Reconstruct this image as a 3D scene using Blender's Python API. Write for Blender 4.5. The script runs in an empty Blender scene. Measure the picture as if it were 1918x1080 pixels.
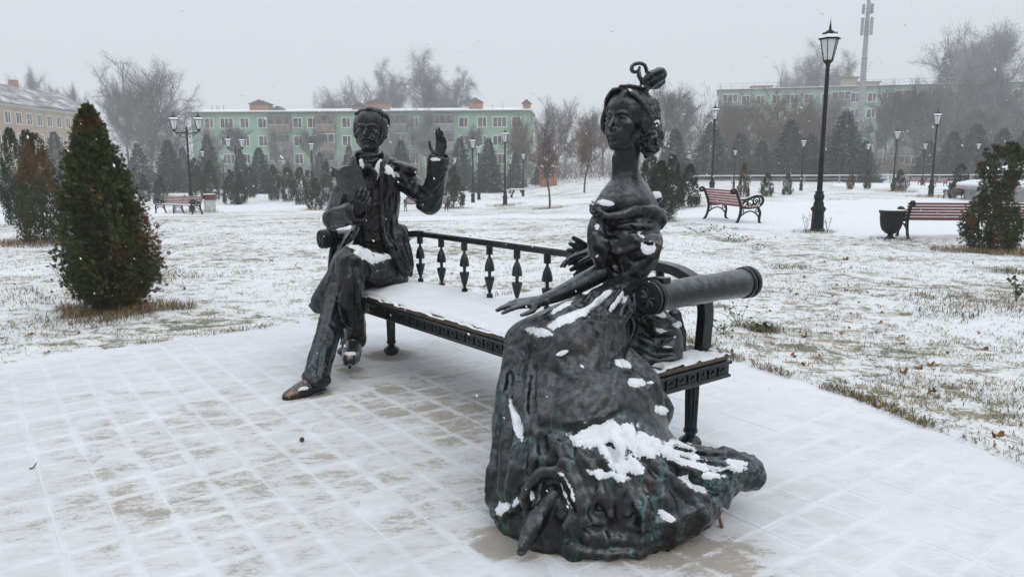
import bpy, bmesh, math, random
import numpy as np
from mathutils import Vector, Matrix, Euler

SC = bpy.context.scene
COL = SC.collection
random.seed(7)
RNG = np.random.default_rng(7)

# ------------------------------------------------------------------ camera, world, sun, exposure
CAM_H, FPX, PITCH, CX, CY = 1.4, 1400.0, 0.163, 959.0, 540.0
cam_data = bpy.data.cameras.new("camera")
cam_data.sensor_width = 36.0
cam_data.lens = FPX / 1918.0 * 36.0
cam_data.clip_start, cam_data.clip_end = 0.05, 2000.0
cam = bpy.data.objects.new("camera", cam_data)
cam.location = (0, 0, CAM_H)
cam.rotation_euler = (math.pi / 2 - PITCH, 0, 0)
COL.objects.link(cam)
SC.camera = cam

world = bpy.data.worlds.new("World")
SC.world = world
world.use_nodes = True
wn, wl = world.node_tree.nodes, world.node_tree.links
wn.clear()
w_out = wn.new("ShaderNodeOutputWorld")
w_bg = wn.new("ShaderNodeBackground")
w_sky = wn.new("ShaderNodeTexSky")
w_sky.sky_type = 'NISHITA'
w_sky.sun_disc = False
w_sky.sun_elevation = math.radians(38)
w_sky.sun_rotation = math.radians(150)
w_sky.air_density, w_sky.dust_density, w_sky.ozone_density = 1.0, 6.0, 1.0
# an even layer of snow cloud hides nearly all of the clear sky
w_mix = wn.new("ShaderNodeMix")
w_mix.data_type = 'RGBA'
w_mix.inputs[0].default_value = 0.94
w_mix.inputs[7].default_value = (6.35, 6.72, 7.15, 1)
wl.new(w_sky.outputs[0], w_mix.inputs[6])
# overcast sky: the zenith is brighter than the horizon
w_tc = wn.new("ShaderNodeTexCoord")
w_sep = wn.new("ShaderNodeSeparateXYZ")
wl.new(w_tc.outputs['Generated'], w_sep.inputs[0])
w_gr = wn.new("ShaderNodeMapRange")
w_gr.inputs[1].default_value, w_gr.inputs[2].default_value = 0.0, 1.0
w_gr.inputs[3].default_value, w_gr.inputs[4].default_value = 0.93, 1.95
wl.new(w_sep.outputs[2], w_gr.inputs[0])
w_sc = wn.new("ShaderNodeVectorMath")
w_sc.operation = 'SCALE'
wl.new(w_mix.outputs[2], w_sc.inputs[0])
wl.new(w_gr.outputs[0], w_sc.inputs['Scale'])
wl.new(w_sc.outputs[0], w_bg.inputs[0])
w_bg.inputs[1].default_value = 0.10
wl.new(w_bg.outputs[0], w_out.inputs[0])

sun_data = bpy.data.lights.new("sun", 'SUN')
sun_data.energy = 0.5
sun_data.angle = math.radians(50)
sun_data.color = (1.0, 0.97, 0.93)
sun = bpy.data.objects.new("sun", sun_data)
_el, _az = math.radians(52), math.radians(150)
_dir = Vector((math.sin(_az) * math.cos(_el), math.cos(_az) * math.cos(_el), math.sin(_el)))
sun.rotation_euler = _dir.to_track_quat('Z', 'Y').to_euler()
sun.location = (0, 0, 60)
COL.objects.link(sun)
SC.view_settings.view_transform = 'Standard'
SC.view_settings.look = 'None'
SC.view_settings.exposure = 0.0
SC.view_settings.gamma = 1.0
SC.view_settings.use_curve_mapping = False
SC.cycles.volume_bounces = 3
SC.cycles.max_bounces = 6
SC.cycles.transparent_max_bounces = 12
SC.cycles.use_denoising = True

# ------------------------------------------------------------------ survey helpers
_c, _s = math.cos(PITCH), math.sin(PITCH)
def at(x, y, Y):
    """the place seen at (x, y) of the photograph at the forward distance Y"""
    u, v = (x - CX) / FPX, (CY - y) / FPX
    dy, dz = _c + v * _s, -_s + v * _c
    t = Y / dy
    return np.array([u * t, Y, CAM_H + dz * t])
def px(P):
    P = np.asarray(P, float)
    z = P[..., 2] - CAM_H
    d = P[..., 1] * _c - z * _s
    u = P[..., 1] * _s + z * _c
    return np.stack([CX + FPX * P[..., 0] / d, CY - FPX * u / d], -1)
def mpp(Y): return Y * 1.0 / FPX
def smooth(a, b, x):
    t = np.clip((x - a) / (b - a), 0, 1)
    return t * t * (3 - 2 * t)
def terrain(x, y):
    """the lawn falls gently away to the far left"""
    return -0.95 * smooth(13, 44, y) * smooth(9, -2, x)
def ground(x, y):
    """place on the ground seen at (x, y)"""
    lo, hi = 1.0, 400.0
    for _ in range(50):
        m = 0.5 * (lo + hi)
        p = at(x, y, m)
        if p[2] > terrain(p[0], p[1]): lo = m
        else: hi = m
    p = at(x, y, lo)
    p[2] = terrain(p[0], p[1])
    return p

# ------------------------------------------------------------------ objects
def tag(o, label=None, cat=None, group=None, kind=None):
    if label: o['label'] = label
    if cat: o['category'] = cat
    if group: o['group'] = group
    if kind: o['kind'] = kind
    return o
def empty(name, loc=(0, 0, 0), rz=0.0, label=None, cat=None, group=None):
    o = bpy.data.objects.new(name, None)
    o.location = loc
    o.rotation_euler = (0, 0, rz)
    o.empty_display_size = 0.1
    COL.objects.link(o)
    return tag(o, label, cat, group)
def link(name, me, mat=None, parent=None, loc=None, world=False):
    o = bpy.data.objects.new(name, me)
    COL.objects.link(o)
    if mat is not None:
        mats = mat if isinstance(mat, (list, tuple)) else [mat]
        if len(me.materials) == 0:
            for m in mats: me.materials.append(m)
    if parent is not None:
        o.parent = parent
        if world:   # the mesh holds world coordinates: cancel the parents' placement
            o.matrix_parent_inverse = full_matrix(parent).inverted()
    if loc is not None: o.location = loc
    return o
def full_matrix(o):
    m = o.matrix_parent_inverse @ Matrix.LocRotScale(o.location, o.rotation_euler, o.scale)
    return full_matrix(o.parent) @ m if o.parent else m
def copy_tree(o, parent=None):
    c = o.copy()
    COL.objects.link(c)
    c.parent = parent
    for ch in list(o.children): copy_tree(ch, c)
    return c

def mesh_np(name, V, F, smooth_=True, mat_idx=None, uv=None):
    """mesh from arrays; F is (n,4) or (n,3)"""
    V = np.ascontiguousarray(V, np.float32)
    F = np.ascontiguousarray(F, np.int32)
    k = F.shape[1]
    me = bpy.data.meshes.new(name)
    me.vertices.add(len(V)); me.vertices.foreach_set('co', V.ravel())
    me.loops.add(F.size); me.loops.foreach_set('vertex_index', F.ravel())
    me.polygons.add(len(F))
    me.polygons.foreach_set('loop_start', np.arange(0, F.size, k, dtype=np.int32))
    me.polygons.foreach_set('loop_total', np.full(len(F), k, np.int32))
    me.polygons.foreach_set('use_smooth', np.full(len(F), smooth_, bool))
    if mat_idx is not None: me.polygons.foreach_set('material_index', np.asarray(mat_idx, np.int32))
    if uv is not None:
        l = me.uv_layers.new(name='UVMap')
        l.data.foreach_set('uv', np.asarray(uv, np.float32)[F.ravel()].ravel())
    me.update(calc_edges=True)
    return me

class MB:
    """collects boxes, bars, tubes, lathes into one mesh"""
    def __init__(s): s.v, s.f, s.n, s.m = [], [], 0, []
    def add(s, V, F, m=0):
        s.v.append(np.asarray(V, float).reshape(-1, 3))
        for f in F:
            s.f.append([i + s.n for i in f]); s.m.append(m)
        s.n += len(s.v[-1])
        return s
    def box(s, lo, hi, m=0, M=None, bev=0.0):
        lo, hi = np.array(lo, float), np.array(hi, float)
        if bev > 0:
            b = bev
            V = []
            for ax in range(3):
                pass
            xs = [(lo[0], hi[0]), (lo[1], hi[1]), (lo[2], hi[2])]
            idx = {}
            for sx in (0, 1):
                for sy in (0, 1):
                    for sz in (0, 1):
                        c = np.array([xs[0][sx], xs[1][sy], xs[2][sz]])
                        inn = np.array([1 - 2 * sx, 1 - 2 * sy, 1 - 2 * sz]) * b
                        for ax in range(3):
                            p = c + inn
                            p[ax] = c[ax]
                            idx[(sx, sy, sz, ax)] = len(V); V.append(p)
            F = []
            for ax in range(3):
                o = [a for a in range(3) if a != ax]
                for sd in (0, 1):
                    q = []
                    for (i, j) in ((0, 0), (1, 0), (1, 1), (0, 1)):
                        k = [0, 0, 0]; k[ax] = sd; k[o[0]] = i; k[o[1]] = j
                        q.append(idx[(*k, ax)])
                    F.append(q)
            for ax in range(3):      # edges along ax
                o = [a for a in range(3) if a != ax]
                for i in (0, 1):
                    for j in (0, 1):
                        k0 = [0, 0, 0]; k0[o[0]] = i; k0[o[1]] = j
                        k1 = list(k0); k1[ax] = 1
                        F.append([idx[(*k0, o[0])], idx[(*k1, o[0])], idx[(*k1, o[1])], idx[(*k0, o[1])]])
            for sx in (0, 1):
                for sy in (0, 1):
                    for sz in (0, 1):
                        F.append([idx[(sx, sy, sz, a)] for a in range(3)])
        else:
            V = [(x, y, z) for x in (lo[0], hi[0]) for y in (lo[1], hi[1]) for z in (lo[2], hi[2])]
            F = [(0, 1, 3, 2), (4, 6, 7, 5), (0, 4, 5, 1), (2, 3, 7, 6), (0, 2, 6, 4), (1, 5, 7, 3)]
        V = np.array(V, float)
        if M is not None: V = V @ np.array(M)[:3, :3].T + np.array(M)[:3, 3]
        return s.add(V, F, m)
    def bar(s, a, b, w, h=None, up=(0, 0, 1), m=0):
        """straight bar with rectangular section"""
        a, b = np.array(a, float), np.array(b, float)
        h = w if h is None else h
        t = b - a; t = t / np.linalg.norm(t)
        r = np.cross(t, up)
        if np.linalg.norm(r) < 1e-4: r = np.cross(t, (0, 1, 0))
        r /= np.linalg.norm(r); u = np.cross(r, t)
        V = [p + r * sx * w / 2 + u * sy * h / 2 for p in (a, b) for (sx, sy) in ((-1, -1), (1, -1), (1, 1), (-1, 1))]
        return s.add(V, [(0, 3, 2, 1), (4, 5, 6, 7), (0, 1, 5, 4), (1, 2, 6, 5), (2, 3, 7, 6), (3, 0, 4, 7)], m)
    def tube(s, pts, rads, n=8, m=0, cap=True, flat=None):
        pts = np.array(pts, float)
        rads = np.broadcast_to(np.asarray(rads, float), (len(pts),))
        T = np.gradient(pts, axis=0)
        T /= np.linalg.norm(T, axis=1)[:, None] + 1e-12
        ref = np.array([0, 0, 1.0]) if abs(T[0][2]) < .9 else np.array([1.0, 0, 0])
        V = []
        r = np.cross(T[0], ref); r /= np.linalg.norm(r)
        for i in range(len(pts)):
            r = r - T[i] * (r @ T[i]); r /= np.linalg.norm(r) + 1e-12
            u = np.cross(T[i], r)
            for k in range(n):
                a = 2 * math.pi * k / n
                q = (r * math.cos(a) + u * math.sin(a)) * rads[i]
                if flat is not None: q = q - np.array(flat[0]) * (q @ np.array(flat[0])) * (1 - flat[1])
                V.append(pts[i] + q)
        F = []
        for i in range(len(pts) - 1):
            for k in range(n):
                a, b = i * n + k, i * n + (k + 1) % n
                F.append((a, b, b + n, a + n))
        if cap:
            F.append(tuple(range(n - 1, -1, -1)))
            F.append(tuple((len(pts) - 1) * n + k for k in range(n)))
        return s.add(V, F, m)
    def lathe(s, prof, n=16, o=(0, 0, 0), m=0, axis=None, flute=0.0, rot=0.0):
        """profile [(r, z)...] turned about z (or axis matrix)"""
        V, F = [], []
        for (r, z) in prof:
            for k in range(n):
                a = 2 * math.pi * k / n + rot
                rr = r * (1 - flute * (k % 2))
                V.append((rr * math.cos(a), rr * math.sin(a), z))
        V = np.array(V)
        if axis is not None: V = V @ np.array(axis).T
        V = V + np.array(o)
        L = len(prof)
        for i in range(L - 1):
            for k in range(n):
                a, b = i * n + k, i * n + (k + 1) % n
                F.append((a, b, b + n, a + n))
        F.append(tuple(range(n - 1, -1, -1)))
        F.append(tuple((L - 1) * n + k for k in range(n)))
        return s.add(V, F, m)
    def prism(s, poly, a, u, w, depth, m=0):
        """flat outline poly [(p,q)] in the plane a + p*u + q*w, given thickness along u x w"""
        a, u, w = (np.array(t, float) for t in (a, u, w))
        nrm = np.cross(u, w); nrm /= np.linalg.norm(nrm)
        n = len(poly)
        V = [a + p * u + q * w + nrm * d for d in (-depth / 2, depth / 2) for (p, q) in poly]
        F = [tuple(range(n - 1, -1, -1)), tuple(range(n, 2 * n))]
        F += [(i, (i + 1) % n, n + (i + 1) % n, n + i) for i in range(n)]
        return s.add(V, F, m)
    def mesh(s, name, smooth_=False, M=None):
        me = bpy.data.meshes.new(name)
        V = np.concatenate(s.v)
        if M is not None: V = V @ np.array(M)[:3, :3].T + np.array(M)[:3, 3]
        me.from_pydata(V.tolist(), [], s.f)
        me.polygons.foreach_set('material_index', np.array(s.m, np.int32))
        if smooth_: me.polygons.foreach_set('use_smooth', np.ones(len(s.f), bool))
        me.update()
        return me
    def build(s, name, mat, parent=None, smooth_=False, world=False, angle=None, M=None):
        me = s.mesh(name, smooth_ or angle is not None, M)
        if angle is not None:
            try: me.set_sharp_from_angle(angle=math.radians(angle))
            except Exception: pass
        return link(name, me, mat, parent, world=world)

# ------------------------------------------------------------------ materials
def new_mat(name):
    m = bpy.data.materials.new(name)
    m.use_nodes = True
    nt = m.node_tree
    for n in list(nt.nodes):
        if n.type != 'OUTPUT_MATERIAL' and n.type != 'BSDF_PRINCIPLED': nt.nodes.remove(n)
    b = nt.nodes.get('Principled BSDF')
    return m, nt, b
class N:
    """short node building"""
    def __init__(s, nt): s.nt = nt
    def n(s, t, **kw):
        o = s.nt.nodes.new(t)
        for k, v in kw.items(): setattr(o, k, v)
        return o
    def l(s, a, b): s.nt.links.new(a, b); return s
    def sock(s, v, inp):
        if hasattr(v, 'is_linked') or isinstance(v, bpy.types.NodeSocket): s.nt.links.new(v, inp)
        else: inp.default_value = v
    def noise(s, scale, detail=3, rough=.55, vec=None, dist=0.0):
        o = s.n('ShaderNodeTexNoise'); o.inputs['Scale'].default_value = scale
        o.inputs['Detail'].default_value = detail; o.inputs['Roughness'].default_value = rough
        o.inputs['Distortion'].default_value = dist
        if vec is not None: s.l(vec, o.inputs['Vector'])
        return o.outputs['Fac']
    def ramp(s, fac, a, b, lo=0.0, hi=1.0):
        o = s.n('ShaderNodeMapRange'); o.interpolation_type = 'SMOOTHSTEP'
        s.sock(fac, o.inputs[0]); o.inputs[1].default_value = a; o.inputs[2].default_value = b
        o.inputs[3].default_value = lo; o.inputs[4].default_value = hi
        return o.outputs[0]
    def math(s, op, a, b=0.0, clamp=False):
        o = s.n('ShaderNodeMath', operation=op, use_clamp=clamp)
        s.sock(a, o.inputs[0]); s.sock(b, o.inputs[1])
        return o.outputs[0]
    def mix(s, f, a, b):
        o = s.n('ShaderNodeMix', data_type='RGBA')
        s.sock(f, o.inputs[0])
        for v, i in ((a, 6), (b, 7)):
            if isinstance(v, (tuple, list)): o.inputs[i].default_value = (*v[:3], 1)
            else: s.l(v, o.inputs[i])
        return o.outputs[2]
    def bump(s, h, strength=.3, dist=.01, nrm=None):
        o = s.n('ShaderNodeBump'); o.inputs['Strength'].default_value = strength
        o.inputs['Distance'].default_value = dist
        s.l(h, o.inputs['Height'])
        if nrm is not None: s.l(nrm, o.inputs['Normal'])
        return o.outputs[0]
    def coord(s, which='Object'): return s.n('ShaderNodeTexCoord').outputs[which]
    def pos(s): return s.n('ShaderNodeNewGeometry').outputs['Position']
    def map(s, vec, scale=(1, 1, 1), rot=(0, 0, 0)):
        o = s.n('ShaderNodeMapping'); o.inputs['Scale'].default_value = scale
        o.inputs['Rotation'].default_value = rot
        s.l(vec, o.inputs[0]); return o.outputs[0]
def simple(name, col, rough=.6, metal=0.0, var=.25, scale=8.0, bump=0.0, bscale=60.0, spec=.5):
    """a plain surface with a little uneven tone and grain"""
    m, nt, b = new_mat(name)
    g = N(nt)
    v = g.coord('Object')
    f = g.noise(scale, 4, .6, v)
    c0 = tuple(max(0, c * (1 - var)) for c in col); c1 = tuple(min(1, c * (1 + var)) for c in col)
    g.l(g.mix(g.ramp(f, .3, .7), c0, c1), b.inputs['Base Color'])
    b.inputs['Roughness'].default_value = rough
    b.inputs['Metallic'].default_value = metal
    b.inputs['Specular IOR Level'].default_value = spec
    if bump > 0:
        g.l(g.bump(g.noise(bscale, 3, .6, v), bump, .005), b.inputs['Normal'])
    return m
# ------------------------------------------------------------------ clay: signed distance sculpting
def _crs(p, m=4):
    """smooth curve through the points"""
    p = np.asarray(p, float)
    if len(p) < 3: 
        return np.array([p[0] + (p[-1] - p[0]) * t for t in np.linspace(0, 1, m + 1)]) if len(p) == 2 else p
    q = np.vstack([2 * p[0] - p[1], p, 2 * p[-1] - p[-2]])
    out = []
    for i in range(1, len(q) - 2):
        for t in np.arange(m) / m:
            a, b, c, d = q[i - 1], q[i], q[i + 1], q[i + 2]
            out.append(.5 * ((2 * b) + (c - a) * t + (2 * a - 5 * b + 4 * c - d) * t * t + (3 * b - a - 3 * c + d) * t ** 3))
    out.append(p[-1])
    return np.array(out)
def _lattice(shape, cells, rng):
    """smooth random field by trilinear upsampling with smoothed weights"""
    g = rng.standard_normal([c + 2 for c in cells]).astype(np.float32)
    for ax in range(3):
        n = shape[ax]
        x = np.linspace(0, cells[ax], n, dtype=np.float32)
        i = np.minimum(x.astype(int), cells[ax]); f = x - i; f = f * f * (3 - 2 * f)
        sh = [1, 1, 1]; sh[ax] = n
        f = f.reshape(sh)
        g = np.take(g, i, ax) * (1 - f) + np.take(g, i + 1, ax) * f
    return g
class Clay:
    def __init__(s, lo, hi, h):
        s.lo = np.array(lo, float); s.h = h
        s.n = np.ceil((np.array(hi) - s.lo) / h).astype(int) + 1
        s.d = np.full(s.n, 1.0, np.float32)
        s.O, s.R, s.S = np.zeros(3), np.eye(3), 1.0
    def frame(s, O=(0, 0, 0), R=None, S=1.0):
        s.O, s.R, s.S = np.array(O, float), np.eye(3) if R is None else np.array(R, float), S
        return s
    def W(s, p): return s.O + (np.asarray(p, float) * s.S) @ s.R.T
    def _sub(s, lo, hi):
        a = np.clip(np.floor((lo - s.lo) / s.h).astype(int), 0, s.n)
        b = np.clip(np.ceil((hi - s.lo) / s.h).astype(int) + 1, 0, s.n)
        if np.any(b - a < 1): return None
        ax = [(s.lo[i] + s.h * np.arange(a[i], b[i])).astype(np.float32) for i in range(3)]
        return tuple(slice(a[i], b[i]) for i in range(3)), ax[0][:, None, None], ax[1][None, :, None], ax[2][None, None, :]
    def _merge(s, sl, d, k, op):
        c = s.d[sl]
        if op == 'add':
            if k <= 0: s.d[sl] = np.minimum(c, d); return
            t = np.clip(.5 + .5 * (c - d) / k, 0, 1)
            s.d[sl] = d * t + c * (1 - t) - k * t * (1 - t)
        else:
            if k <= 0: s.d[sl] = np.maximum(c, -d); return
            t = np.clip(.5 - .5 * (c + d) / k, 0, 1)
            s.d[sl] = c * (1 - t) - d * t + k * t * (1 - t)
    def tube(s, pts, rads, k=.01, op='add', flat=None, m=4, raw=False):
        pts = np.asarray(pts, float)
        if not raw: pts = s.W(pts); sc = s.S; k = k * s.S
        else: sc = 1.0
        rads = np.broadcast_to(np.asarray(rads, float) * sc, (len(pts),)).copy()
        q = _crs(np.hstack([pts, rads[:, None]]), m) if (m > 1 and len(pts) > 2) else np.hstack([pts, rads[:, None]])
        P, r = q[:, :3], np.maximum(q[:, 3], 1e-4)
        if flat is not None:
            fn = np.asarray(flat[0], float)
            if not raw: fn = s.R @ fn
            fn = fn / np.linalg.norm(fn); ff = flat[1]
        mg = max(k, .02) + 3 * s.h
        R = r.max() + mg
        g = s._sub(P.min(0) - R, P.max(0) + R)
        if g is None: return s
        sl, X, Y, Z = g
        shp = (X.shape[0], Y.shape[1], Z.shape[2])
        D = np.full(shp, 1.0, np.float32)
        base = np.array([s.lo[i] + s.h * sl[i].start for i in range(3)])
        for i in range(len(P) - 1):
            a, b, ra, rb = P[i], P[i + 1], r[i], r[i + 1]
            rr = max(ra, rb) + mg
            lo = np.clip(np.floor((np.minimum(a, b) - rr - base) / s.h).astype(int), 0, shp)
            hi = np.clip(np.ceil((np.maximum(a, b) + rr - base) / s.h).astype(int) + 1, 0, shp)
            if np.any(hi - lo < 1): continue
            ss = tuple(slice(lo[j], hi[j]) for j in range(3))
            x, y, z = X[ss[0]] - np.float32(a[0]), Y[:, ss[1]] - np.float32(a[1]), Z[:, :, ss[2]] - np.float32(a[2])
            ab = (b - a).astype(np.float32)
            L2 = float(ab @ ab) + 1e-12
            t = np.clip((x * ab[0] + y * ab[1] + z * ab[2]) / L2, 0, 1)
            dx, dy, dz = x - t * ab[0], y - t * ab[1], z - t * ab[2]
            if flat is None:
                d = np.sqrt(dx * dx + dy * dy + dz * dz) - (ra + (rb - ra) * t)
            else:
                fp = fn - ab * float(fn @ ab) / L2          # flattened across the run of the piece
                fp = fp / (np.linalg.norm(fp) + 1e-9)
                w = dx * np.float32(fp[0]) + dy * np.float32(fp[1]) + dz * np.float32(fp[2])
                w2 = w * w * (1 / ff ** 2 - 1)
                rad = (ra + (rb - ra) * t)
                ln = np.sqrt(dx * dx + dy * dy + dz * dz + w2)
                nat = np.sqrt(dx * dx + dy * dy + dz * dz) + 1e-6
                d = (ln - rad) * nat / np.maximum(ln, 1e-6)
            np.minimum(D[ss], d, out=D[ss])
        s._merge(sl, D, k, op)
        return s
    def ell(s, c, r, k=.01, op='add', rot=None):
        c = s.W(c); r = np.asarray(r, float) * np.ones(3) * s.S; k = k * s.S
        R = s.R if rot is None else s.R @ np.array(rot)
        mg = max(k, .02) + 3 * s.h
        ext = np.sqrt(((R * r) ** 2).sum(1)) + mg
        g = s._sub(c - ext, c + ext)
        if g is None: return s
        sl, X, Y, Z = g
        x, y, z = X - np.float32(c[0]), Y - np.float32(c[1]), Z - np.float32(c[2])
        q = [(x * np.float32(R[0, i]) + y * np.float32(R[1, i]) + z * np.float32(R[2, i])) for i in range(3)]
        k0 = np.sqrt(sum((q[i] / np.float32(r[i])) ** 2 for i in range(3)))
        k1 = np.sqrt(sum((q[i] / np.float32(r[i] ** 2)) ** 2 for i in range(3))) + 1e-6
        s._merge(sl, k0 * (k0 - 1) / k1, k, op)
        return s
    def slab(s, c, half, k=.01, op='add', rot=None, rnd=.003):
        c = s.W(c); half = np.asarray(half, float) * s.S
        R = s.R if rot is None else s.R @ np.array(rot)
        mg = max(k, .02) + 3 * s.h
        ext = (np.abs(R) * half).sum(1) + mg
        g = s._sub(c - ext, c + ext)
        if g is None: return s
        sl, X, Y, Z = g
        x, y, z = X - np.float32(c[0]), Y - np.float32(c[1]), Z - np.float32(c[2])
        q = [np.abs(x * np.float32(R[0, i]) + y * np.float32(R[1, i]) + z * np.float32(R[2, i])) - np.float32(half[i] - rnd) for i in range(3)]
        d = np.sqrt(sum(np.maximum(t, 0) ** 2 for t in q)) + np.minimum(np.maximum(np.maximum(q[0], q[1]), q[2]), 0) - rnd
        s._merge(sl, d.astype(np.float32), k, op)
        return s
    def cut_half(s, p, n, k=.005):
        """remove everything on the side the normal points to"""
        k = k * s.S; p = s.W(p); n = s.R @ np.asarray(n, float); n = n / np.linalg.norm(n)
        g = s._sub(s.lo, s.lo + s.h * s.n)
        sl, X, Y, Z = g
        d = -((X - p[0]) * n[0] + (Y - p[1]) * n[1] + (Z - p[2]) * n[2])
        s._merge(sl, d.astype(np.float32), k, 'cut')
        return s
    def rough(s, amp, size, seed=1, zlo=None, zhi=None):
        rng = np.random.default_rng(seed)
        cells = np.maximum((np.array(s.n) * s.h / size).astype(int), 2)
        f = _lattice(tuple(s.n), cells, rng) * np.float32(amp)
        if zlo is not None:
            z = (s.lo[2] + s.h * np.arange(s.n[2]))
            f = f * smooth(zhi, zlo, z).astype(np.float32)[None, None, :]
        near = np.abs(s.d) < .5
        s.d = np.where(near, s.d + f, s.d)
        return s
    def folds(s, amp, size, seed=1, zlo=None, zhi=None, warp=1.0):
        """crumpled cloth: ridged noise stretched along the fall of the folds"""
        rng = np.random.default_rng(seed)
        L = np.array(s.n) * s.h
        f = _lattice(tuple(s.n), np.maximum((L / np.array(size)).astype(int), 2), rng)
        f = 1 - 2 * np.minimum(np.abs(f) * .9, 1)
        f = f * np.float32(amp)
        if zlo is not None:
            z = (s.lo[2] + s.h * np.arange(s.n[2]))
            f = f * smooth(zhi, zlo, z).astype(np.float32)[None, None, :]
        s.d = np.where(np.abs(s.d) < .5, s.d - f, s.d)
        return s
    def hit(s, x, y, default=None, nudge=0.0):
        """where the line of sight through (x, y) first meets the clay"""
        o = np.array([0, 0, CAM_H]); d = at(x, y, 1.0) - o
        d = d / np.linalg.norm(d)
        t = np.arange(0.3, 9.0, s.h * .6)
        P = o + t[:, None] * d
        I = np.round((P - s.lo) / s.h).astype(int)
        ok = np.all((I >= 0) & (I < s.n), 1)
        v = np.ones(len(t), np.float32)
        v[ok] = s.d[I[ok, 0], I[ok, 1], I[ok, 2]]
        w = np.where(v < 0)[0]
        if len(w) == 0: return default
        return o + (t[w[0]] + nudge) * d
    def stroke(s, line, r, k=.012, op='add', sink=.4, m=3):
        """lay a roll of clay (or cut a groove) along a line drawn over the form; r in metres"""
        pts, rr = [], []
        n = len(line)
        rs = np.interp(np.linspace(0, 1, n), np.linspace(0, 1, len(np.atleast_1d(r))), np.atleast_1d(r))
        L = _crs(np.hstack([np.array(line, float)[:, :2], rs[:, None]]), m) if n > 2 else np.hstack([np.linspace(line[0][:2], line[-1][:2], 5), np.linspace(rs[0], rs[-1], 5)[:, None]])
        last = None
        for (x, y, q) in L:
            h = s.hit(x, y)
            if h is None: continue
            if last is not None and np.linalg.norm(h - last) > .12: continue
            d = h - np.array([0, 0, CAM_H]); d /= np.linalg.norm(d)
            pts.append(h + d * q * sink); rr.append(q); last = h
        if len(pts) > 1: s.tube(pts, rr, k, op, m=1, raw=True)
        return s
    def nets(s):
        d = s.d
        ins = d < 0
        c = [ins[i:ins.shape[0] - 1 + i, j:ins.shape[1] - 1 + j, k:ins.shape[2] - 1 + k] for i in (0, 1) for j in (0, 1) for k in (0, 1)]
        cnt = sum(a.astype(np.int8) for a in c)
        act = (cnt > 0) & (cnt < 8)
        I = np.argwhere(act)
        idx = np.full(act.shape, -1, np.int32)
        idx[act] = np.arange(len(I))
        vals = np.stack([d[I[:, 0] + i, I[:, 1] + j, I[:, 2] + k] for i in (0, 1) for j in (0, 1) for k in (0, 1)], 1)
        off = np.array([(i, j, k) for i in (0, 1) for j in (0, 1) for k in (0, 1)], float)
        E = [(0, 1), (2, 3), (4, 5), (6, 7), (0, 2), (1, 3), (4, 6), (5, 7), (0, 4), (1, 5), (2, 6), (3, 7)]
        acc = np.zeros((len(I), 3)); n = np.zeros(len(I))
        for a, b in E:
            va, vb = vals[:, a], vals[:, b]
            m = (va < 0) != (vb < 0)
            t = np.where(m, va / np.where(m, va - vb, 1), 0)
            p = off[a] + t[:, None] * (off[b] - off[a])
            acc += p * m[:, None]; n += m
        V = s.lo + s.h * (I + acc / n[:, None])
        Q = []
        for ax in range(3):
            o = [a for a in range(3) if a != ax]
            sl0 = [slice(1, -1)] * 3; sl1 = [slice(1, -1)] * 3
            sl0[ax] = slice(0, -1); sl1[ax] = slice(1, None)
            A, B = ins[tuple(sl0)], ins[tuple(sl1)]
            for sign in (0, 1):
                m = (A & ~B) if sign == 0 else (~A & B)
                J = np.argwhere(m)
                if len(J) == 0: continue
                base = J.copy(); base[:, o[0]] += 1; base[:, o[1]] += 1
                q = []
                for (i, j) in ((0, 0), (1, 0), (1, 1), (0, 1)):
                    t = base.copy(); t[:, o[0]] -= 1 - i; t[:, o[1]] -= 1 - j
                    q.append(idx[t[:, 0], t[:, 1], t[:, 2]])
                q = np.stack(q, 1)
                flip = (sign == 1) ^ (ax == 1)
                Q.append(q[:, ::-1] if flip else q)
        Q = np.concatenate(Q)
        Q = Q[(Q >= 0).all(1)]
        return V, Q
    def build(s, name, mat, parent):
        V, Q = s.nets()
        me = mesh_np(name, V, Q)
        o = link(name, me, mat, parent, world=True)
        return o, V, Q
def vnormals(V, Q):
    n = np.zeros_like(V)
    a = np.cross(V[Q[:, 2]] - V[Q[:, 0]], V[Q[:, 3]] - V[Q[:, 1]])
    for i in range(4): 
        for j in range(3): n[:, j] += np.bincount(Q[:, i], a[:, j], len(V))
    return n / (np.linalg.norm(n, axis=1)[:, None] + 1e-12)
def vnoise(P, scale, seed=0):
    """value noise at points"""
    rng = np.random.default_rng(seed)
    T = rng.random(4096).astype(np.float32)
    q = P * scale
    i = np.floor(q).astype(np.int64); f = q - i; f = f * f * (3 - 2 * f)
    out = 0
    for a in (0, 1):
        for b in (0, 1):
            for c in (0, 1):
                h = ((i[:, 0] + a) * 73856093 ^ (i[:, 1] + b) * 19349663 ^ (i[:, 2] + c) * 83492791) & 4095
                w = (f[:, 0] if a else 1 - f[:, 0]) * (f[:, 1] if b else 1 - f[:, 1]) * (f[:, 2] if c else 1 - f[:, 2])
                out = out + w * T[h]
    return out
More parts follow.
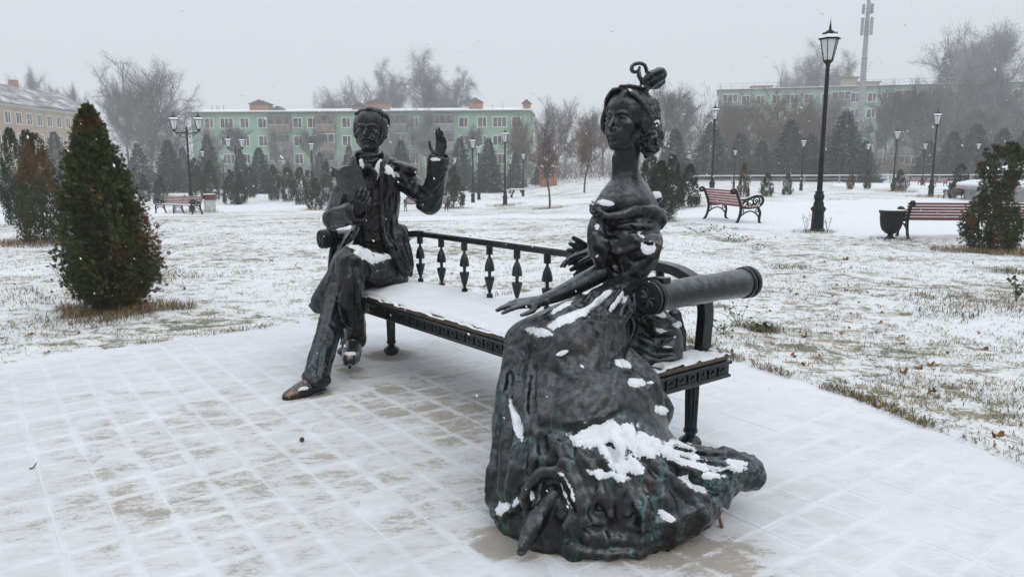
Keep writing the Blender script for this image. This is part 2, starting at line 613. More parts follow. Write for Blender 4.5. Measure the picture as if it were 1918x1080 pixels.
def lay_snow(parent, V, Q, mat, patches=(), thick=.012, bare=.9, amount=.35, seed=3, name='snow', mind=None):
    """a layer of snow with its own thickness on the faces that look up"""
    n = vnormals(V, Q)
    m = (n[:, 2] - bare) * 2.0 + (vnoise(V, 22, seed) - .62) * amount * 2 + (vnoise(V, 70, seed + 1) - .5) * amount
    P = px(V)
    view = np.array([0, 0, CAM_H]) - V
    view /= np.linalg.norm(view, axis=1)[:, None]
    for (cx, cy, rx, ry, ang, gain) in patches:
        a = math.radians(ang)
        u = (P[:, 0] - cx) * math.cos(a) + (P[:, 1] - cy) * math.sin(a)
        v = -(P[:, 0] - cx) * math.sin(a) + (P[:, 1] - cy) * math.cos(a)
        q = 1 - (u / rx) ** 2 - (v / ry) ** 2
        q = q + (vnoise(V, 30, seed + 5) - .5) * 1.2 + (vnoise(V, 110, seed + 6) - .5) * .6
        facing = smooth(.0, .25, (n * view).sum(1)) * smooth(-.15, .3, n[:, 2])
        m = np.maximum(m, np.where(facing > .3, q * .5 * gain, -1))
    m = np.where(n[:, 2] > -.15, m, -1)
    if parent.type == 'MESH' and len(parent.data.vertices) == len(V):      # thin snow round the thick patches, read by the bronze
        at_ = parent.data.attributes.get('thin_snow') or parent.data.attributes.new('thin_snow', 'FLOAT', 'POINT')
        at_.data.foreach_set('value', np.clip(m * .9 + .5, 0, 1).astype(np.float32))
    m = m - .10
    t = np.clip(m / .35, -.35, 1)
    keep = (t[Q] > 0).any(1)
    q = Q[keep]
    if len(q) < 4: return None
    used = np.unique(q)
    remap = np.full(len(V), -1); remap[used] = np.arange(len(used))
    dirn = n[used] * .45 + np.array([0, 0, .75])
    dirn /= np.linalg.norm(dirn, axis=1)[:, None]
    lump = 1 + .6 * (vnoise(V[used], 60, seed + 9) - .5) + .5 * (vnoise(V[used], 160, seed + 8) - .5)
    P2 = V[used] + dirn * (np.sqrt(np.clip(t[used], 0, 1)) * thick * lump - np.where(t[used] <= 0, .006, 0))[:, None]
    me = mesh_np(name, P2, remap[q])
    return tag(link(name, me, mat, parent, world=True), kind='stuff')
def rot_from(front, up=(0, 0, 1)):
    """columns: right (as the viewer facing it sees), front, up"""
    f = np.asarray(front, float); f = f / np.linalg.norm(f)
    u = np.asarray(up, float); u = u - f * (u @ f); u /= np.linalg.norm(u)
    r = np.cross(f, u)   # right-handed x = f x u  -> seen from the front it is ... handled by sign below
    return np.stack([-r, f, u], 1)
def sculpt_hand(c, wrist, a, n, thumb, L, curl, spread=.18, k=.006, thumb_curl=.5, gap=1.0):
    """palm, four jointed fingers and a thumb. a: along the fingers, n: the side they close to, thumb: side of the thumb"""
    a = np.asarray(a, float); a /= np.linalg.norm(a)
    n = np.asarray(n, float); n = n - a * (n @ a); n /= np.linalg.norm(n)
    b = np.asarray(thumb, float); b = b - a * (b @ a) - n * (b @ n); b /= np.linalg.norm(b)
    w = np.asarray(wrist, float)
    lens = [.40, .45, .42, .34]; offs = [.155, .05, -.055, -.15]
    meta = [.46, .475, .45, .41]
    c.frame()
    c.tube([w - a * .12 * L, w, w + a * .12 * L], [.1 * L, .1 * L, .11 * L], k * 2, flat=(n, .7), raw=True)
    for i in range(4):
        base = w + a * .08 * L + b * offs[i] * .55 * L
        kn = w + a * meta[i] * L + b * offs[i] * 1.05 * L - n * .012 * L
        c.tube([base, kn], [.075 * L, .058 * L], k * 2.2, raw=True)
        sp = spread * offs[i] / .155 * .5
        d = a * math.cos(sp) + b * math.sin(sp)
        p, ang = kn, 0.0
        seg = [lens[i] * .46 * L, lens[i] * .31 * L, lens[i] * .25 * L]
        P, R = [kn], [.05 * L]
        for j in range(3):
            ang += curl[i][j] if isinstance(curl[i], (tuple, list)) else curl[i]
            dd = d * math.cos(ang) + n * math.sin(ang)
            p = p + dd * seg[j]
            P.append(p); R.append([.049, .044, .036][j] * L)
        c.tube(P, R, .003, m=1, raw=True)
        for j in (0, 1, 2): c.ell(P[j] - n * .006 * L * math.cos(ang), np.array([1, 1, 1]) * [.056, .051, .046][j] * L, .004)
    tb = w + a * .1 * L + b * .1 * L + n * .03 * L
    t1 = tb + (a * .62 + b * .75 + n * .25) * .2 * L
    t2 = t1 + (a * .85 + b * .45 + n * thumb_curl) / np.linalg.norm(a * .85 + b * .45 + n * thumb_curl) * .17 * L
    t3 = t2 + (a * .95 + b * .15 + n * thumb_curl) / np.linalg.norm(a * .95 + b * .15 + n * thumb_curl) * .13 * L
    c.tube([tb, t1], [.07 * L, .056 * L], k * 2, m=1, raw=True)
    c.tube([t1, t2, t3], [.055 * L, .048 * L, .036 * L], .004, m=1, raw=True)
def sculpt_face(c, female=False):
    """in head units: x to the viewer's right, y to the front, z up; chin -0.5, crown +0.5"""
    w = .96 if female else 1.06
    q = 2.0 if female else 1.0          # softer modelling for her
    c.ell((0, -.10, .15), (.33 * w, .40, .345), .02)
    c.ell((0, .0, -.10), (.285 * w, .265, .33), .06)
    c.ell((0, .085, .235), (.25 * w, .215, .20), .08)                    # forehead
    for sx in (-1, 1):
        c.tube([(sx * .285 * w, -.10, -.06), (sx * .255 * w, -.03, -.26), (sx * .10, .18, -.415)], [.06, .065, .07] if not female else [.05, .05, .06], .06)
        c.ell((sx * .185 * w, .165, -.065), (.085, .09, .065), .06 * q)       # cheek bone
        c.ell((sx * .13, .20, -.22), (.09, .08, .10), .06 * q)
    c.ell((0, .24, -.42), (.085, .08, .075), .05 * q)                         # chin
    c.ell((0, .20, -.32), (.14, .105, .11), .05)
    br = .030 if not female else .018
    for sx in (-1, 1):
        c.tube([(sx * .03, .318 - .022 * (q - 1), .080), (sx * .11, .318 - .024 * (q - 1), .108 + .012 * (q - 1)), (sx * .20, .250 - .02 * (q - 1), .098 + .008 * (q - 1)), (sx * .25, .15, .05)], [br, br, br * .9, br * .6], .02 * q)   # brow
        c.ell((sx * .130, .330, .020), (.092, .105 - .012 * (q - 1), .054), .022 * q, 'cut')      # socket
        c.ell((sx * .045, .33, .035), (.03, .06, .04), .02, 'cut')
        c.ell((sx * .130, .190, .022), .068, .006)                        # eyeball
        c.tube([(sx * .062, .245, .012), (sx * .10, .267, .052), (sx * .15, .262, .055), (sx * .202, .205, .020)], [.012, .017, .017, .012], .006)
        c.tube([(sx * .062, .243, .008), (sx * .11, .255, -.018), (sx * .16, .248, -.018), (sx * .202, .203, .014)], [.010, .013, .013, .010], .006)
        c.ell((sx * .128, .272, .022), (.017, .022, .020), .006, 'cut')
        if not female: c.tube([(sx * .06, .255, -.045), (sx * .12, .262, -.068), (sx * .18, .235, -.055)], [.012, .012, .006], .02, 'cut')
    nt = .492 if not female else .437
    c.tube([(0, .285, .105), (0, .320, .03), (0, nt - .05, -.08), (0, nt - .02, -.115)], [.030, .028, .036 - .006 * (q - 1), .040 - .010 * (q - 1)], .02 * q)   # nose
    c.tube([(0, .26, .06), (0, .27, -.06)], [.05, .075], .03)
    c.ell((0, nt - .04, -.130), (.042 - .010 * (q - 1), .045, .034 - .006 * (q - 1)), .015 * q)
    for sx in (-1, 1):
        c.ell((sx * (.055 - .010 * (q - 1)), .335, -.140), (.030 - .006 * (q - 1), .045, .030 - .004 * (q - 1)), .012 * q)
        c.ell((sx * .026, .370, -.166), (.014, .024, .014), .004, 'cut')
        if not female: c.tube([(sx * .085, .315, -.14), (sx * .13, .27, -.22), (sx * .14, .24, -.27)], [.010, .014, .008], .02, 'cut')
    c.ell((0, .255, -.245), (.125, .065, .075), .05 * q)                      # mouth mound
    c.tube([(0, .34, -.175), (0, .345, -.21)], [.014, .014], .014, 'cut')
    c.tube([(-.105, .262, -.262), (-.05, .322, -.238), (0, .332, -.248), (.05, .322, -.242), (.105, .262, -.264)], [.010, .021, .020, .021, .010], .010 * q)
    c.tube([(-.088, .268, -.284), (-.04, .318, -.290), (0, .328, -.292), (.04, .318, -.290), (.088, .268, -.284)], [.010, .022, .026, .022, .010], .010 * q)
    c.tube([(-.07, .315, -.345), (0, .345, -.350), (.07, .315, -.345)], .022, .03, 'cut')
    for sx in (-1, 1):
        c.ell((sx * .335 * w, -.06, -.02), (.035, .075, .115), .02)
        c.ell((sx * .372 * w, -.035, 0), (.02, .035, .06), .02, 'cut')

def locks(c, strands, r, k=.003, groove=.012, out=1.045):
    """combed hair: a roll for every strand and a sharp groove between neighbours"""
    S_ = [np.array(s_, float) for s_ in strands]
    o = np.array([0, -.1, .1])
    for s_ in S_: c.tube(s_, r, k)
    for a, b in zip(S_[:-1], S_[1:]): c.tube(o + ((a + b) / 2 - o) * out, groove, .004, 'cut')
# ------------------------------------------------------------------ shared materials
def mat_bronze(name, verd=0.4, rust=0.2, dark=(.0085, .0085, .009), zdecay=True, wear=.55, dust_sheen_amt=.34):
    m, nt, b = new_mat(name)
    g = N(nt); P = g.pos(); geo = g.n('ShaderNodeNewGeometry')
    big = g.noise(5, 4, .6, P); mid = g.noise(28, 5, .65, P); fine = g.noise(160, 3, .6, P)
    col = g.mix(g.ramp(mid, .35, .7), dark, tuple(c * 2.1 for c in dark))
    col = g.mix(g.math('MULTIPLY', g.ramp(big, .5, .7), .4), col, (.030, .026, .023))
    # wear on ridges
    ridge = g.ramp(geo.outputs['Pointiness'], .505, .555)
    col = g.mix(g.math('MULTIPLY', ridge, wear), col, (.075, .070, .066))
    if verd > 0:
        v1 = g.noise(9, 5, .7, g.map(P, (1.3, 1.3, .35)), .6)
        v2 = g.noise(60, 4, .7, P)
        mk = g.math('MULTIPLY', g.ramp(v1, .5, .66), g.ramp(v2, .4, .62))
        crev = g.ramp(geo.outputs['Pointiness'], .50, .44)
        mk = g.math('MAXIMUM', mk, g.math('MULTIPLY', crev, g.ramp(v1, .42, .62)))
        sep = g.n('ShaderNodeSeparateXYZ'); g.l(P, sep.inputs[0])
        zz = g.ramp(sep.outputs[2], .75, .25, 0.08, 1.0) if zdecay else 1.0
        mk = g.math('MULTIPLY', mk, g.math('MULTIPLY', zz, verd))
        col = g.mix(mk, col, (.06, .17, .17))
        b_met = g.math('SUBTRACT', .8, g.math('MULTIPLY', mk, .8))
    else: b_met = None
    if rust > 0:
        r1 = g.ramp(g.noise(13, 4, .7, P), .62, .74)
        col = g.mix(g.math('MULTIPLY', r1, rust), col, (.11, .05, .025))
    # settled snow dusting plus sky highlights painted into the colour of upward faces
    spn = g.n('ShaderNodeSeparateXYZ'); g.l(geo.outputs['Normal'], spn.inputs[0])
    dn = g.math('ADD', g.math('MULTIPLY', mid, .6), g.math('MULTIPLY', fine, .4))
    dust_sheen = g.math('MULTIPLY', g.ramp(spn.outputs[2], .02, .92), g.ramp(dn, .34, .62))
    col = g.mix(g.math('MULTIPLY', dust_sheen, dust_sheen_amt), col, (.36, .40, .45))
    at_ = g.n('ShaderNodeAttribute'); at_.attribute_name = 'thin_snow'
    sn = g.math('ADD', at_.outputs['Fac'], g.math('MULTIPLY', g.math('SUBTRACT', g.noise(120, 4, .75, P), .5), .75))
    sn = g.math('ADD', sn, g.math('MULTIPLY', g.math('SUBTRACT', g.noise(38, 3, .6, P), .5), .5))
    sn = g.math('MULTIPLY', g.ramp(sn, .46, .60), g.ramp(at_.outputs['Fac'], .18, .38))
    col = g.mix(sn, col, (.74, .76, .79))
    g.l(col, b.inputs['Base Color'])
    g.l(g.ramp(g.noise(18, 4, .65, P), .25, .75, .20, .42), b.inputs['Roughness'])
    inv = g.math('SUBTRACT', 1.0, sn)
    g.l(g.math('MULTIPLY', b_met if b_met is not None else .8, inv), b.inputs['Metallic'])
    g.l(g.math('MULTIPLY', inv, .30), b.inputs['Coat Weight'])
    b.inputs['Coat Roughness'].default_value = .14
    n1 = g.bump(mid, .25, .012); n2 = g.bump(fine, .22, .004, n1)
    g.l(n2, b.inputs['Normal'])
    return m
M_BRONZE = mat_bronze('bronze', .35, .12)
M_MAN = mat_bronze('dark_bronze', .30, .10, (.0062, .0062, .0066), wear=.5, dust_sheen_amt=.16)
M_SKIRT = mat_bronze('weathered_bronze', .85, .45, (.0110, .0109, .0108), dust_sheen_amt=.20)
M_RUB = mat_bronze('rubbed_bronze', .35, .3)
def _rub():
    nt = M_RUB.node_tree; g = N(nt); b = nt.nodes['Principled BSDF']
    src = b.inputs['Base Color'].links[0].from_socket
    f = g.noise(14, 4, .65, g.pos())
    geo = g.n('ShaderNodeNewGeometry')
    sep = g.n('ShaderNodeSeparateXYZ'); g.l(geo.outputs['Normal'], sep.inputs[0])
    w = g.math('MULTIPLY', g.ramp(f, .45, .62), g.ramp(geo.outputs['Pointiness'], .495, .53))
    g.l(g.mix(w, src, (.36, .17, .07)), b.inputs['Base Color'])
_rub()
M_IRON = simple('black_painted_iron', (.006, .006, .0065), .5, 0.0, .35, 20, .2, 90, .18)
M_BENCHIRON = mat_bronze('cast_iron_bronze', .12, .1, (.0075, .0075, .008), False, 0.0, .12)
def mat_snow(name='snow', tint=(.77, .79, .82), bump=.5, bs=90):
    m, nt, b = new_mat(name)
    g = N(nt); P = g.pos()
    f = g.noise(bs, 4, .7, P); f2 = g.noise(7, 3, .6, P)
    g.l(g.mix(g.ramp(f2, .3, .7), tuple(c * .94 for c in tint), tint), b.inputs['Base Color'])
    b.inputs['Roughness'].default_value = .75
    b.inputs['Specular IOR Level'].default_value = .2
    g.l(g.bump(f, bump, .006), b.inputs['Normal'])
    return m
M_SNOW = mat_snow()
def mat_wornwood():
    m, nt, b = new_mat('worn_seat_wood')
    g = N(nt); P = g.coord('Object')
    f = g.noise(30, 5, .65, g.map(P, (3, .5, 3)))
    g.l(g.mix(g.ramp(f, .3, .7), (.022, .018, .015), (.12, .075, .04)), b.inputs['Base Color'])
    b.inputs['Roughness'].default_value = .6
    g.l(g.bump(f, .5, .006), b.inputs['Normal'])
    return m
M_SEATWOOD = mat_wornwood()
# ------------------------------------------------------------------ the ground
PAVE = [(-7.2, 2.33), (-1.79, 6.68), (.35, 8.40), (.95, 7.0), (1.63, 5.26), (2.14, 4.27), (2.40, 3.29), (2.55, 2.2), (2.6, .3), (-6.9, .3)]
def poly_dist(px_, py_, poly):
    """signed distance to a polygon, positive inside"""
    px_, py_ = np.asarray(px_, float), np.asarray(py_, float)
    d = np.full(px_.shape, 1e9); ins = np.zeros(px_.shape, bool)
    n = len(poly)
    for i in range(n):
        a, b = np.array(poly[i]), np.array(poly[(i + 1) % n])
        ab = b - a
        t = np.clip(((px_ - a[0]) * ab[0] + (py_ - a[1]) * ab[1]) / (ab @ ab), 0, 1)
        d = np.minimum(d, np.hypot(px_ - a[0] - t * ab[0], py_ - a[1] - t * ab[1]))
        c = ((a[1] > py_) != (b[1] > py_)) & (px_ < (b[0] - a[0]) * (py_ - a[1]) / (b[1] - a[1] + 1e-12) + a[0])
        ins ^= c
    return np.where(ins, d, -d)
def axis(f0, f1, step, lo, hi, grow=1.13):
    a = list(np.arange(f0, f1 + step / 2, step)); s_ = step
    while a[-1] < hi: s_ *= grow; a.append(a[-1] + s_)
    s_ = step
    while a[0] > lo: s_ *= grow; a.insert(0, a[0] - s_)
    return np.array(a)
def lawn_z(x, y):
    P = np.stack([x, y, 0 * x], -1).reshape(-1, 3)
    b = .05 * (vnoise(P, 1.1, 51) - .5) + .035 * (vnoise(P, 3.7, 52) - .5)
    b = b.reshape(np.shape(x)) * smooth(120, 30, y)
    far = smooth(40, 6, np.asarray(y))
    return terrain(x, y) + b * (.35 + .65 * far)
gx, gy = np.clip(axis(-9, 9, .11, -255, 255), -258, 258), np.clip(axis(1.0, 15, .11, -20, 320), -26, 325)
X, Y = np.meshgrid(gx, gy, indexing='ij')
pd = poly_dist(X, Y, PAVE)
Z = lawn_z(X, Y)
Z = np.where(pd > 0, -.05, Z * smooth(0, -.5, pd) + .012 * smooth(-.4, 0, pd))
V = np.stack([X, Y, Z], -1).reshape(-1, 3)
ii = np.arange(X.size).reshape(X.shape)
Q = np.stack([ii[:-1, :-1], ii[1:, :-1], ii[1:, 1:], ii[:-1, 1:]], -1).reshape(-1, 4)
def mat_lawn():
    m, nt, b = new_mat('snowy_lawn')
    g = N(nt); P = g.pos()
    fine = g.noise(38, 4, .75, P)
    mid = g.noise(5.5, 4, .65, P)
    big = g.noise(.55, 3, .6, P)
    streak = g.noise(9, 3, .7, g.map(P, (.35, 1.3, 1)))
    # bare tufts: where the snow is thin at every scale
    t = g.math('ADD', g.math('MULTIPLY', mid, .55), g.math('MULTIPLY', big, .40))
    t = g.math('ADD', t, g.math('MULTIPLY', streak, .25))
    t = g.math('ADD', t, g.math('MULTIPLY', fine, .42))
    bare = g.ramp(t, .815, .92)
    tone = g.noise(2.2, 3, .6, P)
    gcol = g.mix(g.ramp(tone, .42, .6), (.26, .20, .10), (.10, .115, .05))
    gcol = g.mix(g.ramp(g.noise(60, 2, .6, P), .45, .7), gcol, (.12, .085, .05))
    snow = g.mix(g.ramp(mid, .3, .7), (.72, .74, .77), (.78, .80, .82))
    thin = g.math('MULTIPLY', g.ramp(t, .74, .88), .22)
    snow = g.mix(thin, snow, (.42, .37, .27))
    g.l(g.mix(g.math('MULTIPLY', bare, .86), snow, gcol), b.inputs['Base Color'])
    b.inputs['Roughness'].default_value = .85
    b.inputs['Specular IOR Level'].default_value = .15
    h = g.math('ADD', g.math('MULTIPLY', fine, .6), g.math('MULTIPLY', mid, 1.2))
    g.l(g.bump(h, .7, .02), b.inputs['Normal'])
    return m
M_LAWN = mat_lawn()
lawn = link('ground', mesh_np('ground', V, Q), M_LAWN)
tag(lawn, 'snow-dusted lawn with dry grass showing through', None, None, 'structure')

# snow-covered paths, lying on the lawn
M_PATH = mat_snow('path_snow', (.76, .78, .81), .35, 14)
def path(lower, upper, label):
    lo = np.array([ground(*p) for p in lower]); hi = np.array([ground(*p) for p in upper])
    n = 60
    a = np.stack([np.interp(np.linspace(0, 1, n), np.linspace(0, 1, len(lo)), lo[:, i]) for i in range(3)], 1)
    b_ = np.stack([np.interp(np.linspace(0, 1, n), np.linspace(0, 1, len(hi)), hi[:, i]) for i in range(3)], 1)
    m = 16
    P = np.array([[a[i] + (b_[i] - a[i]) * t for t in np.linspace(0, 1, m)] for i in range(n)])
    w = (vnoise(P.reshape(-1, 3), .9, 61) - .5).reshape(n, m)
    P[:, :, 1] += w * .5 * (np.abs(np.linspace(-1, 1, m)) > .95)
    z = lawn_z(P[:, :, 0], P[:, :, 1])
    edge = np.ones((n, m)); edge[:, 0] = edge[:, -1] = 0
    P[:, :, 2] = z + np.where(edge > 0, .028, -.012)
    ii = np.arange(n * m).reshape(n, m)
    Q = np.stack([ii[:-1, :-1], ii[1:, :-1], ii[1:, 1:], ii[:-1, 1:]], -1).reshape(-1, 4)
    o = link('path', mesh_np('path', P.reshape(-1, 3), Q), M_PATH)
    tag(o, label, None, None, 'structure')
path([(1262, 412), (1350, 424), (1440, 433), (1530, 440), (1650, 452), (1790, 458), (1960, 462)], [(1268, 396), (1330, 385), (1440, 378), (1560, 375), (1690, 371), (1800, 369), (1960, 366)], 'wide snowy path curving past the benches on the right')
path([(-60, 424), (120, 412), (300, 405), (460, 394), (600, 388)], [(-60, 404), (120, 396), (300, 388), (460, 382), (600, 379)], 'snowy path in front of the bench on the left')
path([(600, 416), (800, 413), (960, 410), (1120, 408)], [(600, 408), (800, 405), (960, 403), (1120, 402)], 'narrow snowy path crossing the lawn behind the statues')
path([(820, 388), (960, 385), (1110, 380)], [(820, 377), (960, 374), (1110, 371)], 'distant snowy path below the lamps')
path([(1560, 348), (1700, 352), (1960, 356)], [(1560, 343), (1700, 343), (1960, 343)], 'far snowy path by the red benches')

# ------------------------------------------------------------------ paving
def mat_tile(name='snow_dusted_paving', less=0.0):
    m, nt, b = new_mat(name)
    g = N(nt); P = g.pos()
    uv = g.coord('UV')
    sep = g.n('ShaderNodeSeparateXYZ'); g.l(uv, sep.inputs[0])
    ex = g.math('MAXIMUM', g.math('ABSOLUTE', sep.outputs[0]), g.math('ABSOLUTE', sep.outputs[1]))
    rot = g.map(P, (1, 1, 1), (0, 0, -.15))
    patch = g.noise(.9, 4, .6, P)
    lump = g.noise(3.1, 5, .68, g.map(rot, (.8, 1.2, 1)), .8)
    fleck = g.noise(11, 4, .7, g.map(rot, (.7, 1.4, 1)), .4)
    ripple = g.noise(34, 4, .72, g.map(rot, (.4, 1.5, 1)), .6)
    grain = g.math('ADD', g.math('MULTIPLY', g.noise(230, 2, .75, P), .45), g.math('MULTIPLY', g.noise(85, 3, .75, g.map(rot, (.6, 1.3, 1))), .62))
    t = g.math('ADD', g.math('MULTIPLY', patch, .42), g.math('MULTIPLY', lump, .62))
    t = g.math('ADD', t, g.math('MULTIPLY', fleck, .34))
    t = g.math('ADD', t, g.math('MULTIPLY', ripple, .30))
    t = g.math('SUBTRACT', t, g.math('MULTIPLY', g.ramp(ex, .70, 1.0), g.ramp(g.noise(2.6, 3, .6, P), .35, .7, .03, .22)))
    # where the bench, the feet and the gown have kept the snow off or melted it
    sp = g.n('ShaderNodeSeparateXYZ'); g.l(P, sp.inputs[0])
    for (cx, cy, r, a) in ((-.55, 4.45, 1.1, .11), (.15, 3.75, .8, .10), (-.45, 3.1, .9, .07), (-1.7, 3.3, 1.1, .06), (-1.28, 4.5, .22, .30), (-1.13, 5.08, .20, .26), (-.9, 5.42, .24, .45), (.72, 2.56, .34, .27), (1.15, 3.0, .45, .10), (-.02, 2.62, .2, .4), (.3, 2.8, .46, .36), (.9, 3.55, .2, .2)):
        dx, dy = g.math('SUBTRACT', sp.outputs[0], cx), g.math('SUBTRACT', sp.outputs[1], cy)
        d = g.math('SQRT', g.math('ADD', g.math('MULTIPLY', dx, dx), g.math('MULTIPLY', dy, dy)))
        t = g.math('ADD', t, g.ramp(d, r, r * .25, 0, a))
    # thick even snow beyond the near tiles
    for (cx, cy, r, a) in ((1.9, 3.4, 1.7, .16), (-2.6, 5.6, 1.4, .08), (-1.3, 6.6, 1.4, .16), (1.0, 5.5, 1.8, .2)):
        dx, dy = g.math('SUBTRACT', sp.outputs[0], cx), g.math('SUBTRACT', sp.outputs[1], cy)
        d = g.math('SQRT', g.math('ADD', g.math('MULTIPLY', dx, dx), g.math('MULTIPLY', dy, dy)))
        t = g.math('SUBTRACT', t, g.ramp(d, r, r * .4, 0, a))
    if less: t = g.math('SUBTRACT', t, less)
    bare = g.ramp(g.math('ADD', t, g.math('MULTIPLY', g.math('SUBTRACT', grain, .5), .62)), .865, 1.05)
    bare = g.math('MULTIPLY', bare, .78)
    film = g.math('MULTIPLY', g.ramp(t, .60, .94), .26)      # the dusting is thin enough to see the stone through
    bare = g.math('MAXIMUM', bare, film)
    stone = g.mix(g.noise(90, 3, .7, P), (.17, .14, .10), (.36, .30, .22))
    wet = g.ramp(t, 1.02, 1.25)
    stone = g.mix(g.math('MULTIPLY', wet, .6), stone, (.17, .145, .10))
    snow = g.mix(g.ramp(patch, .35, .65), (.66, .68, .71), (.74, .76, .79))
    g.l(g.mix(bare, snow, stone), b.inputs['Base Color'])
    b.inputs['Roughness'].default_value = .75
    b.inputs['Specular IOR Level'].default_value = .25
    h = g.math('SUBTRACT', g.math('MULTIPLY', grain, .3), g.math('MULTIPLY', t, 1.6))
    g.l(g.bump(h, .45, .012), b.inputs['Normal'])
    return m
M_TILE = mat_tile()
bmv = bmesh.new()
vs = [bmv.verts.new((x, y, 0.0028)) for x, y in PAVE]
bmv.faces.new(vs)
me = bpy.data.meshes.new('pavement'); bmv.to_mesh(me); bmv.free()
pave = link('pavement', me, mat_tile('paving_joints', .13))
tag(pave, 'square stone paving under a thin windblown layer of snow', None, None, 'structure')
TA, TP = .64, .2
ca, sa = math.cos(TA), math.sin(TA)
mb = MB(); h = .0970
mb.box((-h, -h, -.02), (h, h, .0045), bev=.004)
tile_me = mb.mesh('tile')
uvl = tile_me.uv_layers.new(name='UVMap')
for li, l in enumerate(tile_me.loops):
    co = tile_me.vertices[l.vertex_index].co
    uvl.data[li].uv = (co.x / h, co.y / h)
tile_me.materials.append(M_TILE)
cells = []
for i in range(-45, 46):
    for j in range(-10, 60):
        x, y = (i + .5) * TP, (j + .5) * TP
        wx, wy = ca * x - sa * y, sa * x + ca * y
        cells.append((wx, wy))
cells = np.array(cells)
pdist = poly_dist(cells[:, 0], cells[:, 1], PAVE)
pp = px(np.column_stack([cells, np.zeros(len(cells))]))
vis = (pdist > .08) & (cells[:, 1] > 1.7) & (pp[:, 0] > -170) & (pp[:, 0] < 2090)
cells = cells[vis]
rank = np.hypot(cells[:, 0], cells[:, 1])
inn = px(np.column_stack([cells, np.zeros(len(cells))]))
front = (inn[:, 1] < 1120) & (inn[:, 0] > -40) & (inn[:, 0] < 1960) & ~((inn[:, 0] > 960) & (inn[:, 0] < 1300) & (inn[:, 1] > 720) & (inn[:, 1] < 1010))
order = np.argsort(rank + np.where(front, 0, 100))
rt = np.random.default_rng(5)
rest_v, rest_f, rest_uv, nn = [], [], [], 0
tv = np.array([v.co for v in tile_me.vertices]); tf = [list(p.vertices) for p in tile_me.polygons]
mbr = MB()
for k, ci in enumerate(order):
    wx, wy = cells[ci]
    tilt = rt.normal(0, .004, 2); dz = rt.normal(0, .0009)
    E_ = Euler((tilt[0], tilt[1], TA + rt.normal(0, .006)))
    if k < 299:
        o = bpy.data.objects.new('tile', tile_me); COL.objects.link(o)
        o.parent = pave; o.location = (wx, wy, dz); o.rotation_euler = E_
    else:
        M = np.array(Matrix.Translation((wx, wy, dz)) @ E_.to_matrix().to_4x4())
        mbr.add(tv @ M[:3, :3].T + M[:3, 3], tf)
me = mbr.mesh('tiles')
uvl = me.uv_layers.new(name='UVMap')
lv = np.zeros(len(me.loops), np.int32); me.loops.foreach_get('vertex_index', lv)
nt_ = len(lv) // len(tile_me.loops)
tl = np.zeros(len(tile_me.loops), np.int32); tile_me.loops.foreach_get('vertex_index', tl)
uvl.data.foreach_set('uv', np.tile((tv[tl][:, :2] / h), (nt_, 1)).astype(np.float32).ravel())
me.materials.append(M_TILE)
tag(link('tile_field', me, None, pave), kind='stuff')
# ------------------------------------------------------------------ the houses round the park
def mat_plaster(name, col, var=.18):
    m, nt, b = new_mat(name)
    g = N(nt); P = g.pos()
    f = g.noise(.35, 5, .65, P); s_ = g.noise(1.2, 4, .7, g.map(P, (1, 1, .15)))
    c = g.mix(g.ramp(f, .3, .7), tuple(a * (1 - var) for a in col), tuple(a * (1 + var * .5) for a in col))
    c = g.mix(g.math('MULTIPLY', g.ramp(s_, .5, .75), .35), c, tuple(a * .55 for a in col))
    g.l(c, b.inputs['Base Color']); b.inputs['Roughness'].default_value = .9
    return m
M_GREEN = mat_plaster('green_plaster', (.25, .40, .29))
M_GREEN2 = mat_plaster('pale_green_plaster', (.27, .40, .31))
M_BEIGE = mat_plaster('beige_plaster', (.42, .32, .23))
M_FRAME = simple('white_window_frame', (.62, .63, .62), .6, 0, .1, 3)
def mat_pane():
    m, nt, b = new_mat('window_glass')
    g = N(nt); P = g.pos()
    f = g.noise(.9, 2, .5, P)
    g.l(g.mix(g.ramp(f, .4, .6), (.03, .033, .038), (.13, .11, .10)), b.inputs['Base Color'])
    b.inputs['Roughness'].default_value = .12
    return m
M_PANE = mat_pane()
M_BALC = simple('grey_balcony_panel', (.20, .20, .20), .8, 0, .3, 1.2)
M_BALC2 = simple('brown_balcony_panel', (.20, .16, .13), .8, 0, .3, 1.2)
M_ROOF = simple('dark_roof_sheet', (.12, .11, .105), .7, 0, .3, 1.0)
M_BRICK = simple('chimney_brick', (.33, .19, .13), .9, 0, .3, 3)
M_METAL = simple('galvanised_metal', (.30, .31, .32), .5, .3, .2, 3)
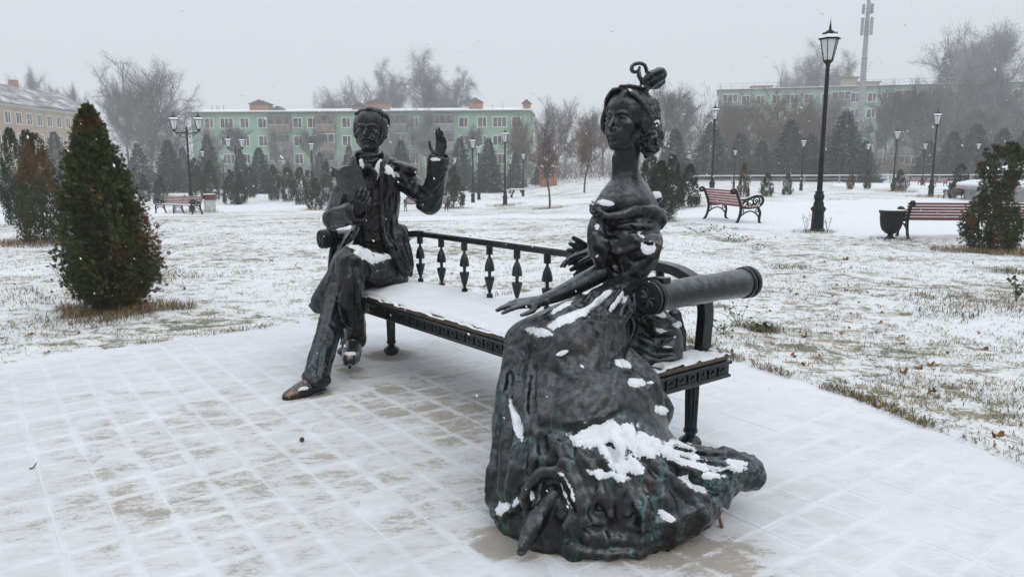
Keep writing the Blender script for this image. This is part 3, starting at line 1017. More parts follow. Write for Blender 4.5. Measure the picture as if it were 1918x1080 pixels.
class Facade:
    def __init__(s, root, P0, P1):
        s.root = root
        s.P0, s.P1 = np.array(P0, float), np.array(P1, float)
        d = s.P1 - s.P0; s.L = np.linalg.norm(d); s.u = d / s.L
        n = np.array([s.u[1], -s.u[0]])
        if n @ (-s.P0) < 0: n = -n
        s.n = n
        s.M = np.eye(4); s.M[:2, 0] = s.u; s.M[:2, 1] = -n; s.M[:2, 3] = s.P0      # x along, y inward
        if np.cross(s.u, -n) < 0: pass
    def sx(s, x, y=250):
        r = at(x, y, 1.0)[:2]
        A_ = np.array([[s.u[0], -r[0]], [s.u[1], -r[1]]])
        return np.linalg.solve(A_, -s.P0)[0]
    def sz(s, sx_, y):
        p = s.P0 + s.u * sx_
        a = math.atan((CY - y) / FPX) - PITCH
        return CAM_H + math.hypot(*p) * 0 + p[1] * math.tan(a)
    def part(s, name, mb, mat, parent=None):
        return mb.build(name, mat, parent or s.root, M=s.M, world=True)
    def window(s, c, z, w=1.25, h=1.4, panes=2):
        mb = MB(); t = .13
        mb.box((c - w / 2 - t, -.05, z - h / 2 - t), (c - w / 2, .03, z + h / 2 + t)); mb.box((c + w / 2, -.05, z - h / 2 - t), (c + w / 2 + t, .03, z + h / 2 + t))
        mb.box((c - w / 2, -.05, z + h / 2), (c + w / 2, .03, z + h / 2 + t)); mb.box((c - w / 2, -.09, z - h / 2 - t), (c + w / 2, .03, z - h / 2))
        for k in range(1, panes): 
            xx = c - w / 2 + w * k / panes + (.12 if panes == 2 else 0)
            mb.box((xx - .05, -.035, z - h / 2), (xx + .05, .02, z + h / 2))
        f = s.part('window', mb, M_FRAME)
        mb = MB(); mb.box((c - w / 2, -.012, z - h / 2), (c + w / 2, .012, z + h / 2))
        s.part('pane', mb, M_PANE, f)
        return f
    def balcony(s, c, z, w, style, mat):
        """z: floor of the storey"""
        mb = MB(); D = 1.0
        mb.box((c - w / 2, -D, z - .12), (c + w / 2, -.001, z)); 
        mb.box((c - w / 2, -D, z), (c + w / 2, -D + .08, z + 1.05)); mb.box((c - w / 2, -D + .08, z), (c - w / 2 + .08, -.001, z + 1.05)); mb.box((c + w / 2 - .08, -D + .08, z), (c + w / 2, -.001, z + 1.05))
        o = s.part('balcony', mb, mat)
        if style:   # glazed in
            mb = MB(); n = max(3, int(w / .9))
            for k in range(n + 1):
                x = c - w / 2 + .04 + (w - .08) * k / n
                mb.box((x - .045, -D + .005, z + 1.05), (x + .045, -D + .075, z + 2.35))
            mb.box((c - w / 2, -D, z + 2.35), (c + w / 2, -.001, z + 2.5))
            s.part('glazing_bars', mb, M_FRAME if style == 1 else mat, o)
            mb = MB(); mb.box((c - w / 2 + .03, -D + .03, z + 1.05), (c + w / 2 - .03, -D + .05, z + 2.35))
            s.part('pane', mb, M_PANE, o)
        else:
            mb = MB(); mb.box((c - w / 2 + .5, -.02, z + .1), (c + w / 2 - .5, .01, z + 2.2)); s.part('balcony_door', mb, M_PANE, o)
        mb = MB(); mb.box((c - w / 2 + .02, -D - .02, z + 1.051), (c + w / 2 - .02, -D + .10, z + 1.09)); s.part('snow', mb, M_SNOW, o)
        return o
# --- long green house across the middle
gh = empty('apartment_building', (-24, 120, -1.5), 0, 'long green four-storey apartment house with snowy roof behind the bronze man', 'building')
F = Facade(gh, (-51.2, 122.0), (2.6, 117.5))
ZR, ZB = 9.55, -1.6
mb = MB(); mb.box((0, .03, ZB), (F.L, 12, ZR)); F.part('wall', mb, M_GREEN)
mb = MB(); mb.box((-.35, -.45, ZR), (F.L + .35, 12.4, ZR + .16)); F.part('eave', mb, M_ROOF)
mb = MB()
prof = [(-.47, ZR + .161), (-.47, ZR + .30), (6, ZR + 1.05), (12.4, ZR + .35), (12.4, ZR + .161)]
V = [(x, y, z) for x in (-.33, F.L + .33) for (y, z) in prof]
mb.add(V, [(0, 1, 2, 3, 4), (9, 8, 7, 6, 5)] + [(i, (i + 1) % 5 + 0, (i + 1) % 5 + 5, i + 5) for i in range(5)])
rf = F.part('roof', mb, M_SNOW)
ROWS = [ZR - 1.55 - 2.78 * k for k in range(4)]
wcols = [(393, 1), (426, 3), (459, 1), (492, 2), (558, 2), (585, 2), (649, 2), (776, 2), (804, 2), (868, 2), (903, 2), (936, 3), (967, 2)]
for (x, n_) in wcols:
    c = F.sx(x)
    for z in ROWS: F.window(c, z, 2.0 if n_ == 3 else 1.25, 1.4, max(2, n_))
rb_ = np.random.default_rng(8)
for (x, w) in ((527, 3.4), (612, 3.0), (742, 3.6), (832, 3.2)):
    c = F.sx(x)
    for k, z in enumerate(ROWS):
        F.balcony(c, z - 1.35, w, int(rb_.integers(0, 3)) if k else 2, (M_BALC, M_BALC2)[int(rb_.integers(0, 2))])
for (x, w, h) in ((478, 3.2, 1.5), (512, 2.0, .5), (668, 2.4, 1.0), (700, 3.6, 1.5), (888, 2.0, 1.6), (985, 1.1, 1.3)):
    c = F.sx(x, 200)
    mb = MB(); mb.box((c - w / 2, 1.5, ZR + .3), (c + w / 2, 3.2, ZR + h)); ch = F.part('chimney', mb, M_BRICK, rf)
    mb = MB(); mb.prism([(-w / 2 - .25, 0), (w / 2 + .25, 0), (0, .7)], (c, 2.35, ZR + h + .003), (1, 0, 0), (0, 0, 1), 2.1); F.part('chimney_cap', mb, M_ROOF, rf)
mb = MB()
for x in (386, 395, 399, 408, 660, 661, 920, 940):
    c = F.sx(x, 200); mb.bar((c, 2, ZR), (c, 2, ZR + (2.6 if x == 660 else 1.4)), .07)
c = F.sx(660, 190)
for k in range(3): mb.bar((c - .9 + .2 * k, 2, ZR + 2.5 - .35 * k), (c + .9 - .2 * k, 2, ZR + 2.5 - .35 * k), .05)
F.part('antenna', mb, M_METAL, rf)
# --- green house on the right
gr = empty('apartment_building', (70, 137, -.3), 0, 'green five-storey apartment house with roof railing behind trees on the right', 'building')
F = Facade(gr, (38.9, 145.0), (104, 126.5))
ZR, ZB = 15.2, -.3
mb = MB(); mb.box((0, .03, ZB), (F.L, 14, ZR)); F.part('wall', mb, M_GREEN2)
mb = MB(); mb.box((-.3, -.35, ZR), (F.L + .3, 14.3, ZR + .22)); rf = F.part('roof', mb, M_ROOF)
mb = MB(); mb.box((-.28, -.33, ZR + .222), (F.L + .28, 14.28, ZR + .32)); F.part('snow', mb, M_SNOW, rf)
ROWS = [ZR - 1.75 - 2.85 * k for k in range(5)]
for (x, n_) in ((1395, 2), (1422, 2), (1452, 2), (1482, 3), (1512, 2), (1544, 2), (1599, 2), (1630, 2), (1658, 2), (1722, 2), (1750, 2), (1782, 3), (1842, 2), (1872, 2), (1902, 2)):
    c = F.sx(x, 220)
    for z in ROWS: F.window(c, z, 2.0 if n_ == 3 else 1.3, 1.45, max(2, n_))
for (x, w) in ((1366, 2.7), (1572, 3.2), (1692, 3.2), (1812, 3.2)):
    c = F.sx(x, 220)
    for k, z in enumerate(ROWS): F.balcony(c, z - 1.4, w, 1 if k == 0 else int(rb_.integers(0, 3)), (M_BALC, M_BALC2)[int(rb_.integers(0, 2))])
S = Facade(gr, (41.5, 158.5), (38.9, 145.0))
for q in (3.5, 9.5):
    for z in ROWS: S.window(q, z, 1.2, 1.4)
mb = MB()
for k in range(34):
    x = .3 + k * (F.L - .6) / 33
    mb.bar((x, .2, ZR + .22), (x, .2, ZR + 1.3), .06)
for z in (.75, 1.27): mb.bar((.3, .2, ZR + z), (F.L - .3, .2, ZR + z), .05)
for k in range(8): mb.bar((.3, .2 + 1.9 * k, ZR + .22), (.3, .2 + 1.9 * k, ZR + 1.3), .06)
for z in (.75, 1.27): mb.bar((.3, .2, ZR + z), (.3, 13.5, ZR + z), .05)
F.part('roof_railing', mb, M_METAL, rf)
for (x0, x1, h) in ((1408, 1446, .9), (1582, 1610, 2.0), (1612, 1652, 1.1)):
    a, b_ = F.sx(x0, 170), F.sx(x1, 170)
    mb = MB(); mb.box((a, 3, ZR + .33), (b_, 6, ZR + h)); o = F.part('roof_hut', mb, M_BEIGE, rf)
    mb = MB(); mb.box((a - .3, 2.6, ZR + h + .002), (b_ + .3, 6.4, ZR + h + .16)); F.part('hut_roof', mb, M_ROOF, o)
mb = MB(); c = F.sx(1631, 150)
mb.bar((c, 4, ZR + .3), (c - .5, 4, ZR + 5.2), .09)
for k in range(4): mb.bar((c - 1.3 + .25 * k - .4, 4, ZR + 4.9 - .5 * k), (c + 1.3 - .25 * k - .4, 4, ZR + 4.6 - .5 * k), .05)
F.part('antenna', mb, M_METAL, rf)
# --- beige house at the left
bh = empty('apartment_building', (-71, 115, -1.2), 0, 'beige three-storey house with snowy pitched roof at the left edge', 'building')
F = Facade(bh, (-70.5, 88.0), (-71.8, 131.0))
ZR, ZB = 10.0, -1.5
mb = MB(); mb.box((0, .03, ZB), (F.L, 12, ZR)); F.part('wall', mb, M_BEIGE)
mb = MB()
prof = [(-.6, ZR + .001), (-.6, ZR + .2), (5, ZR + 3.4), (6.5, ZR + 3.4), (12.6, ZR + .2), (12.6, ZR + .001)]
V = [(x, y, z) for x in (-.4, F.L + .4) for (y, z) in prof]
mb.add(V, [(0, 1, 2, 3, 4, 5), (11, 10, 9, 8, 7, 6)] + [(i, (i + 1) % 6, (i + 1) % 6 + 6, i + 6) for i in range(6)])
def mat_snowroof():
    m, nt, b = new_mat('snow_patched_roof')
    g = N(nt); P = g.pos()
    f = g.noise(.8, 5, .65, g.map(P, (1, .5, 1))); k = g.noise(3.5, 3, .6, P)
    g.l(g.mix(g.ramp(g.math('ADD', f, g.math('MULTIPLY', k, .3)), .58, .82), (.15, .135, .135), (.56, .58, .61)), b.inputs['Base Color'])
    b.inputs['Roughness'].default_value = .85
    return m
rf = F.part('roof', mb, mat_snowroof())
for q in np.arange(2.0, F.L - 1, 2.55):
    for z in (ZR - 1.9, ZR - 4.9, ZR - 7.9): F.window(q, z, 1.15, 1.55)
mb = MB(); mb.box((-.1, -.06, ZR - .35), (F.L + .1, .029, ZR - .02)); F.part('cornice', mb, M_FRAME)
for q in (6, 17, 30):
    mb = MB(); mb.box((q, 4.6, ZR + 2.9), (q + .9, 5.6, ZR + 4.3)); F.part('chimney', mb, M_BRICK, rf)
mb = MB(); mb.prism([(-1.2, 0), (1.2, 0), (0, 1.1)], (14, 2.2, ZR + 1.9), (1, 0, 0), (0, 0, 1), 2.6); F.part('dormer', mb, M_ROOF, rf)
# --- small orange kiosk far behind the young tree
p = ground(1026, 349)
k_ = empty('kiosk', tuple(p), .1, 'small orange kiosk behind the young bare tree', 'kiosk')
mb = MB(); mb.box((-.75, -.6, 0), (.75, .6, 1.75)); mb.build('wall', simple('orange_paint', (.30, .13, .075), .7, 0, .15, 3), k_)
mb = MB(); mb.prism([(-.95, 0), (.95, 0), (.0, .35)], (0, 0, 1.755), (1, 0, 0), (0, 0, 1), 1.5); mb.build('roof', M_SNOW, k_)
mb = MB(); mb.box((-.45, -.63, .8), (.45, -.605, 1.5)); mb.build('hatch', M_PANE, k_)
# --- cell tower
p = at(1603, 330, 121.0)
tw = empty('cell_tower', (p[0], p[1], -.3), 0, 'tall grey tubular mast with antenna panels above the right house', 'mast')
mb = MB(); mb.lathe([(.62, 0), (.52, 8), (.47, 14), (.47, 14.1), (.53, 14.15), (.53, 14.4), (.44, 14.45), (.40, 18), (.46, 18.05), (.46, 18.3), (.38, 18.35), (.34, 22), (.26, 26), (.22, 33)], 14)
mb.build('mast_pole', M_METAL, tw, angle=40)
for (z, n_, r, hh) in ((21.6, 3, .75, 2.6), (24.9, 3, .7, 1.4), (27.2, 3, .7, 2.0), (30, 3, .7, 2)):
    for k in range(n_):
        a = k * 2.094 + .5 + z
        mb = MB(); M = np.array(Matrix.Rotation(a, 4, 'Z'))
        mb.box((r - .12, -.28, z), (r + .12, .28, z + hh), M=M)
        mb.bar(M[:3, :3] @ np.array([.2, 0, z + hh * .5]), M[:3, :3] @ np.array([r - .12, 0, z + hh * .5]), .1)
        mb.build('antenna_panel', M_METAL, tw)
# ------------------------------------------------------------------ trees and shrubs
M_BARK = simple('bark', (.085, .072, .062), .9, 0, .35, 6)
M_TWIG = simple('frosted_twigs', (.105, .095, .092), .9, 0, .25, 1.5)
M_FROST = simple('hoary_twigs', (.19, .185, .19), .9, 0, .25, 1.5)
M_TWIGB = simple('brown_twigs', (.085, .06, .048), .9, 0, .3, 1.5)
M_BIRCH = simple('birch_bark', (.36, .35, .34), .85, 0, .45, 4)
def mat_foliage(name, cols, rust=None, amt=.0, scale=1.6, snow=0.0):
    m, nt, b = new_mat(name)
    g = N(nt); P = g.coord('Object')
    info = g.n('ShaderNodeObjectInfo')
    off = g.n('ShaderNodeVectorMath', operation='ADD'); g.l(P, off.inputs[0])
    cb = g.n('ShaderNodeCombineXYZ'); g.l(g.math('MULTIPLY', info.outputs['Random'], 37.0), cb.inputs[0]); g.l(cb.outputs[0], off.inputs[1])
    v = off.outputs[0]
    f = g.noise(scale * 3, 3, .65, v); h = g.noise(scale * 14, 2, .6, v)
    c = g.mix(g.ramp(f, .35, .65), cols[0], cols[1])
    c = g.mix(g.math('MULTIPLY', g.ramp(h, .45, .7), .7), c, cols[2])
    if rust:
        r = g.ramp(g.math('ADD', g.math('MULTIPLY', g.noise(scale * 1.3, 3, .6, v), .75), g.math('MULTIPLY', h, .25)), 1 - amt - .06, 1 - amt + .05)
        c = g.mix(r, c, rust)
    if snow > 0:
        s_ = g.ramp(g.noise(26, 2, .6, v), .72 - snow, .80 - snow)
        geo = g.n('ShaderNodeNewGeometry'); sp = g.n('ShaderNodeSeparateXYZ'); g.l(geo.outputs['Normal'], sp.inputs[0])
        c = g.mix(g.math('MULTIPLY', s_, g.ramp(g.math('ABSOLUTE', sp.outputs[2]), .5, .9)), c, (.72, .74, .77))
    g.l(c, b.inputs['Base Color'])
    b.inputs['Roughness'].default_value = .7
    b.inputs['Specular IOR Level'].default_value = .25
    return m
M_THUJA = mat_foliage('thuja_green', ((.016, .024, .007), (.052, .068, .018), (.105, .108, .034)), (.17, .055, .024), .415, 1.5)
M_THUJA2 = mat_foliage('thuja_bronze', ((.020, .028, .009), (.050, .062, .018), (.090, .088, .028)), (.16, .075, .028), .46, .9)
M_THUJA3 = mat_foliage('thuja_dark', ((.012, .022, .009), (.028, .044, .015), (.048, .062, .022)), (.08, .05, .02), .32, .7)
M_SPRUCE = mat_foliage('spruce_needles', ((.030, .048, .034), (.046, .070, .050), (.07, .092, .070)), None, 0, .4, .10)
def spread(tmpl, faces, O, R, S):
    """many copies of a small template: O (n,3), R (n,3,3), S (n,)"""
    V = np.einsum('nij,kj->nki', R, tmpl) * S[:, None, None] + O[:, None, :]
    k = len(tmpl)
    F = (np.asarray(faces)[None] + (np.arange(len(O)) * k)[:, None, None]).reshape(-1, np.asarray(faces).shape[1])
    return V.reshape(-1, 3), F
def frames(D, rng, roll=None):
    """orthonormal frames whose z axis is D"""
    D = D / np.linalg.norm(D, axis=1)[:, None]
    r = rng.standard_normal(D.shape) if roll is None else roll
    X = np.cross(r, D); X /= np.linalg.norm(X, axis=1)[:, None] + 1e-9
    Y = np.cross(D, X)
    return np.stack([X, Y, D], 2)
# flat fan of scale-leaf shoots
def fan_template(n):
    V, F = [], []
    for i in range(n):
        a = (i - (n - 1) / 2) * .42
        L = 1 - .25 * abs(i - (n - 1) / 2) / max(1, (n - 1) / 2)
        d = np.array([math.sin(a), 0, math.cos(a)]); p = np.array([math.cos(a), 0, -math.sin(a)])
        w = .095
        b0 = np.array([0, 0, .12 * (i % 2)])
        q = len(V)
        V += [b0 - p * w * .5, b0 + d * L * .55 - p * w + np.array([0, .05, 0]), b0 + d * L, b0 + d * L * .55 + p * w + np.array([0, -.05, 0])]
        F += [(q, q + 3, q + 2, q + 1)]
    return np.array(V), np.array(F)
def thuja_mesh(seed, H, Rm, n, leaf, prof, lumps=.25, tufts=5, base=.04):
    rng = np.random.default_rng(seed)
    # upright boughs carry the sprays
    nb = max(12, int(n / 55))
    tb = rng.random(nb) ** 1.3
    ab = rng.random(nb) * 6.283
    zc = base + tb * (1 - base)
    rad = np.interp(zc, [p[0] for p in prof], [p[1] for p in prof]) * Rm
    lump = 1 + lumps * rng.normal(0, 1, nb)
    rr = rad * np.clip(.45 + .62 * rng.random(nb) ** .5, 0, 1.07) * np.clip(lump, .6, 1.45)
    cb = np.stack([rr * np.cos(ab), rr * np.sin(ab), zc * H], 1)
    bl = (.16 + .12 * rng.random(nb)) * H * (.5 + .5 * (1 - zc)) 
    k = rng.integers(0, nb, n)
    t = rng.random(n)
    wid = .065 * H * (1 - .75 * t) * (.6 + .6 * (1 - zc[k]))
    th = rng.random(n) * 6.283; q = rng.random(n) ** .5
    out = np.stack([np.cos(ab[k]), np.sin(ab[k]), np.zeros(n)], 1)
    O = cb[k] + np.stack([np.cos(th) * wid * q, np.sin(th) * wid * q, (t - .45) * bl[k]], 1) + out * (t * .03 * H)[:, None]
    rmax = np.interp(np.clip(O[:, 2] / H, 0, 1), [p[0] for p in prof], [p[1] for p in prof]) * Rm * 1.42 + .02
    rl = np.hypot(O[:, 0], O[:, 1]); keep = (rl < rmax * (1 + .16 * rng.standard_normal(n))) & (O[:, 2] > .02 * H) & (O[:, 2] < H)
    O, th, k, q = O[keep], th[keep], k[keep], q[keep]
    D = np.stack([np.cos(th) * .5, np.sin(th) * .5, np.full(len(O), .75)], 1) + out[keep] * .55 + rng.normal(0, .35, (len(O), 3))
    R = frames(D, rng)
    T, F = fan_template(tufts)
    return spread(T, F, O, R, leaf * (.6 + .8 * rng.random(len(O))))
PROF_CONE = [(0, .48), (.08, .85), (.2, 1.0), (.45, .82), (.7, .52), (.88, .26), (1, .05)]
PROF_COL = [(0, .6), (.1, .9), (.35, 1.0), (.65, .88), (.85, .55), (1, .12)]
def limb_mesh(seed, H, r0, n=5):
    rng = np.random.default_rng(seed)
    mb = MB()
    mb.tube([(0, 0, -.05), (.01, 0, H * .3), (0, .01, H * .85)], [r0, r0 * .7, r0 * .15], 7)
    for i in range(n):
        a = 6.283 * i / n + rng.random(); z = H * (.02 + .35 * rng.random())
        mb.tube([(0, 0, z), (math.cos(a) * H * .07, math.sin(a) * H * .07, z + H * .06), (math.cos(a) * H * .12, math.sin(a) * H * .12, z + H * .28)], [r0 * .6, r0 * .5, r0 * .15], 6)
    return mb.mesh('trunk', True)
PROTO = {}
def proto(key, maker):
    if key not in PROTO: PROTO[key] = maker()
    return PROTO[key]
def plant(name, x, base, top, label, cat, group, key, maker_leaf, maker_trunk, mats, rz=0.0, wid=1.0, Y=None):
    """place a unit-height plant: base and top are rows of the photograph"""
    if Y is None: p = ground(x, base)
    else:
        p = at(x, 330, Y); p[2] = terrain(p[0], p[1])
    H = at(x, top, p[1])[2] - p[2]
    o = empty(name, (p[0], p[1], p[2] - .02), rz, label, cat, group)
    tm = proto((key, 't'), maker_trunk); lm = proto((key, 'l'), maker_leaf)
    a = link('trunk', tm, None, o); b_ = link('crown', lm, None, o)
    for q, m in ((a, mats[0]), (b_, mats[1])):
        if len(q.data.materials) == 0: q.data.materials.append(m)
        else:
            q.material_slots[0].link = 'OBJECT'; q.material_slots[0].material = m
    o.scale = (H * wid * ((1.25 if x > 1150 else 1.0) if name == 'spruce' else 1), H * wid * ((1.25 if x > 1150 else 1.0) if name == 'spruce' else 1), H)
    return o, H
def leafmesh(V, F, name='crown'): return mesh_np(name, V, F, False)
# --- bare crowns
def bare_tree(seed, kind='birch', twigs=2600):
    """unit height; returns (trunk mesh, crown mesh)"""
    rng = np.random.default_rng(seed)
    segs = []   # (a, b, ra, rb)
    ends = []
    def grow(p, d, L, r, lev):
        n = 4 if lev < 2 else 3
        q = p
        for i in range(n):
            w = {'birch': .10, 'round': .16, 'upright': .07, 'young': .12}[kind]
            d = d + rng.normal(0, w, 3)
            if lev >= 1 and kind != 'birch': d[2] += .05
            if kind == 'birch' and lev >= 2: d[2] -= .16
            d = d / np.linalg.norm(d)
            q2 = q + d * L / n
            segs.append((q, q2, r * (1 - .22 * i / n), r * (1 - .22 * (i + 1) / n), lev))
            if lev >= 1: ends.append((q2, d, lev))
            if lev < 3:
                nc = {0: 2, 1: 2, 2: 2}[lev] if i > 0 or lev > 0 else 0
                for _ in range(nc):
                    a = rng.random() * 6.283
                    sp = {'birch': .62, 'round': .85, 'upright': .5, 'young': .75}[kind] * (.7 + .5 * rng.random())
                    u = np.cross(d, rng.standard_normal(3)); u /= np.linalg.norm(u)
                    nd = d * math.cos(sp) + u * math.sin(sp)
                    grow(q2, nd, L * (.62 if lev == 0 else .58) * (.75 + .4 * rng.random()), r * (.5 if lev == 0 else .55), lev + 1)
            q = q2
        return q
    if kind == 'round': 
        segs.append((np.zeros(3), np.array([0, 0, .22]), .028, .024, 0))
        for k in range(5):
            a = k * 1.256 + rng.random() * .5
            grow(np.array([0, 0, .2 + .02 * k]), np.array([math.cos(a) * .45, math.sin(a) * .45, .9]), .58, .013, 1)
    else:
        segs.append((np.zeros(3), np.array([0, 0, .16]), .020, .018, 0))
        grow(np.array([0, 0, .16]), np.array([0, 0, 1.0]), .72, .018, 0)
    P = np.array([e[0] for e in ends]); D = np.array([e[1] for e in ends]); Lv = np.array([e[2] for e in ends])
    top = max(P[:, 2].max(), .9)
    tm, cm = MB(), MB()
    for a, b_, ra, rb, lev in segs:
        a, b_ = a / top, b_ / top
        (tm if lev == 0 else cm).tube([a, b_], [max(ra * (.85 if lev < 3 else .7), .0006), max(rb * (.85 if lev < 3 else .7), .0005)], 5 if lev == 0 else 3, cap=False)
    k = rng.integers(0, len(P), twigs)
    V, F, nv = [], [], 0
    O = P[k] / top + rng.normal(0, .016, (twigs, 3))
    dd = D[k] + rng.normal(0, .55, (twigs, 3))
    n_ = 4
    tv = []
    L = (.045 + .06 * rng.random(twigs)) * (1.25 if kind == 'birch' else .85)
    w = .00085
    cur = O; d = dd / np.linalg.norm(dd, axis=1)[:, None]
    rows = []
    for i in range(n_):
        side = np.cross(d, rng.standard_normal((twigs, 3))); side /= np.linalg.norm(side, axis=1)[:, None] + 1e-9
        ww = w * (1 - .7 * i / n_)
        rows += [cur - side * ww, cur + side * ww]
        cur = cur + d * (L / n_)[:, None]
        d = d + np.array([0, 0, -.42 if kind == 'birch' else .10]); d /= np.linalg.norm(d, axis=1)[:, None]
    TV = np.stack(rows, 1)                       # (twigs, 8, 3)
    TF = np.array([(2 * i, 2 * i + 1, 2 * i + 3, 2 * i + 2) for i in range(n_ - 1)])
    TFa = (TF[None] + (np.arange(twigs) * 8)[:, None, None]).reshape(-1, 4)
    cmV = np.concatenate(cm.v); cmF = np.array([f for f in cm.f])
    V = np.vstack([cmV, TV.reshape(-1, 3)]); F = np.vstack([cmF, TFa + len(cmV)])
    return tm.mesh('trunk', True), mesh_np('crown', V, F, False), (P / top, rng)
def with_leaves(base, n, size, seed):
    tm, cm, (P, rng) = base
    rng = np.random.default_rng(seed)
    k = rng.integers(0, len(P), n)
    O = P[k] + rng.normal(0, .022, (n, 3))
    T = np.array([(-.5, 0, 0), (0, .12, .5), (.5, 0, 0), (0, -.12, -.6)]); Fq = np.array([(0, 1, 2, 3)])
    V, F = spread(T, Fq, O, frames(rng.standard_normal((n, 3)), rng), size * (.6 + .8 * rng.random(n)))
    return mesh_np('leaves', V, F, False)
BARE = {}
for key, (sd, kind, tw) in dict(birch=(3, 'birch', 13000), birch2=(14, 'birch', 12000), round=(5, 'round', 15000), round2=(23, 'round', 12000), upright=(9, 'upright', 9000), upright2=(31, 'upright', 9000), young=(12, 'young', 1600)).items():
    BARE[key] = bare_tree(sd, kind, tw)
LEAVES = dict(young=with_leaves(BARE['young'], 420, .016, 2), round2=with_leaves(BARE['round2'], 5200, .013, 3), upright2=with_leaves(BARE['upright2'], 2600, .012, 4))
M_DRY = mat_foliage('withered_leaves', ((.12, .07, .04), (.17, .10, .055), (.22, .13, .06)), None, 0, 2)
GB = 'bare winter trees round the park'
def bare(x, top, Y, key, label, wid=1.0, rz=0.0, mats=(None, None), leaves=False):
    p = at(x, 340, Y); p[2] = terrain(p[0], p[1])
    H = at(x, top, Y)[2] - p[2]
    o = empty('bare_tree', (p[0], p[1], p[2] - .05), rz, label, 'tree', GB)
    a = link('trunk', BARE[key][0], mats[0] or M_BARK, o); b_ = link('crown', BARE[key][1], mats[1] or M_TWIG, o)
    if mats[1]: b_.material_slots[0].link = 'OBJECT'; b_.material_slots[0].material = mats[1]
    if leaves: link('leaves', LEAVES[key], M_DRY, o)
    o.scale = (H * wid, H * wid, H)
    return o
for args in (
    (790, 98, 150, 'birch', 'tall weeping birch whose crown rises above the green roof beside the raised hand', 0.72, .3),
    (850, 128, 152, 'birch2', 'slimmer birch leaning on the right side of the tallest weeping birch', .6, 1.9),
    (735, 112, 156, 'birch2', 'weeping birch rising behind the roof above the man\'s left shoulder', .6, 4.0),
    (680, 150, 165, 'round2', 'rounded bare treetop above the roof straight over the man\'s head', .9, 2.2),
    (622, 168, 160, 'round', 'low bushy treetop above the roof left of the man\'s head', .8, 1.0),
    (286, 108, 92, 'round', 'broad dense bare tree with a rounded crown left of the double lamp', .95, .4),
    (244, 150, 100, 'upright2', 'bare tree filling in beside the broad rounded tree', .7, 2.4),
    (318, 190, 84, 'round2', 'lower bare tree under the right side of the broad rounded tree', 1.1, 3.1),
    (66, 128, 150, 'upright', 'thin sparse tree rising behind the roof of the beige house', .6, .2),
    (122, 156, 150, 'upright2', 'slight bare tree just past the ridge of the beige house', .5, 1.4),
    (160, 158, 146, 'upright', 'slight bare tree between the beige house and the broad tree', .5, 3.7),
    (400, 235, 104, 'upright', 'thin bare tree before the left end of the green house', .9, 2.9),
    (455, 232, 104, 'upright2', 'thin bare tree before the green wall by the smaller double lamp', .9, .9),
    (520, 240, 105, 'upright', 'thin bare tree before the first balconies of the green house', .85, 4.4),
    (588, 238, 104, 'upright2', 'bare tree before the green wall left of the man\'s face', .85, 2.0),
    (745, 200, 100, 'round2', 'bare tree hiding the balconies right of the man\'s head', .85, .6),
    (800, 205, 102, 'upright', 'bare tree behind the raised hand', 1.1, 5.0),
    (880, 235, 105, 'upright2', 'thin bare tree right of the raised hand', .8, 3.0),
    (985, 215, 96, 'round2', 'bare tree with brown leaves at the right corner of the green house', .75, 1.3),
    (1042, 183, 98, 'round', 'tall bare tree behind the young lawn tree', .75, 2.0),
    (1090, 205, 92, 'round2', 'brownish tree left of the woman\'s face', .8, 4.1),
    (1130, 195, 100, 'upright', 'upright bare tree hidden partly by the woman\'s cheek', 1.1, .4),
    (1238, 160, 104, 'upright2', 'upright bare tree just right of the woman\'s hair', 1.0, 2.3),
    (1275, 185, 106, 'upright', 'grey bare tree left of the right green house', 1.1, 5.5),
    (1302, 200, 110, 'round2', 'bare tree at the corner of the right green house', .8, 3.3),
    (1385, 205, 100, 'round2', 'brown-leaved tree before the left windows of the right house', .95, .8),
    (1440, 170, 98, 'round2', 'largest brown-leaved tree before the right green house', .95, 2.7),
    (1492, 188, 96, 'round2', 'brown-leaved tree just left of the near lamp post', .9, 4.6),
    (1508, 74, 160, 'birch', 'weeping birch rising above the roof beside the near lamp', .62, 2.5),
    (1470, 120, 162, 'round', 'small bare treetop above the roof left of the near lamp', .5, 1.5),
    (1560, 100, 164, 'birch2', 'weeping birch behind the roof between lamp and mast', .6, .2),
    (1640, 200, 105, 'upright', 'thin bare tree before the green wall right of the mast', 1.0, 1.0),
    (1712, 150, 104, 'round', 'bare tree hiding the middle of the right house', .9, 3.0),
    (1768, 165, 100, 'round2', 'bare tree over the round dark shrub', .95, 5.1),
    (1782, 62, 158, 'upright2', 'tall bare tree above the roof beside the lone pine', 1.1, 2.0),
    (1848, 50, 156, 'upright', 'tallest bare tree above the right roof', 1.3, 4.0),
    (1905, 38, 152, 'birch', 'tall birch at the right edge above the roof', .62, .5),
    (1830, 150, 98, 'round', 'bare tree before the right house above the sparse thuja', .95, 1.1),
    (1885, 160, 96, 'round2', 'bare tree at the right edge before the house', 1.0, 2.6),
    (1360, 188, 108, 'upright2', 'thin bare tree before the left corner windows of the right house', 1.1, 2.2),
    (1540, 168, 104, 'round', 'bare tree before the balconies between the near lamp and the mast', .8, 4.9),
    (1676, 158, 102, 'upright2', 'slim bare tree just right of the mast', 1.0, 1.6),
    (1740, 148, 108, 'upright', 'dark bare tree above the lamp by the sparse thuja', 1.2, .7),
    (1800, 140, 104, 'round2', 'dense bare tree before the house above the fountain', .85, 3.6),
    (1860, 130, 106, 'upright2', 'bare tree reaching the roof line above the sparse thuja', 1.2, 5.3),
    (1950, 120, 100, 'round', 'bare tree cut by the right edge of the view', .95, .3)):
    x, top, Y, key, lab, wid, rz = args
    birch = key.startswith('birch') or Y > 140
    brown = 'brown' in lab
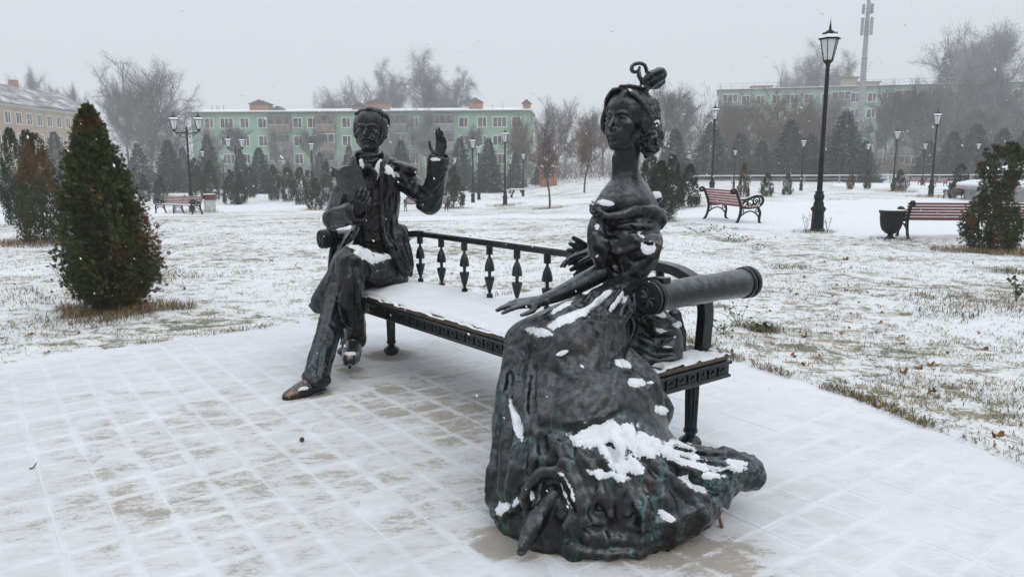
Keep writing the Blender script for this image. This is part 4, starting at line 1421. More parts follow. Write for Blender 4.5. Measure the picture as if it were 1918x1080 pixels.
    bare(x, top, Y, key, lab, wid, rz, (M_BIRCH if birch else M_BARK, M_TWIGB if brown else (M_FROST if birch else None)), brown and key in LEAVES)
# young trees on the lawn
for (x, base, top, lab, wid) in ((1030, 391, 205, 'young bare tree with a few yellow leaves standing on the lawn', .75), (1095, 361, 215, 'second young tree further back with thin brown leaves', .85)):
    p = ground(x, base)
    bare(x, top, p[1], 'young', lab, wid, 1.0 if x < 1050 else 4.0, (M_BARK, M_TWIGB), True)
# --- conifers
def conifer_mesh(seed, n=4200, dense=1.0):
    rng = np.random.default_rng(seed)
    z = .04 + .95 * rng.random(n) ** 1.25
    layer = np.floor(z * 16 + rng.normal(0, .12, n)) / 16
    a = rng.random(n) * 6.283
    lob = 1 + .22 * np.sin(a * 3 + layer * 40) + .12 * np.sin(a * 7 + layer * 90)
    R = .25 * (1 - z) ** .8 * lob + .008
    q = rng.random(n) ** .55
    r = R * q
    zz = z - .05 * q * (1 - z) + .012 * rng.normal(0, 1, n)
    O = np.stack([r * np.cos(a), r * np.sin(a), np.clip(zz, .02, 1)], 1)
    D = np.stack([np.cos(a), np.sin(a), -.15 + .4 * rng.random(n)], 1) + rng.normal(0, .3, (n, 3))
    T, F = fan_template(3)
    return spread(T, F, O, frames(D, rng), (.040 + .03 * rng.random(n)) * (.5 + .6 * (1 - z)))
GC = 'evergreen conifers along the far edge of the lawn'
rc = np.random.default_rng(17)
for (x, top, Y, lab, wid) in (
    (14, 312, 50, 'dark spruce at the left edge below the beige house', 1.3), (108, 246, 64, 'bluish spruce behind the dark thuja pair', 1.1), (205, 262, 70, 'hazy spruce behind the big rusty thuja', 1.2),
    (262, 268, 72, 'hazy spruce right of the big rusty thuja', 1.3), (318, 262, 66, 'spruce behind the left red bench', 1.35), (345, 275, 74, 'spruce behind the post of the large double lamp', 1.1),
    (392, 252, 76, 'spruce between the two double lamps', 1.1), (452, 282, 66, 'spruce behind the smaller double lamp', 1.1), (487, 276, 64, 'broad spruce left of the row of cone thujas', 1.35),
    (540, 300, 84, 'spruce peeking over the row of cone thujas', 1.2), (600, 285, 80, 'spruce behind the man\'s right shoulder', 1.2), (655, 272, 82, 'spruce beside the man\'s ear', 1.1),
    (752, 262, 74, 'spruce behind the man\'s epaulette', 1.3), (862, 258, 72, 'spruce just right of the raised hand', 1.25), (915, 258, 66, 'pointed pine before the right half of the green house', 1.15),
    (965, 285, 74, 'spruce right of the tall middle lamp', 1.2), (1012, 295, 78, 'spruce left of the young lawn tree', 1.3), (1160, 300, 84, 'spruce behind the woman\'s neck', 1.2),
    (1262, 240, 66, 'spruce above the thuja group beside the woman', 1.2), (1330, 228, 72, 'spruce behind the lamp above the ornate bench', 1.25), (1384, 246, 76, 'spruce right of the lamp above the ornate bench', 1.2),
    (1425, 262, 70, 'spruce over the narrow thujas', 1.25), (1476, 224, 72, 'tall dark spruce left of the near lamp', 1.25), (1515, 250, 66, 'spruce just left of the near lamp post', 1.2),
    (1578, 208, 68, 'tall dark spruce right of the near lamp', 1.3), (1618, 262, 62, 'spruce at the foot of the mast', 1.1), (1735, 262, 74, 'spruce behind the right lamp', 1.3),
    (1780, 246, 70, 'spruce above the round dark shrub', 1.35), (1822, 232, 76, 'spruce behind the fountain', 1.3), (1872, 240, 68, 'spruce behind the sparse thuja', 1.3), (1925, 225, 70, 'spruce at the right edge', 1.3)):
    v = int(rc.integers(0, 3))
    o, H = plant('spruce', x, 0, top, lab, 'tree', GC, ('con', v), lambda v=v: leafmesh(*conifer_mesh(70 + v)), lambda: limb_mesh(4, 1.0, .012, 0), (M_BARK, M_SPRUCE), rc.random() * 6, wid, Y)
# the lone pine above the right-hand roof
o, H = plant('pine_tree', 1755, 0, 95, 'lone pine rising above the roof of the right house', 'tree', GC, ('pine',), lambda: leafmesh(*conifer_mesh(91, 1300)), lambda: limb_mesh(4, 1.0, .014, 0), (M_BARK, M_SPRUCE), 1.0, .75, 150)
# --- clipped and wild thujas
GT = 'thujas planted on the lawn'
def thuja(x, base, top, w, lab, kind='cone', rz=0, near=False):
    p = ground(x, base); H = at(x, top, p[1])[2] - p[2]
    W = w * p[1] / FPX / 2
    v = {'cone': 0, 'col': 1, 'bronze': 2}[kind]
    pf = PROF_COL if kind == 'col' else PROF_CONE
    key = ('thuja', kind, near, int(abs(x)) % 2)
    n, lf = (11000, .021) if near else (6000, .030)
    mat = {'cone': M_THUJA3, 'col': M_THUJA3, 'bronze': M_THUJA2}[kind]
    o, _ = plant('thuja', x, base, top, lab, 'shrub', GT, key, lambda: leafmesh(*thuja_mesh(100 + v + (int(abs(x)) % 2) * 7, 1.0, .25, n, lf, pf, .18)), lambda: limb_mesh(6, 1.0, .014, 4), (M_BARK, mat), rz)
    o.scale = (W / .25 * .92, W / .25 * .92, H)
    return o
for k, (x, base, top, w, lab, kind) in enumerate((
    (84, 456, 248, 88, 'bronze-tinged thuja beside the slim dark one', 'bronze'), (36, 424, 240, 44, 'slim dark thuja left of the bronze-tinged one', 'col'), (66, 420, 243, 36, 'slim dark spire behind the bronze-tinged thuja', 'col'),
    (302, 380, 328, 26, 'small thuja left of the left red bench', 'cone'), (272, 378, 326, 22, 'small thuja peeking past the big rusty one', 'cone'),
    (368, 372, 296, 32, 'thuja behind the post of the large double lamp', 'cone'), (396, 376, 300, 34, 'thuja just right of the large double lamp', 'cone'), (434, 384, 318, 30, 'left thuja of the close pair by the small double lamp', 'cone'),
    (452, 383, 324, 26, 'right thuja of the close pair by the small double lamp', 'cone'), (469, 370, 312, 22, 'thuja right of the close pair', 'col'),
    (514, 376, 309, 24, 'first narrow thuja of the row left of the man', 'col'), (541, 378, 313, 24, 'second narrow thuja of the row left of the man', 'col'), (564, 384, 313, 26, 'third thuja of the row left of the man', 'col'),
    (592, 393, 333, 32, 'low broad thuja in front of the row', 'cone'), (613, 380, 300, 22, 'thuja behind the man\'s sleeve', 'col'), (581, 374, 318, 20, 'thuja half hidden behind the row', 'col'),
    (850, 390, 313, 40, 'cone thuja under the raised hand', 'cone'),
    (1216, 392, 284, 54, 'tall thuja touching the woman\'s back', 'cone'), (1236, 414, 300, 62, 'front thuja of the group behind the woman', 'cone'), (1258, 392, 290, 46, 'pointed thuja in the middle of the group', 'cone'), (1289, 388, 306, 42, 'thuja standing free at the right of the group', 'cone'),
    (1392, 369, 304, 22, 'slender bronze thuja beyond the ornate bench', 'bronze'), (1436, 368, 322, 24, 'low bronze thuja right of the slender one', 'bronze'), (1474, 365, 322, 18, 'thin bronze thuja nearest the near lamp', 'bronze'),
    (1592, 355, 312, 12, 'thin sparse thuja under the mast', 'bronze'), (1624, 354, 316, 12, 'thin sparse thuja right of the mast', 'bronze'),
    (1684, 358, 316, 26, 'rounded bronze thuja at the foot of a lamp', 'bronze'), (1795, 366, 306, 28, 'round dark shrub left of the fountain', 'col'), (1782, 372, 340, 14, 'small ragged shrub by the fountain', 'cone'))):
    thuja(x, base, top, w, lab, kind, k * 1.7, base > 400)
# the big one in the foreground, leafier
def big_thuja():
    p = ground(220, 582); H = at(180, 193, p[1])[2]
    o = empty('thuja', (p[0], p[1], -.02), 0, 'big rusty-patched thuja in front at the left with straw round its foot', 'shrub', GT)
    tr_ = link('trunk', limb_mesh(16, H, .05, 7), M_BARK, o)
    pf = [(0, .25), (.06, .52), (.14, .90), (.24, 1.0), (.36, .90), (.48, .78), (.6, .66), (.7, .52), (.8, .38), (.9, .19), (1, .02)]
    V, F_ = thuja_mesh(211, H, .300, 42000, .040, pf, .62, 5, .05)
    V[:, 0] -= .12 * smooth(.1, 1, V[:, 2] / H) * 1.0          # leans a little
    link('crown', leafmesh(V, F_), M_THUJA, o)
    # bare twigs low down
    rng = np.random.default_rng(6); mb = MB()
    for i in range(60):
        a = rng.random() * 6.283; z = .08 + .5 * rng.random(); L = .25 + .3 * rng.random()
        d = np.array([math.cos(a), math.sin(a), .15 + .5 * rng.random()])
        q = np.array([0, 0, z]) + d * .06
        mb.tube([q, q + d * L * .5, q + d * L + np.array([0, 0, .04])], [.006, .004, .0015], 4)
    mb.build('twigs', M_TWIGB, o)
    tag(o.children[-1], kind='stuff')
    # the half-bare thuja by the right-hand bench
    p = ground(1852, 470); H = at(1868, 266, p[1])[2] - p[2]
    o = empty('thuja', (p[0], p[1], p[2] - .02), 0, 'sparse thuja with a bare waist in front of the right red bench', 'shrub', GT)
    link('trunk', limb_mesh(19, H, .04, 6), M_BARK, o)
    pf = [(0, .5), (.08, .85), (.2, 1.0), (.34, .85), (.46, .55), (.56, .46), (.64, .48), (.74, .66), (.86, .66), (.95, .45), (1, .12)]
    V, F_ = thuja_mesh(223, H, .36, 9500, .048, pf, .28, 5, .05)
    zz = V[:, 2] / H
    V[:, 0] += .10 * smooth(.3, 1, zz)
    link('crown', leafmesh(V, F_), M_THUJA, o)
big_thuja()
# ------------------------------------------------------------------ the bronze bench
BC, BA = (.549, 3.067), .671
BD = np.array([math.cos(BA), math.sin(BA), 0]); BE = np.array([-math.sin(BA), math.cos(BA), 0])
def BW(x, y, z): return np.array([BC[0], BC[1], 0]) + BD * x + BE * y + np.array([0, 0, z])
bench = empty('bronze_bench', (BC[0], BC[1], 0), BA,
              'long black bronze bench with turned balusters and rolled arms on which both statues sit', 'bench')
SEAT_Z, BL = .516, 3.16
b = MB()
b.box((.012, .012, SEAT_Z - .034), (.635, BL - .012, SEAT_Z), bev=.008)
b.build('seat', M_SEATWOOD, bench)
b = MB()   # frieze frame under the seat: a raised band between two mouldings
z0, z1 = SEAT_Z - .115, SEAT_Z - .034
for (lo, hi) in (((.012, .012), (.040, BL - .012)), ((.607, .012), (.635, BL - .012)), ((.040, .012), (.607, .040)), ((.040, BL - .04), (.607, BL - .012))):
    b.box((lo[0], lo[1], z0 + .001), (hi[0], hi[1], z1 - .001))
b.build('frieze', M_BENCHIRON, bench)
for zz, hh, out in ((z1 - .016, .016, .012), (z0, .014, .009)):
    b = MB()
    o = .012 - out
    b.box((o, o, zz), (.0125, BL - o, zz + hh), bev=.003); b.box((.6345, o, zz), (.647 - o, BL - o, zz + hh), bev=.003)
    b.box((.0125, o, zz), (.6345, .0125, zz + hh), bev=.003); b.box((.0125, BL - .0125, zz), (.6345, BL - o, zz + hh), bev=.003)
    b.build('moulding', M_BENCHIRON, bench)
def key(w, h):   # one turn of the Greek key as bars (a0, b0, a1, b1) in a unit cell
    t = .13
    return [(0, 0, 1, t), (0, t, t, 1), (t, 1 - t, .72, 1), (.72 - t, .42, .72, 1 - t), (.36, .42, .72 - t, .42 + t)]
b = MB()
kh = z1 - .018 - (z0 + .016)
for i in range(36):
    y0 = .03 + i * (BL - .06) / 36; ky = (BL - .06) / 36 * .92
    for (p, q, r, s_) in key(ky, kh):
        b.box((.0055, y0 + p * ky, z0 + .016 + q * kh), (.0118, y0 + r * ky, z0 + .016 + s_ * kh))
b.build('meander', M_BENCHIRON, bench)
b = MB()
for i in range(8):
    x0 = .025 + i * .598 / 8; kx = .598 / 8 * .92
    for (p, q, r, s_) in key(kx, kh):
        b.box((x0 + p * kx, .0055, z0 + .016 + q * kh), (x0 + r * kx, .0118, z0 + .016 + s_ * kh))
b.build('meander', M_BENCHIRON, bench)
# legs
for (x, y) in ((.58, .18), (.08, .14), (.35, 2.778), (.06, 2.96)):
    b = MB()
    b.lathe([(.036, z0), (.036, z0 - .02), (.042, z0 - .024), (.042, z0 - .036), (.036, z0 - .04)], 16, (x, y, 0))
    b.lathe([(.036, z0 - .04), (.030, .105)], 24, (x, y, 0), flute=.14)
    b.lathe([(.036, .105), (.036, .09), (.026, .082), (.026, .072), (.05, .055)], 16, (x, y, 0))
    b.lathe([(.05, .055), (.058, .045), (.058, .022), (.044, .01), (.03, 0.0)], 8, (x, y, 0), rot=.39)
    b.build('leg', M_BENCHIRON, bench, angle=35)
# back rail with bent ends
def railbend(y0, s): return [(y0 + s * .50, .898), (y0 + s * .36, .893), (y0 + s * .26, .872), (y0 + s * .185, .83), (y0 + s * .145, .77), (y0 + s * .13, .70), (y0 + s * .135, .60), (y0 + s * .14, SEAT_Z - .002)]
def ribbon(mb, prof, x0, x1, t):
    """bar of constant thickness t following prof in the y-z plane, from x0 to x1"""
    p = _crs(np.array(prof), 3)
    T = np.gradient(p, axis=0); T /= np.linalg.norm(T, axis=1)[:, None]
    n = np.stack([-T[:, 1], T[:, 0]], 1) * t / 2
    V, F = [], []
    for i in range(len(p)):
        for (q, x) in ((p[i] + n[i], x0), (p[i] + n[i], x1), (p[i] - n[i], x1), (p[i] - n[i], x0)): V.append((x, q[0], q[1]))
    for i in range(len(p) - 1):
        for k in range(4): F.append((i * 4 + k, i * 4 + (k + 1) % 4, i * 4 + 4 + (k + 1) % 4, i * 4 + 4 + k))
    m = (len(p) - 1) * 4
    F += [(3, 2, 1, 0), (m, m + 1, m + 2, m + 3)]
    mb.add(V, F)
b = MB()
b.box((.566, .5, .877), (.622, BL - .5, .919), bev=.008)
b.build('top_rail', M_BENCHIRON, bench)
for y0, s in ((0, 1), (BL, -1)):
    b = MB(); ribbon(b, railbend(y0, s), .560, .628, .046)
    b.build('arm_post', M_BENCHIRON, bench, angle=40)
# balusters, one mesh shared
prof = [(0.019, 1), (0.019, .85), (.007, .84), (.008, .80), (.015, .765), (.0235, .69), (.0275, .61), (.029, .565), (.027, .545), (.010, .538), (.009, .45), (.028, .435), (.029, .40), (.026, .36), (.017, .24), (.009, .16), (.009, .13), (.018, .12), (.018, 0)]
b = MB(); b.lathe([(r * 1.18, z * .361) for r, z in prof], 14)
bal = b.build('baluster', M_BENCHIRON, bench, angle=40)
bal.location = (.594, 2.74, SEAT_Z - .001)
for k in range(1, 9):
    o = bal.copy(); COL.objects.link(o); o.parent = bench; o.location = (.594, 2.74 - .29 * k, SEAT_Z - .001)
# rolled arms: drum, ribs, rosette
for y0, s in ((-.05, 1), (3.10, -1)):
    ax = np.array([[0, 0, 1.0], [1, 0, 0], [0, 1, 0]])   # lathe z -> x
    b = MB()
    L = .70
    c = Clay(BW(0, y0, .865) - .6, BW(.644, y0, .865) + .35, .008) if False else None
    pr = [(.060, .045), (.063, .07), (.061, .2), (.064, .33), (.061, .46), (.066, .58), (.0665, L - .055)]
    b.lathe(pr, 40, (-.03, y0, .865), axis=ax)
    roll = b.build('arm_roll', M_BRONZE, bench, angle=45)
    for (a0, a1, rr) in ((0.0, .012, .070), (.013, .022, .066), (.023, .046, .072), (.047, .054, .067), (L - .055, L - .035, .073), (L - .034, L - .026, .069), (L - .025, L, .075)):
        b = MB()
        b.lathe([(rr - .003, a0), (rr, a0 + .003), (rr, a1 - .003), (rr - .003, a1)], 40, (-.03, y0, .865), axis=ax)
        b.build('band', M_BENCHIRON, roll, angle=45)
    b = MB()
    b.lathe([(.064, -.0005), (.066, -.006), (.060, -.006), (.058, -.001)], 36, (-.031, y0, .865), axis=ax)
    for k in range(8):
        a = k * math.pi / 4
        c0 = np.array([-.0325, y0 + .024 * math.cos(a), .865 + .024 * math.sin(a)])
        R = np.stack([[1, 0, 0], [0, math.cos(a), math.sin(a)], [0, -math.sin(a), math.cos(a)]], 1)
        th = [(t, .0075 * math.sin(math.pi * (t + .02) / .04) ** .6 + .001) for t in np.linspace(-.016, .019, 7)]
        V, F = [], []
        for (t, w) in th:
            for (p, q) in ((-w, 0), (0, -.006), (w, 0)): V.append(c0 + R @ np.array([q, t, p]))
        for i in range(6):
            F += [(i * 3, i * 3 + 1, i * 3 + 4, i * 3 + 3), (i * 3 + 1, i * 3 + 2, i * 3 + 5, i * 3 + 4)]
        b.add(V, F)
    b.lathe([(.001, -.011), (.006, -.008), (.008, -.002), (.008, 0)], 12, (-.0315, y0, .865), axis=ax)
    b.build('rosette', M_BENCHIRON, roll, angle=30)
# front straps that curl into the rolls
for y0, s in ((-.05, 1), (3.10, -1)):
    b = MB()
    pf = [(y0 - s * .03, .929), (y0 + s * .03, .926), (y0 + s * .075, .895), (y0 + s * .095, .84), (y0 + s * .085, .75), (y0 + s * .055, .65), (y0 + s * .04, .57), (y0 + s * .05 , SEAT_Z - .002)]
    if s < 0: pf = [(3.13, .929), (3.07, .926), (3.045, .895), (3.05, .84), (3.085, .75), (3.115, .65), (3.13, .57), (3.13, SEAT_Z - .002)]
    if s > 0: pf = [(y0 - .03, .929), (y0 + .05, .925), (y0 + .13, .895), (y0 + .20, .84), (y0 + .23, .75), (y0 + .24, .62), (y0 + .24, SEAT_Z - .002)]
    ribbon(b, pf, .026, .072, .03)
    b.build('arm_strap', M_BENCHIRON, bench, angle=40)
# snow lying on the seat and along the rail
gx, gy = np.meshgrid(np.linspace(.004, .64, 66), np.linspace(.006, BL - .006, 300), indexing='ij')
Pw = np.stack([gx, gy, 0 * gx], -1).reshape(-1, 3)
edge = np.minimum(np.minimum(gx, .644 - gx), np.minimum(gy, BL - gy)).ravel()
n1, n2 = vnoise(Pw, 9, 31), vnoise(Pw * np.array([1, .5, 1]), 40, 32)
front = np.exp(-((gx.ravel() - .035 - .012 * (n1 - .5) * 2) / .012) ** 2)      # bare ridge near the front edge
pile = np.exp(-(((gy.ravel() - 2.42) / .22) ** 2 + ((gx.ravel() - .34) / .2) ** 2))
h = .012 + .010 * n1 + .006 * (n2 - .5) - .04 * front * (.35 + 1.0 * n1) - .02 * smooth(.012, 0, edge) + .055 * pile
h -= .018 * smooth(.45, .75, vnoise(Pw, 14, 35)) * smooth(.10, .02, gx.ravel())
h -= .02 * smooth(.8, .3, gy.ravel()) * smooth(.55, .75, n1 + .3 * n2)
h = np.where(edge < .003, -.004, h)
h = np.clip(h, -.006, .08)
V = np.stack([gx.ravel(), gy.ravel(), SEAT_Z + h], 1)
ii = np.arange(66 * 300).reshape(66, 300)
Q = np.stack([ii[:-1, :-1], ii[1:, :-1], ii[1:, 1:], ii[:-1, 1:]], -1).reshape(-1, 4)
Q = Q[(h[Q] > -.005).any(1)]
tag(link('snow', mesh_np('snow', V, Q), M_SNOW, bench), kind='stuff')
gy = np.linspace(.5, BL - .5, 260); V, F = [], []
tops = .9195 + .004 * vnoise(np.stack([gy, gy * 0, gy * 0], 1), 18, 41) - .0025
for y, t in zip(gy, tops): V += [(.571, y, .9188), (.582, y, t + .003), (.604, y, t + .003), (.617, y, .9188)]
ii = np.arange(260 * 4).reshape(260, 4)
Q = np.stack([ii[:-1, :-1], ii[1:, :-1], ii[1:, 1:], ii[:-1, 1:]], -1).reshape(-1, 4)
link('snow', mesh_np('snow', np.array(V), Q), M_SNOW, bench)
# ------------------------------------------------------------------ the seated man in bronze
man = empty('bronze_statue', BW(.3, 2.8, 0), 0.0,
            'bronze man in a tailcoat sitting cross-legged with an open book and one hand raised', 'statue')
def A(x, y, Y): return at(x, y, Y)
def AR(pts): return np.array([at(*p) for p in pts])
def pr(r, Y=5.3): return np.asarray(r, float) * mpp(Y)
def box_of(pts, pad): 
    p = np.array(pts); return p.min(0) - pad, p.max(0) + pad
# trousers
c = Clay((-1.72, 4.15, .0), (-.72, 5.75, 1.0), .0065)
c.tube(AR([(735, 520, 5.42), (700, 498, 5.16), (660, 487, 4.94)]), pr([31, 30, 25]), .03, raw=True)
c.tube(AR([(656, 492, 4.92), (657, 540, 4.88), (662, 590, 4.94), (667, 632, 5.04)]), pr([25, 24.5, 21, 19]), .03, raw=True)
c.tube(AR([(700, 524, 5.5), (664, 534, 5.28), (636, 548, 5.08)]), pr([32, 30, 26]), .03, raw=True)
c.tube(AR([(636, 548, 5.08), (619, 610, 4.88), (601, 670, 4.66), (592, 706, 4.52)]), pr([26, 24.5, 24, 24], 4.8), .03, raw=True)
c.ell(A(672, 500, 5.06), pr([30, 40, 22]), .03)
# cuffs of the trouser legs
c.tube(AR([(672, 640, 5.05), (662, 646, 4.99), (650, 642, 5.02)]), pr([11, 12, 10]), .02, raw=True)
c.tube(AR([(574, 705, 4.47), (590, 716, 4.43), (610, 712, 4.5)]), pr([10, 11, 10], 4.5), .02, raw=True)
for ln, r in (([(646, 480), (640, 500), (636, 530)], .009), ([(668, 476), (676, 500), (680, 530)], .008), ([(652, 520), (650, 560), (656, 610)], .008),
              ([(672, 530), (676, 570), (680, 625)], .011), ([(660, 620), (664, 600), (676, 590)], .007), ([(690, 497), (700, 505), (720, 500)], .009),
              ([(690, 522), (710, 528), (735, 520)], .010), ([(628, 560), (612, 620), (604, 680)], .008), ([(606, 600), (594, 650), (582, 690)], .009),
              ([(580, 690), (592, 696), (608, 688)], .009), ([(584, 700), (600, 702), (612, 694)], .008), ([(650, 630), (664, 626), (680, 630)], .008),
              ([(652, 610), (668, 612), (684, 604)], .006), ([(640, 488), (655, 476), (672, 474)], .008)):
    c.stroke(ln, r, .02, sink=.5)
for ln in ([(664, 500), (667, 550), (668, 610)], [(638, 540), (632, 560), (640, 600)], [(684, 492), (690, 510), (686, 530)], [(610, 640), (600, 670), (596, 700)]):
    c.stroke(ln, [.008, .01, .006], .02, 'cut', sink=.2)
c.folds(.0022, (.08, .08, .26), 72).rough(.0009, .05, 3).rough(.0007, .018, 4)
tr, V, Q = c.build('trousers', M_MAN, man)
lay_snow(tr, V, Q, M_SNOW, [(688, 479, 28, 11, 22, 1.0), (715, 482, 24, 7, -10, .8), (666, 461, 15, 7, 20, .9)], .009, bare=1.1, seed=11)
# boots
for pts, rr, sole in (([(664, 632, 5.06), (662, 645, 5.0), (658, 660, 4.9), (655, 671, 4.8)], [17, 17, 17.5, 13], None),
                      ([(596, 700, 4.52), (590, 716, 4.47), (566, 727, 4.42), (543, 739, 4.37)], [17, 17, 15, 10.5], None)):
    P = AR(pts)
    lo, hi = box_of(P, .11)
    c = Clay(lo, hi, .0045)
    Y0 = pts[-1][2]
    c.tube(P, pr(rr, Y0), .015, raw=True)
    d = P[-1] - P[1]; d /= np.linalg.norm(d)
    heel = P[1] - d * .015 + np.array([0, 0, -.035])
    c.tube([heel, P[2] + np.array([0, 0, -.02]), P[3] + d * .012 + np.array([0, 0, -.008])], pr([15, 17, 12], Y0), .02, flat=((0, 0, 1), .8), raw=True)
    zs = P[-1][2] - .034
    c.tube([heel + np.array([0, 0, -.028]) + d * -.012, P[2] + np.array([0, 0, -.055]), P[3] + d * .02 + np.array([0, 0, -.030])], pr([15, 16.5, 12.5], Y0), .004, flat=((0, 0, 1), .18), raw=True)
    c.tube([heel + np.array([0, 0, -.045]), heel + np.array([0, 0, -.03]) + d * .03], pr([12, 12], Y0), .004, flat=((0, 0, 1), .8), raw=True)
    # seam over the instep
    n = np.cross(d, (0, 0, 1))
    m_ = P[2] * .6 + P[1] * .4
    c.tube([m_ + n * .06, m_ + np.array([0, 0, .062]), m_ - n * .06], .006, .008, raw=True)
    c.rough(.0012, .02, 5)
    bo, V, Q = c.build('boot', M_RUB, man)
    lay_snow(bo, V, Q, M_SNOW, [(657, 662, 13, 4, 0, 1.0), (570, 727, 12, 3, -12, .8), (663, 634, 7, 4, 0, .9)], .006, bare=1.15, seed=15)
# small pin under the hanging foot
b = MB(); q = ground(655, 690); b.lathe([(.012, 0), (.01, .06)], 10, q)
b.build('support_pin', M_IRON, man, world=True)
# waistcoat
c = Clay((-1.35, 4.95, .6), (-.75, 5.6, 1.45), .0065)
c.tube(AR([(696, 346, 5.41), (696, 375, 5.39), (698, 430, 5.39), (702, 486, 5.42)]), pr([34, 38, 35, 40]), .03, flat=((0, 1, 0), .66), raw=True)
for yy in (352, 374, 396, 418, 440, 460):
    h = c.hit(700 + (yy - 352) * .02, yy)
    if h is not None: c.ell(h, [.009, .006, .009], .003)
for ln, r in (([(700, 330), (699, 400), (701, 470)], .006), ([(684, 470), (702, 478), (724, 470)], .010), ([(684, 380), (696, 386), (712, 380)], .006), ([(682, 404), (698, 410), (716, 404)], .007),
              ([(682, 426), (700, 430), (716, 424)], .006), ([(680, 448), (700, 452), (720, 446)], .007), ([(676, 365), (686, 376), (690, 390)], .006)):
    c.stroke(ln, r, .014, sink=.4)
c.rough(.0018, .04, 6)
w_, V, Q = c.build('waistcoat', M_MAN, man)
# coat
c = Clay((-1.75, 4.6, .35), (-.30, 5.8, 1.62), .0065)
c.tube(AR([(699, 372, 5.42), (701, 400, 5.40), (702, 440, 5.41), (706, 500, 5.45)]), pr([52, 47, 44, 52]), .03, flat=((0, 1, 0), .64), raw=True)
c.tube(AR([(652, 338, 5.45), (668, 318, 5.44), (692, 311, 5.46), (728, 312, 5.46), (756, 328, 5.42)]), pr([20, 18, 15, 17, 20]), .03, raw=True)
c.tube(AR([(696, 296, 5.25), (695, 330, 5.26), (694, 400, 5.26), (698, 450, 5.26), (704, 530, 5.24)]), pr([19, 20, 20, 23, 34]), .006, 'cut', flat=((1, 0, 0), .98), raw=True)
c.tube(AR([(696, 296, 5.33), (695, 330, 5.33), (694, 400, 5.33), (698, 450, 5.33), (704, 530, 5.3)]), pr([18, 19, 19, 22, 32]), .006, 'cut', raw=True)
# raised arm
c.tube(AR([(754, 333, 5.42), (776, 352, 5.36), (804, 376, 5.25)]), pr([22, 20.5, 20.5]), .03, raw=True)
c.tube(AR([(805, 379, 5.24), (813, 350, 5.2), (820, 320, 5.16)]), pr([22, 19.5, 17.5]), .03, raw=True)
c.tube(AR([(814, 344, 5.18), (818, 322, 5.15), (820, 301, 5.13)]), pr([18, 19, 20]), .006, raw=True)
c.tube(AR([(821, 300, 5.13), (823, 292, 5.12), (825, 278, 5.11)]), pr([13, 15, 15]), .004, 'cut', raw=True)
c.cut_half(A(820, 300, 5.13), (.12, .25, 1), .004) if False else None
# arm with the book
c.tube(AR([(655, 342, 5.44), (638, 376, 5.36), (625, 408, 5.26)]), pr([22, 20, 19]), .03, raw=True)
c.tube(AR([(623, 411, 5.25), (642, 404, 5.14), (660, 399, 5.05)]), pr([19, 18, 18]), .03, raw=True)
c.tube(AR([(640, 405, 5.12), (654, 401, 5.05), (664, 397, 5.0)]), pr([19, 20, 21]), .006, raw=True)
c.tube(AR([(665, 397, 5.0), (680, 393, 4.95)]), pr([15, 16]), .004, 'cut', raw=True)
# skirts of the coat: right tail on the bench, left tail hanging
def sheet(pts, w, flat_n, k=.02):
    c.tube(AR([p[:3] for p in pts]), pr(w), k, flat=(flat_n, .34), raw=True)
sheet([(730, 420, 5.33), (737, 450, 5.30), (750, 482, 5.28), (761, 508, 5.29)], [16, 16, 14, 9], (0, 1, .2))
c.tube(AR([(716, 420, 5.28), (722, 446, 5.25), (740, 484, 5.24), (759, 518, 5.28)]), pr([5, 5, 5, 4]), .008, raw=True)
c.tube(AR([(748, 426, 5.38), (760, 450, 5.36), (770, 486, 5.34), (769, 514, 5.33)]), pr([8, 7, 6, 4.5]), .012, raw=True)
sheet([(664, 432, 5.3), (648, 460, 5.22), (632, 495, 5.14), (618, 530, 5.08), (602, 562, 5.06)], [15, 17, 19, 21, 24], (.6, .75, .15))
sheet([(655, 445, 5.36), (638, 480, 5.3), (622, 520, 5.24), (604, 556, 5.16)], [16, 18, 20, 22], (.6, .75, .15))
c.tube(AR([(660, 436, 5.26), (641, 470, 5.16), (626, 505, 5.08), (615, 545, 5.03), (607, 586, 5.0)]), pr([5, 6, 6, 6, 5]), .02, raw=True)
c.tube(AR([(581, 572, 5.08), (592, 580, 5.04), (606, 586, 5.0)]), pr([4, 5, 4]), .015, raw=True)
# lapels, seams, folds
for ln, r, k in (([(714, 304), (718, 340), (718, 390), (720, 430), (734, 470)], [.010, .012, .012, .011, .009], .008), ([(722, 308), (730, 340), (731, 390), (728, 430)], [.012, .016, .014, .01], .01), ([(736, 330), (741, 380), (737, 430), (748, 480)], .010, .02),
              ([(752, 350), (748, 400), (746, 440)], .008, .02), ([(762, 350), (782, 366), (800, 372)], .009, .02), ([(756, 372), (776, 384), (800, 394)], .011, .02),
              ([(770, 340), (788, 350), (806, 362)], .008, .02), ([(800, 396), (812, 388), (822, 372)], .010, .02), ([(806, 366), (818, 350), (830, 330)], .007, .02),
              ([(804, 350), (812, 334), (814, 322)], .007, .02), ([(628, 352), (622, 376), (612, 402)], .010, .02), ([(640, 362), (634, 384), (624, 404)], .009, .02),
              ([(612, 400), (630, 392), (648, 390)], .009, .02), ([(616, 424), (634, 420), (648, 420)], .009, .02), ([(655, 424), (664, 410), (662, 388)], .006, .01),
              ([(742, 446), (754, 478), (764, 512)], .009, .02), ([(728, 440), (738, 472), (752, 506)], [.01, .013, .008], .016), ([(748, 436), (764, 472), (770, 510)], .008, .02),
              ([(808, 318), (826, 322), (842, 316)], .006, .008), ([(812, 308), (828, 312), (845, 304)], .006, .008)):
    c.stroke(ln, r, k, sink=.45)
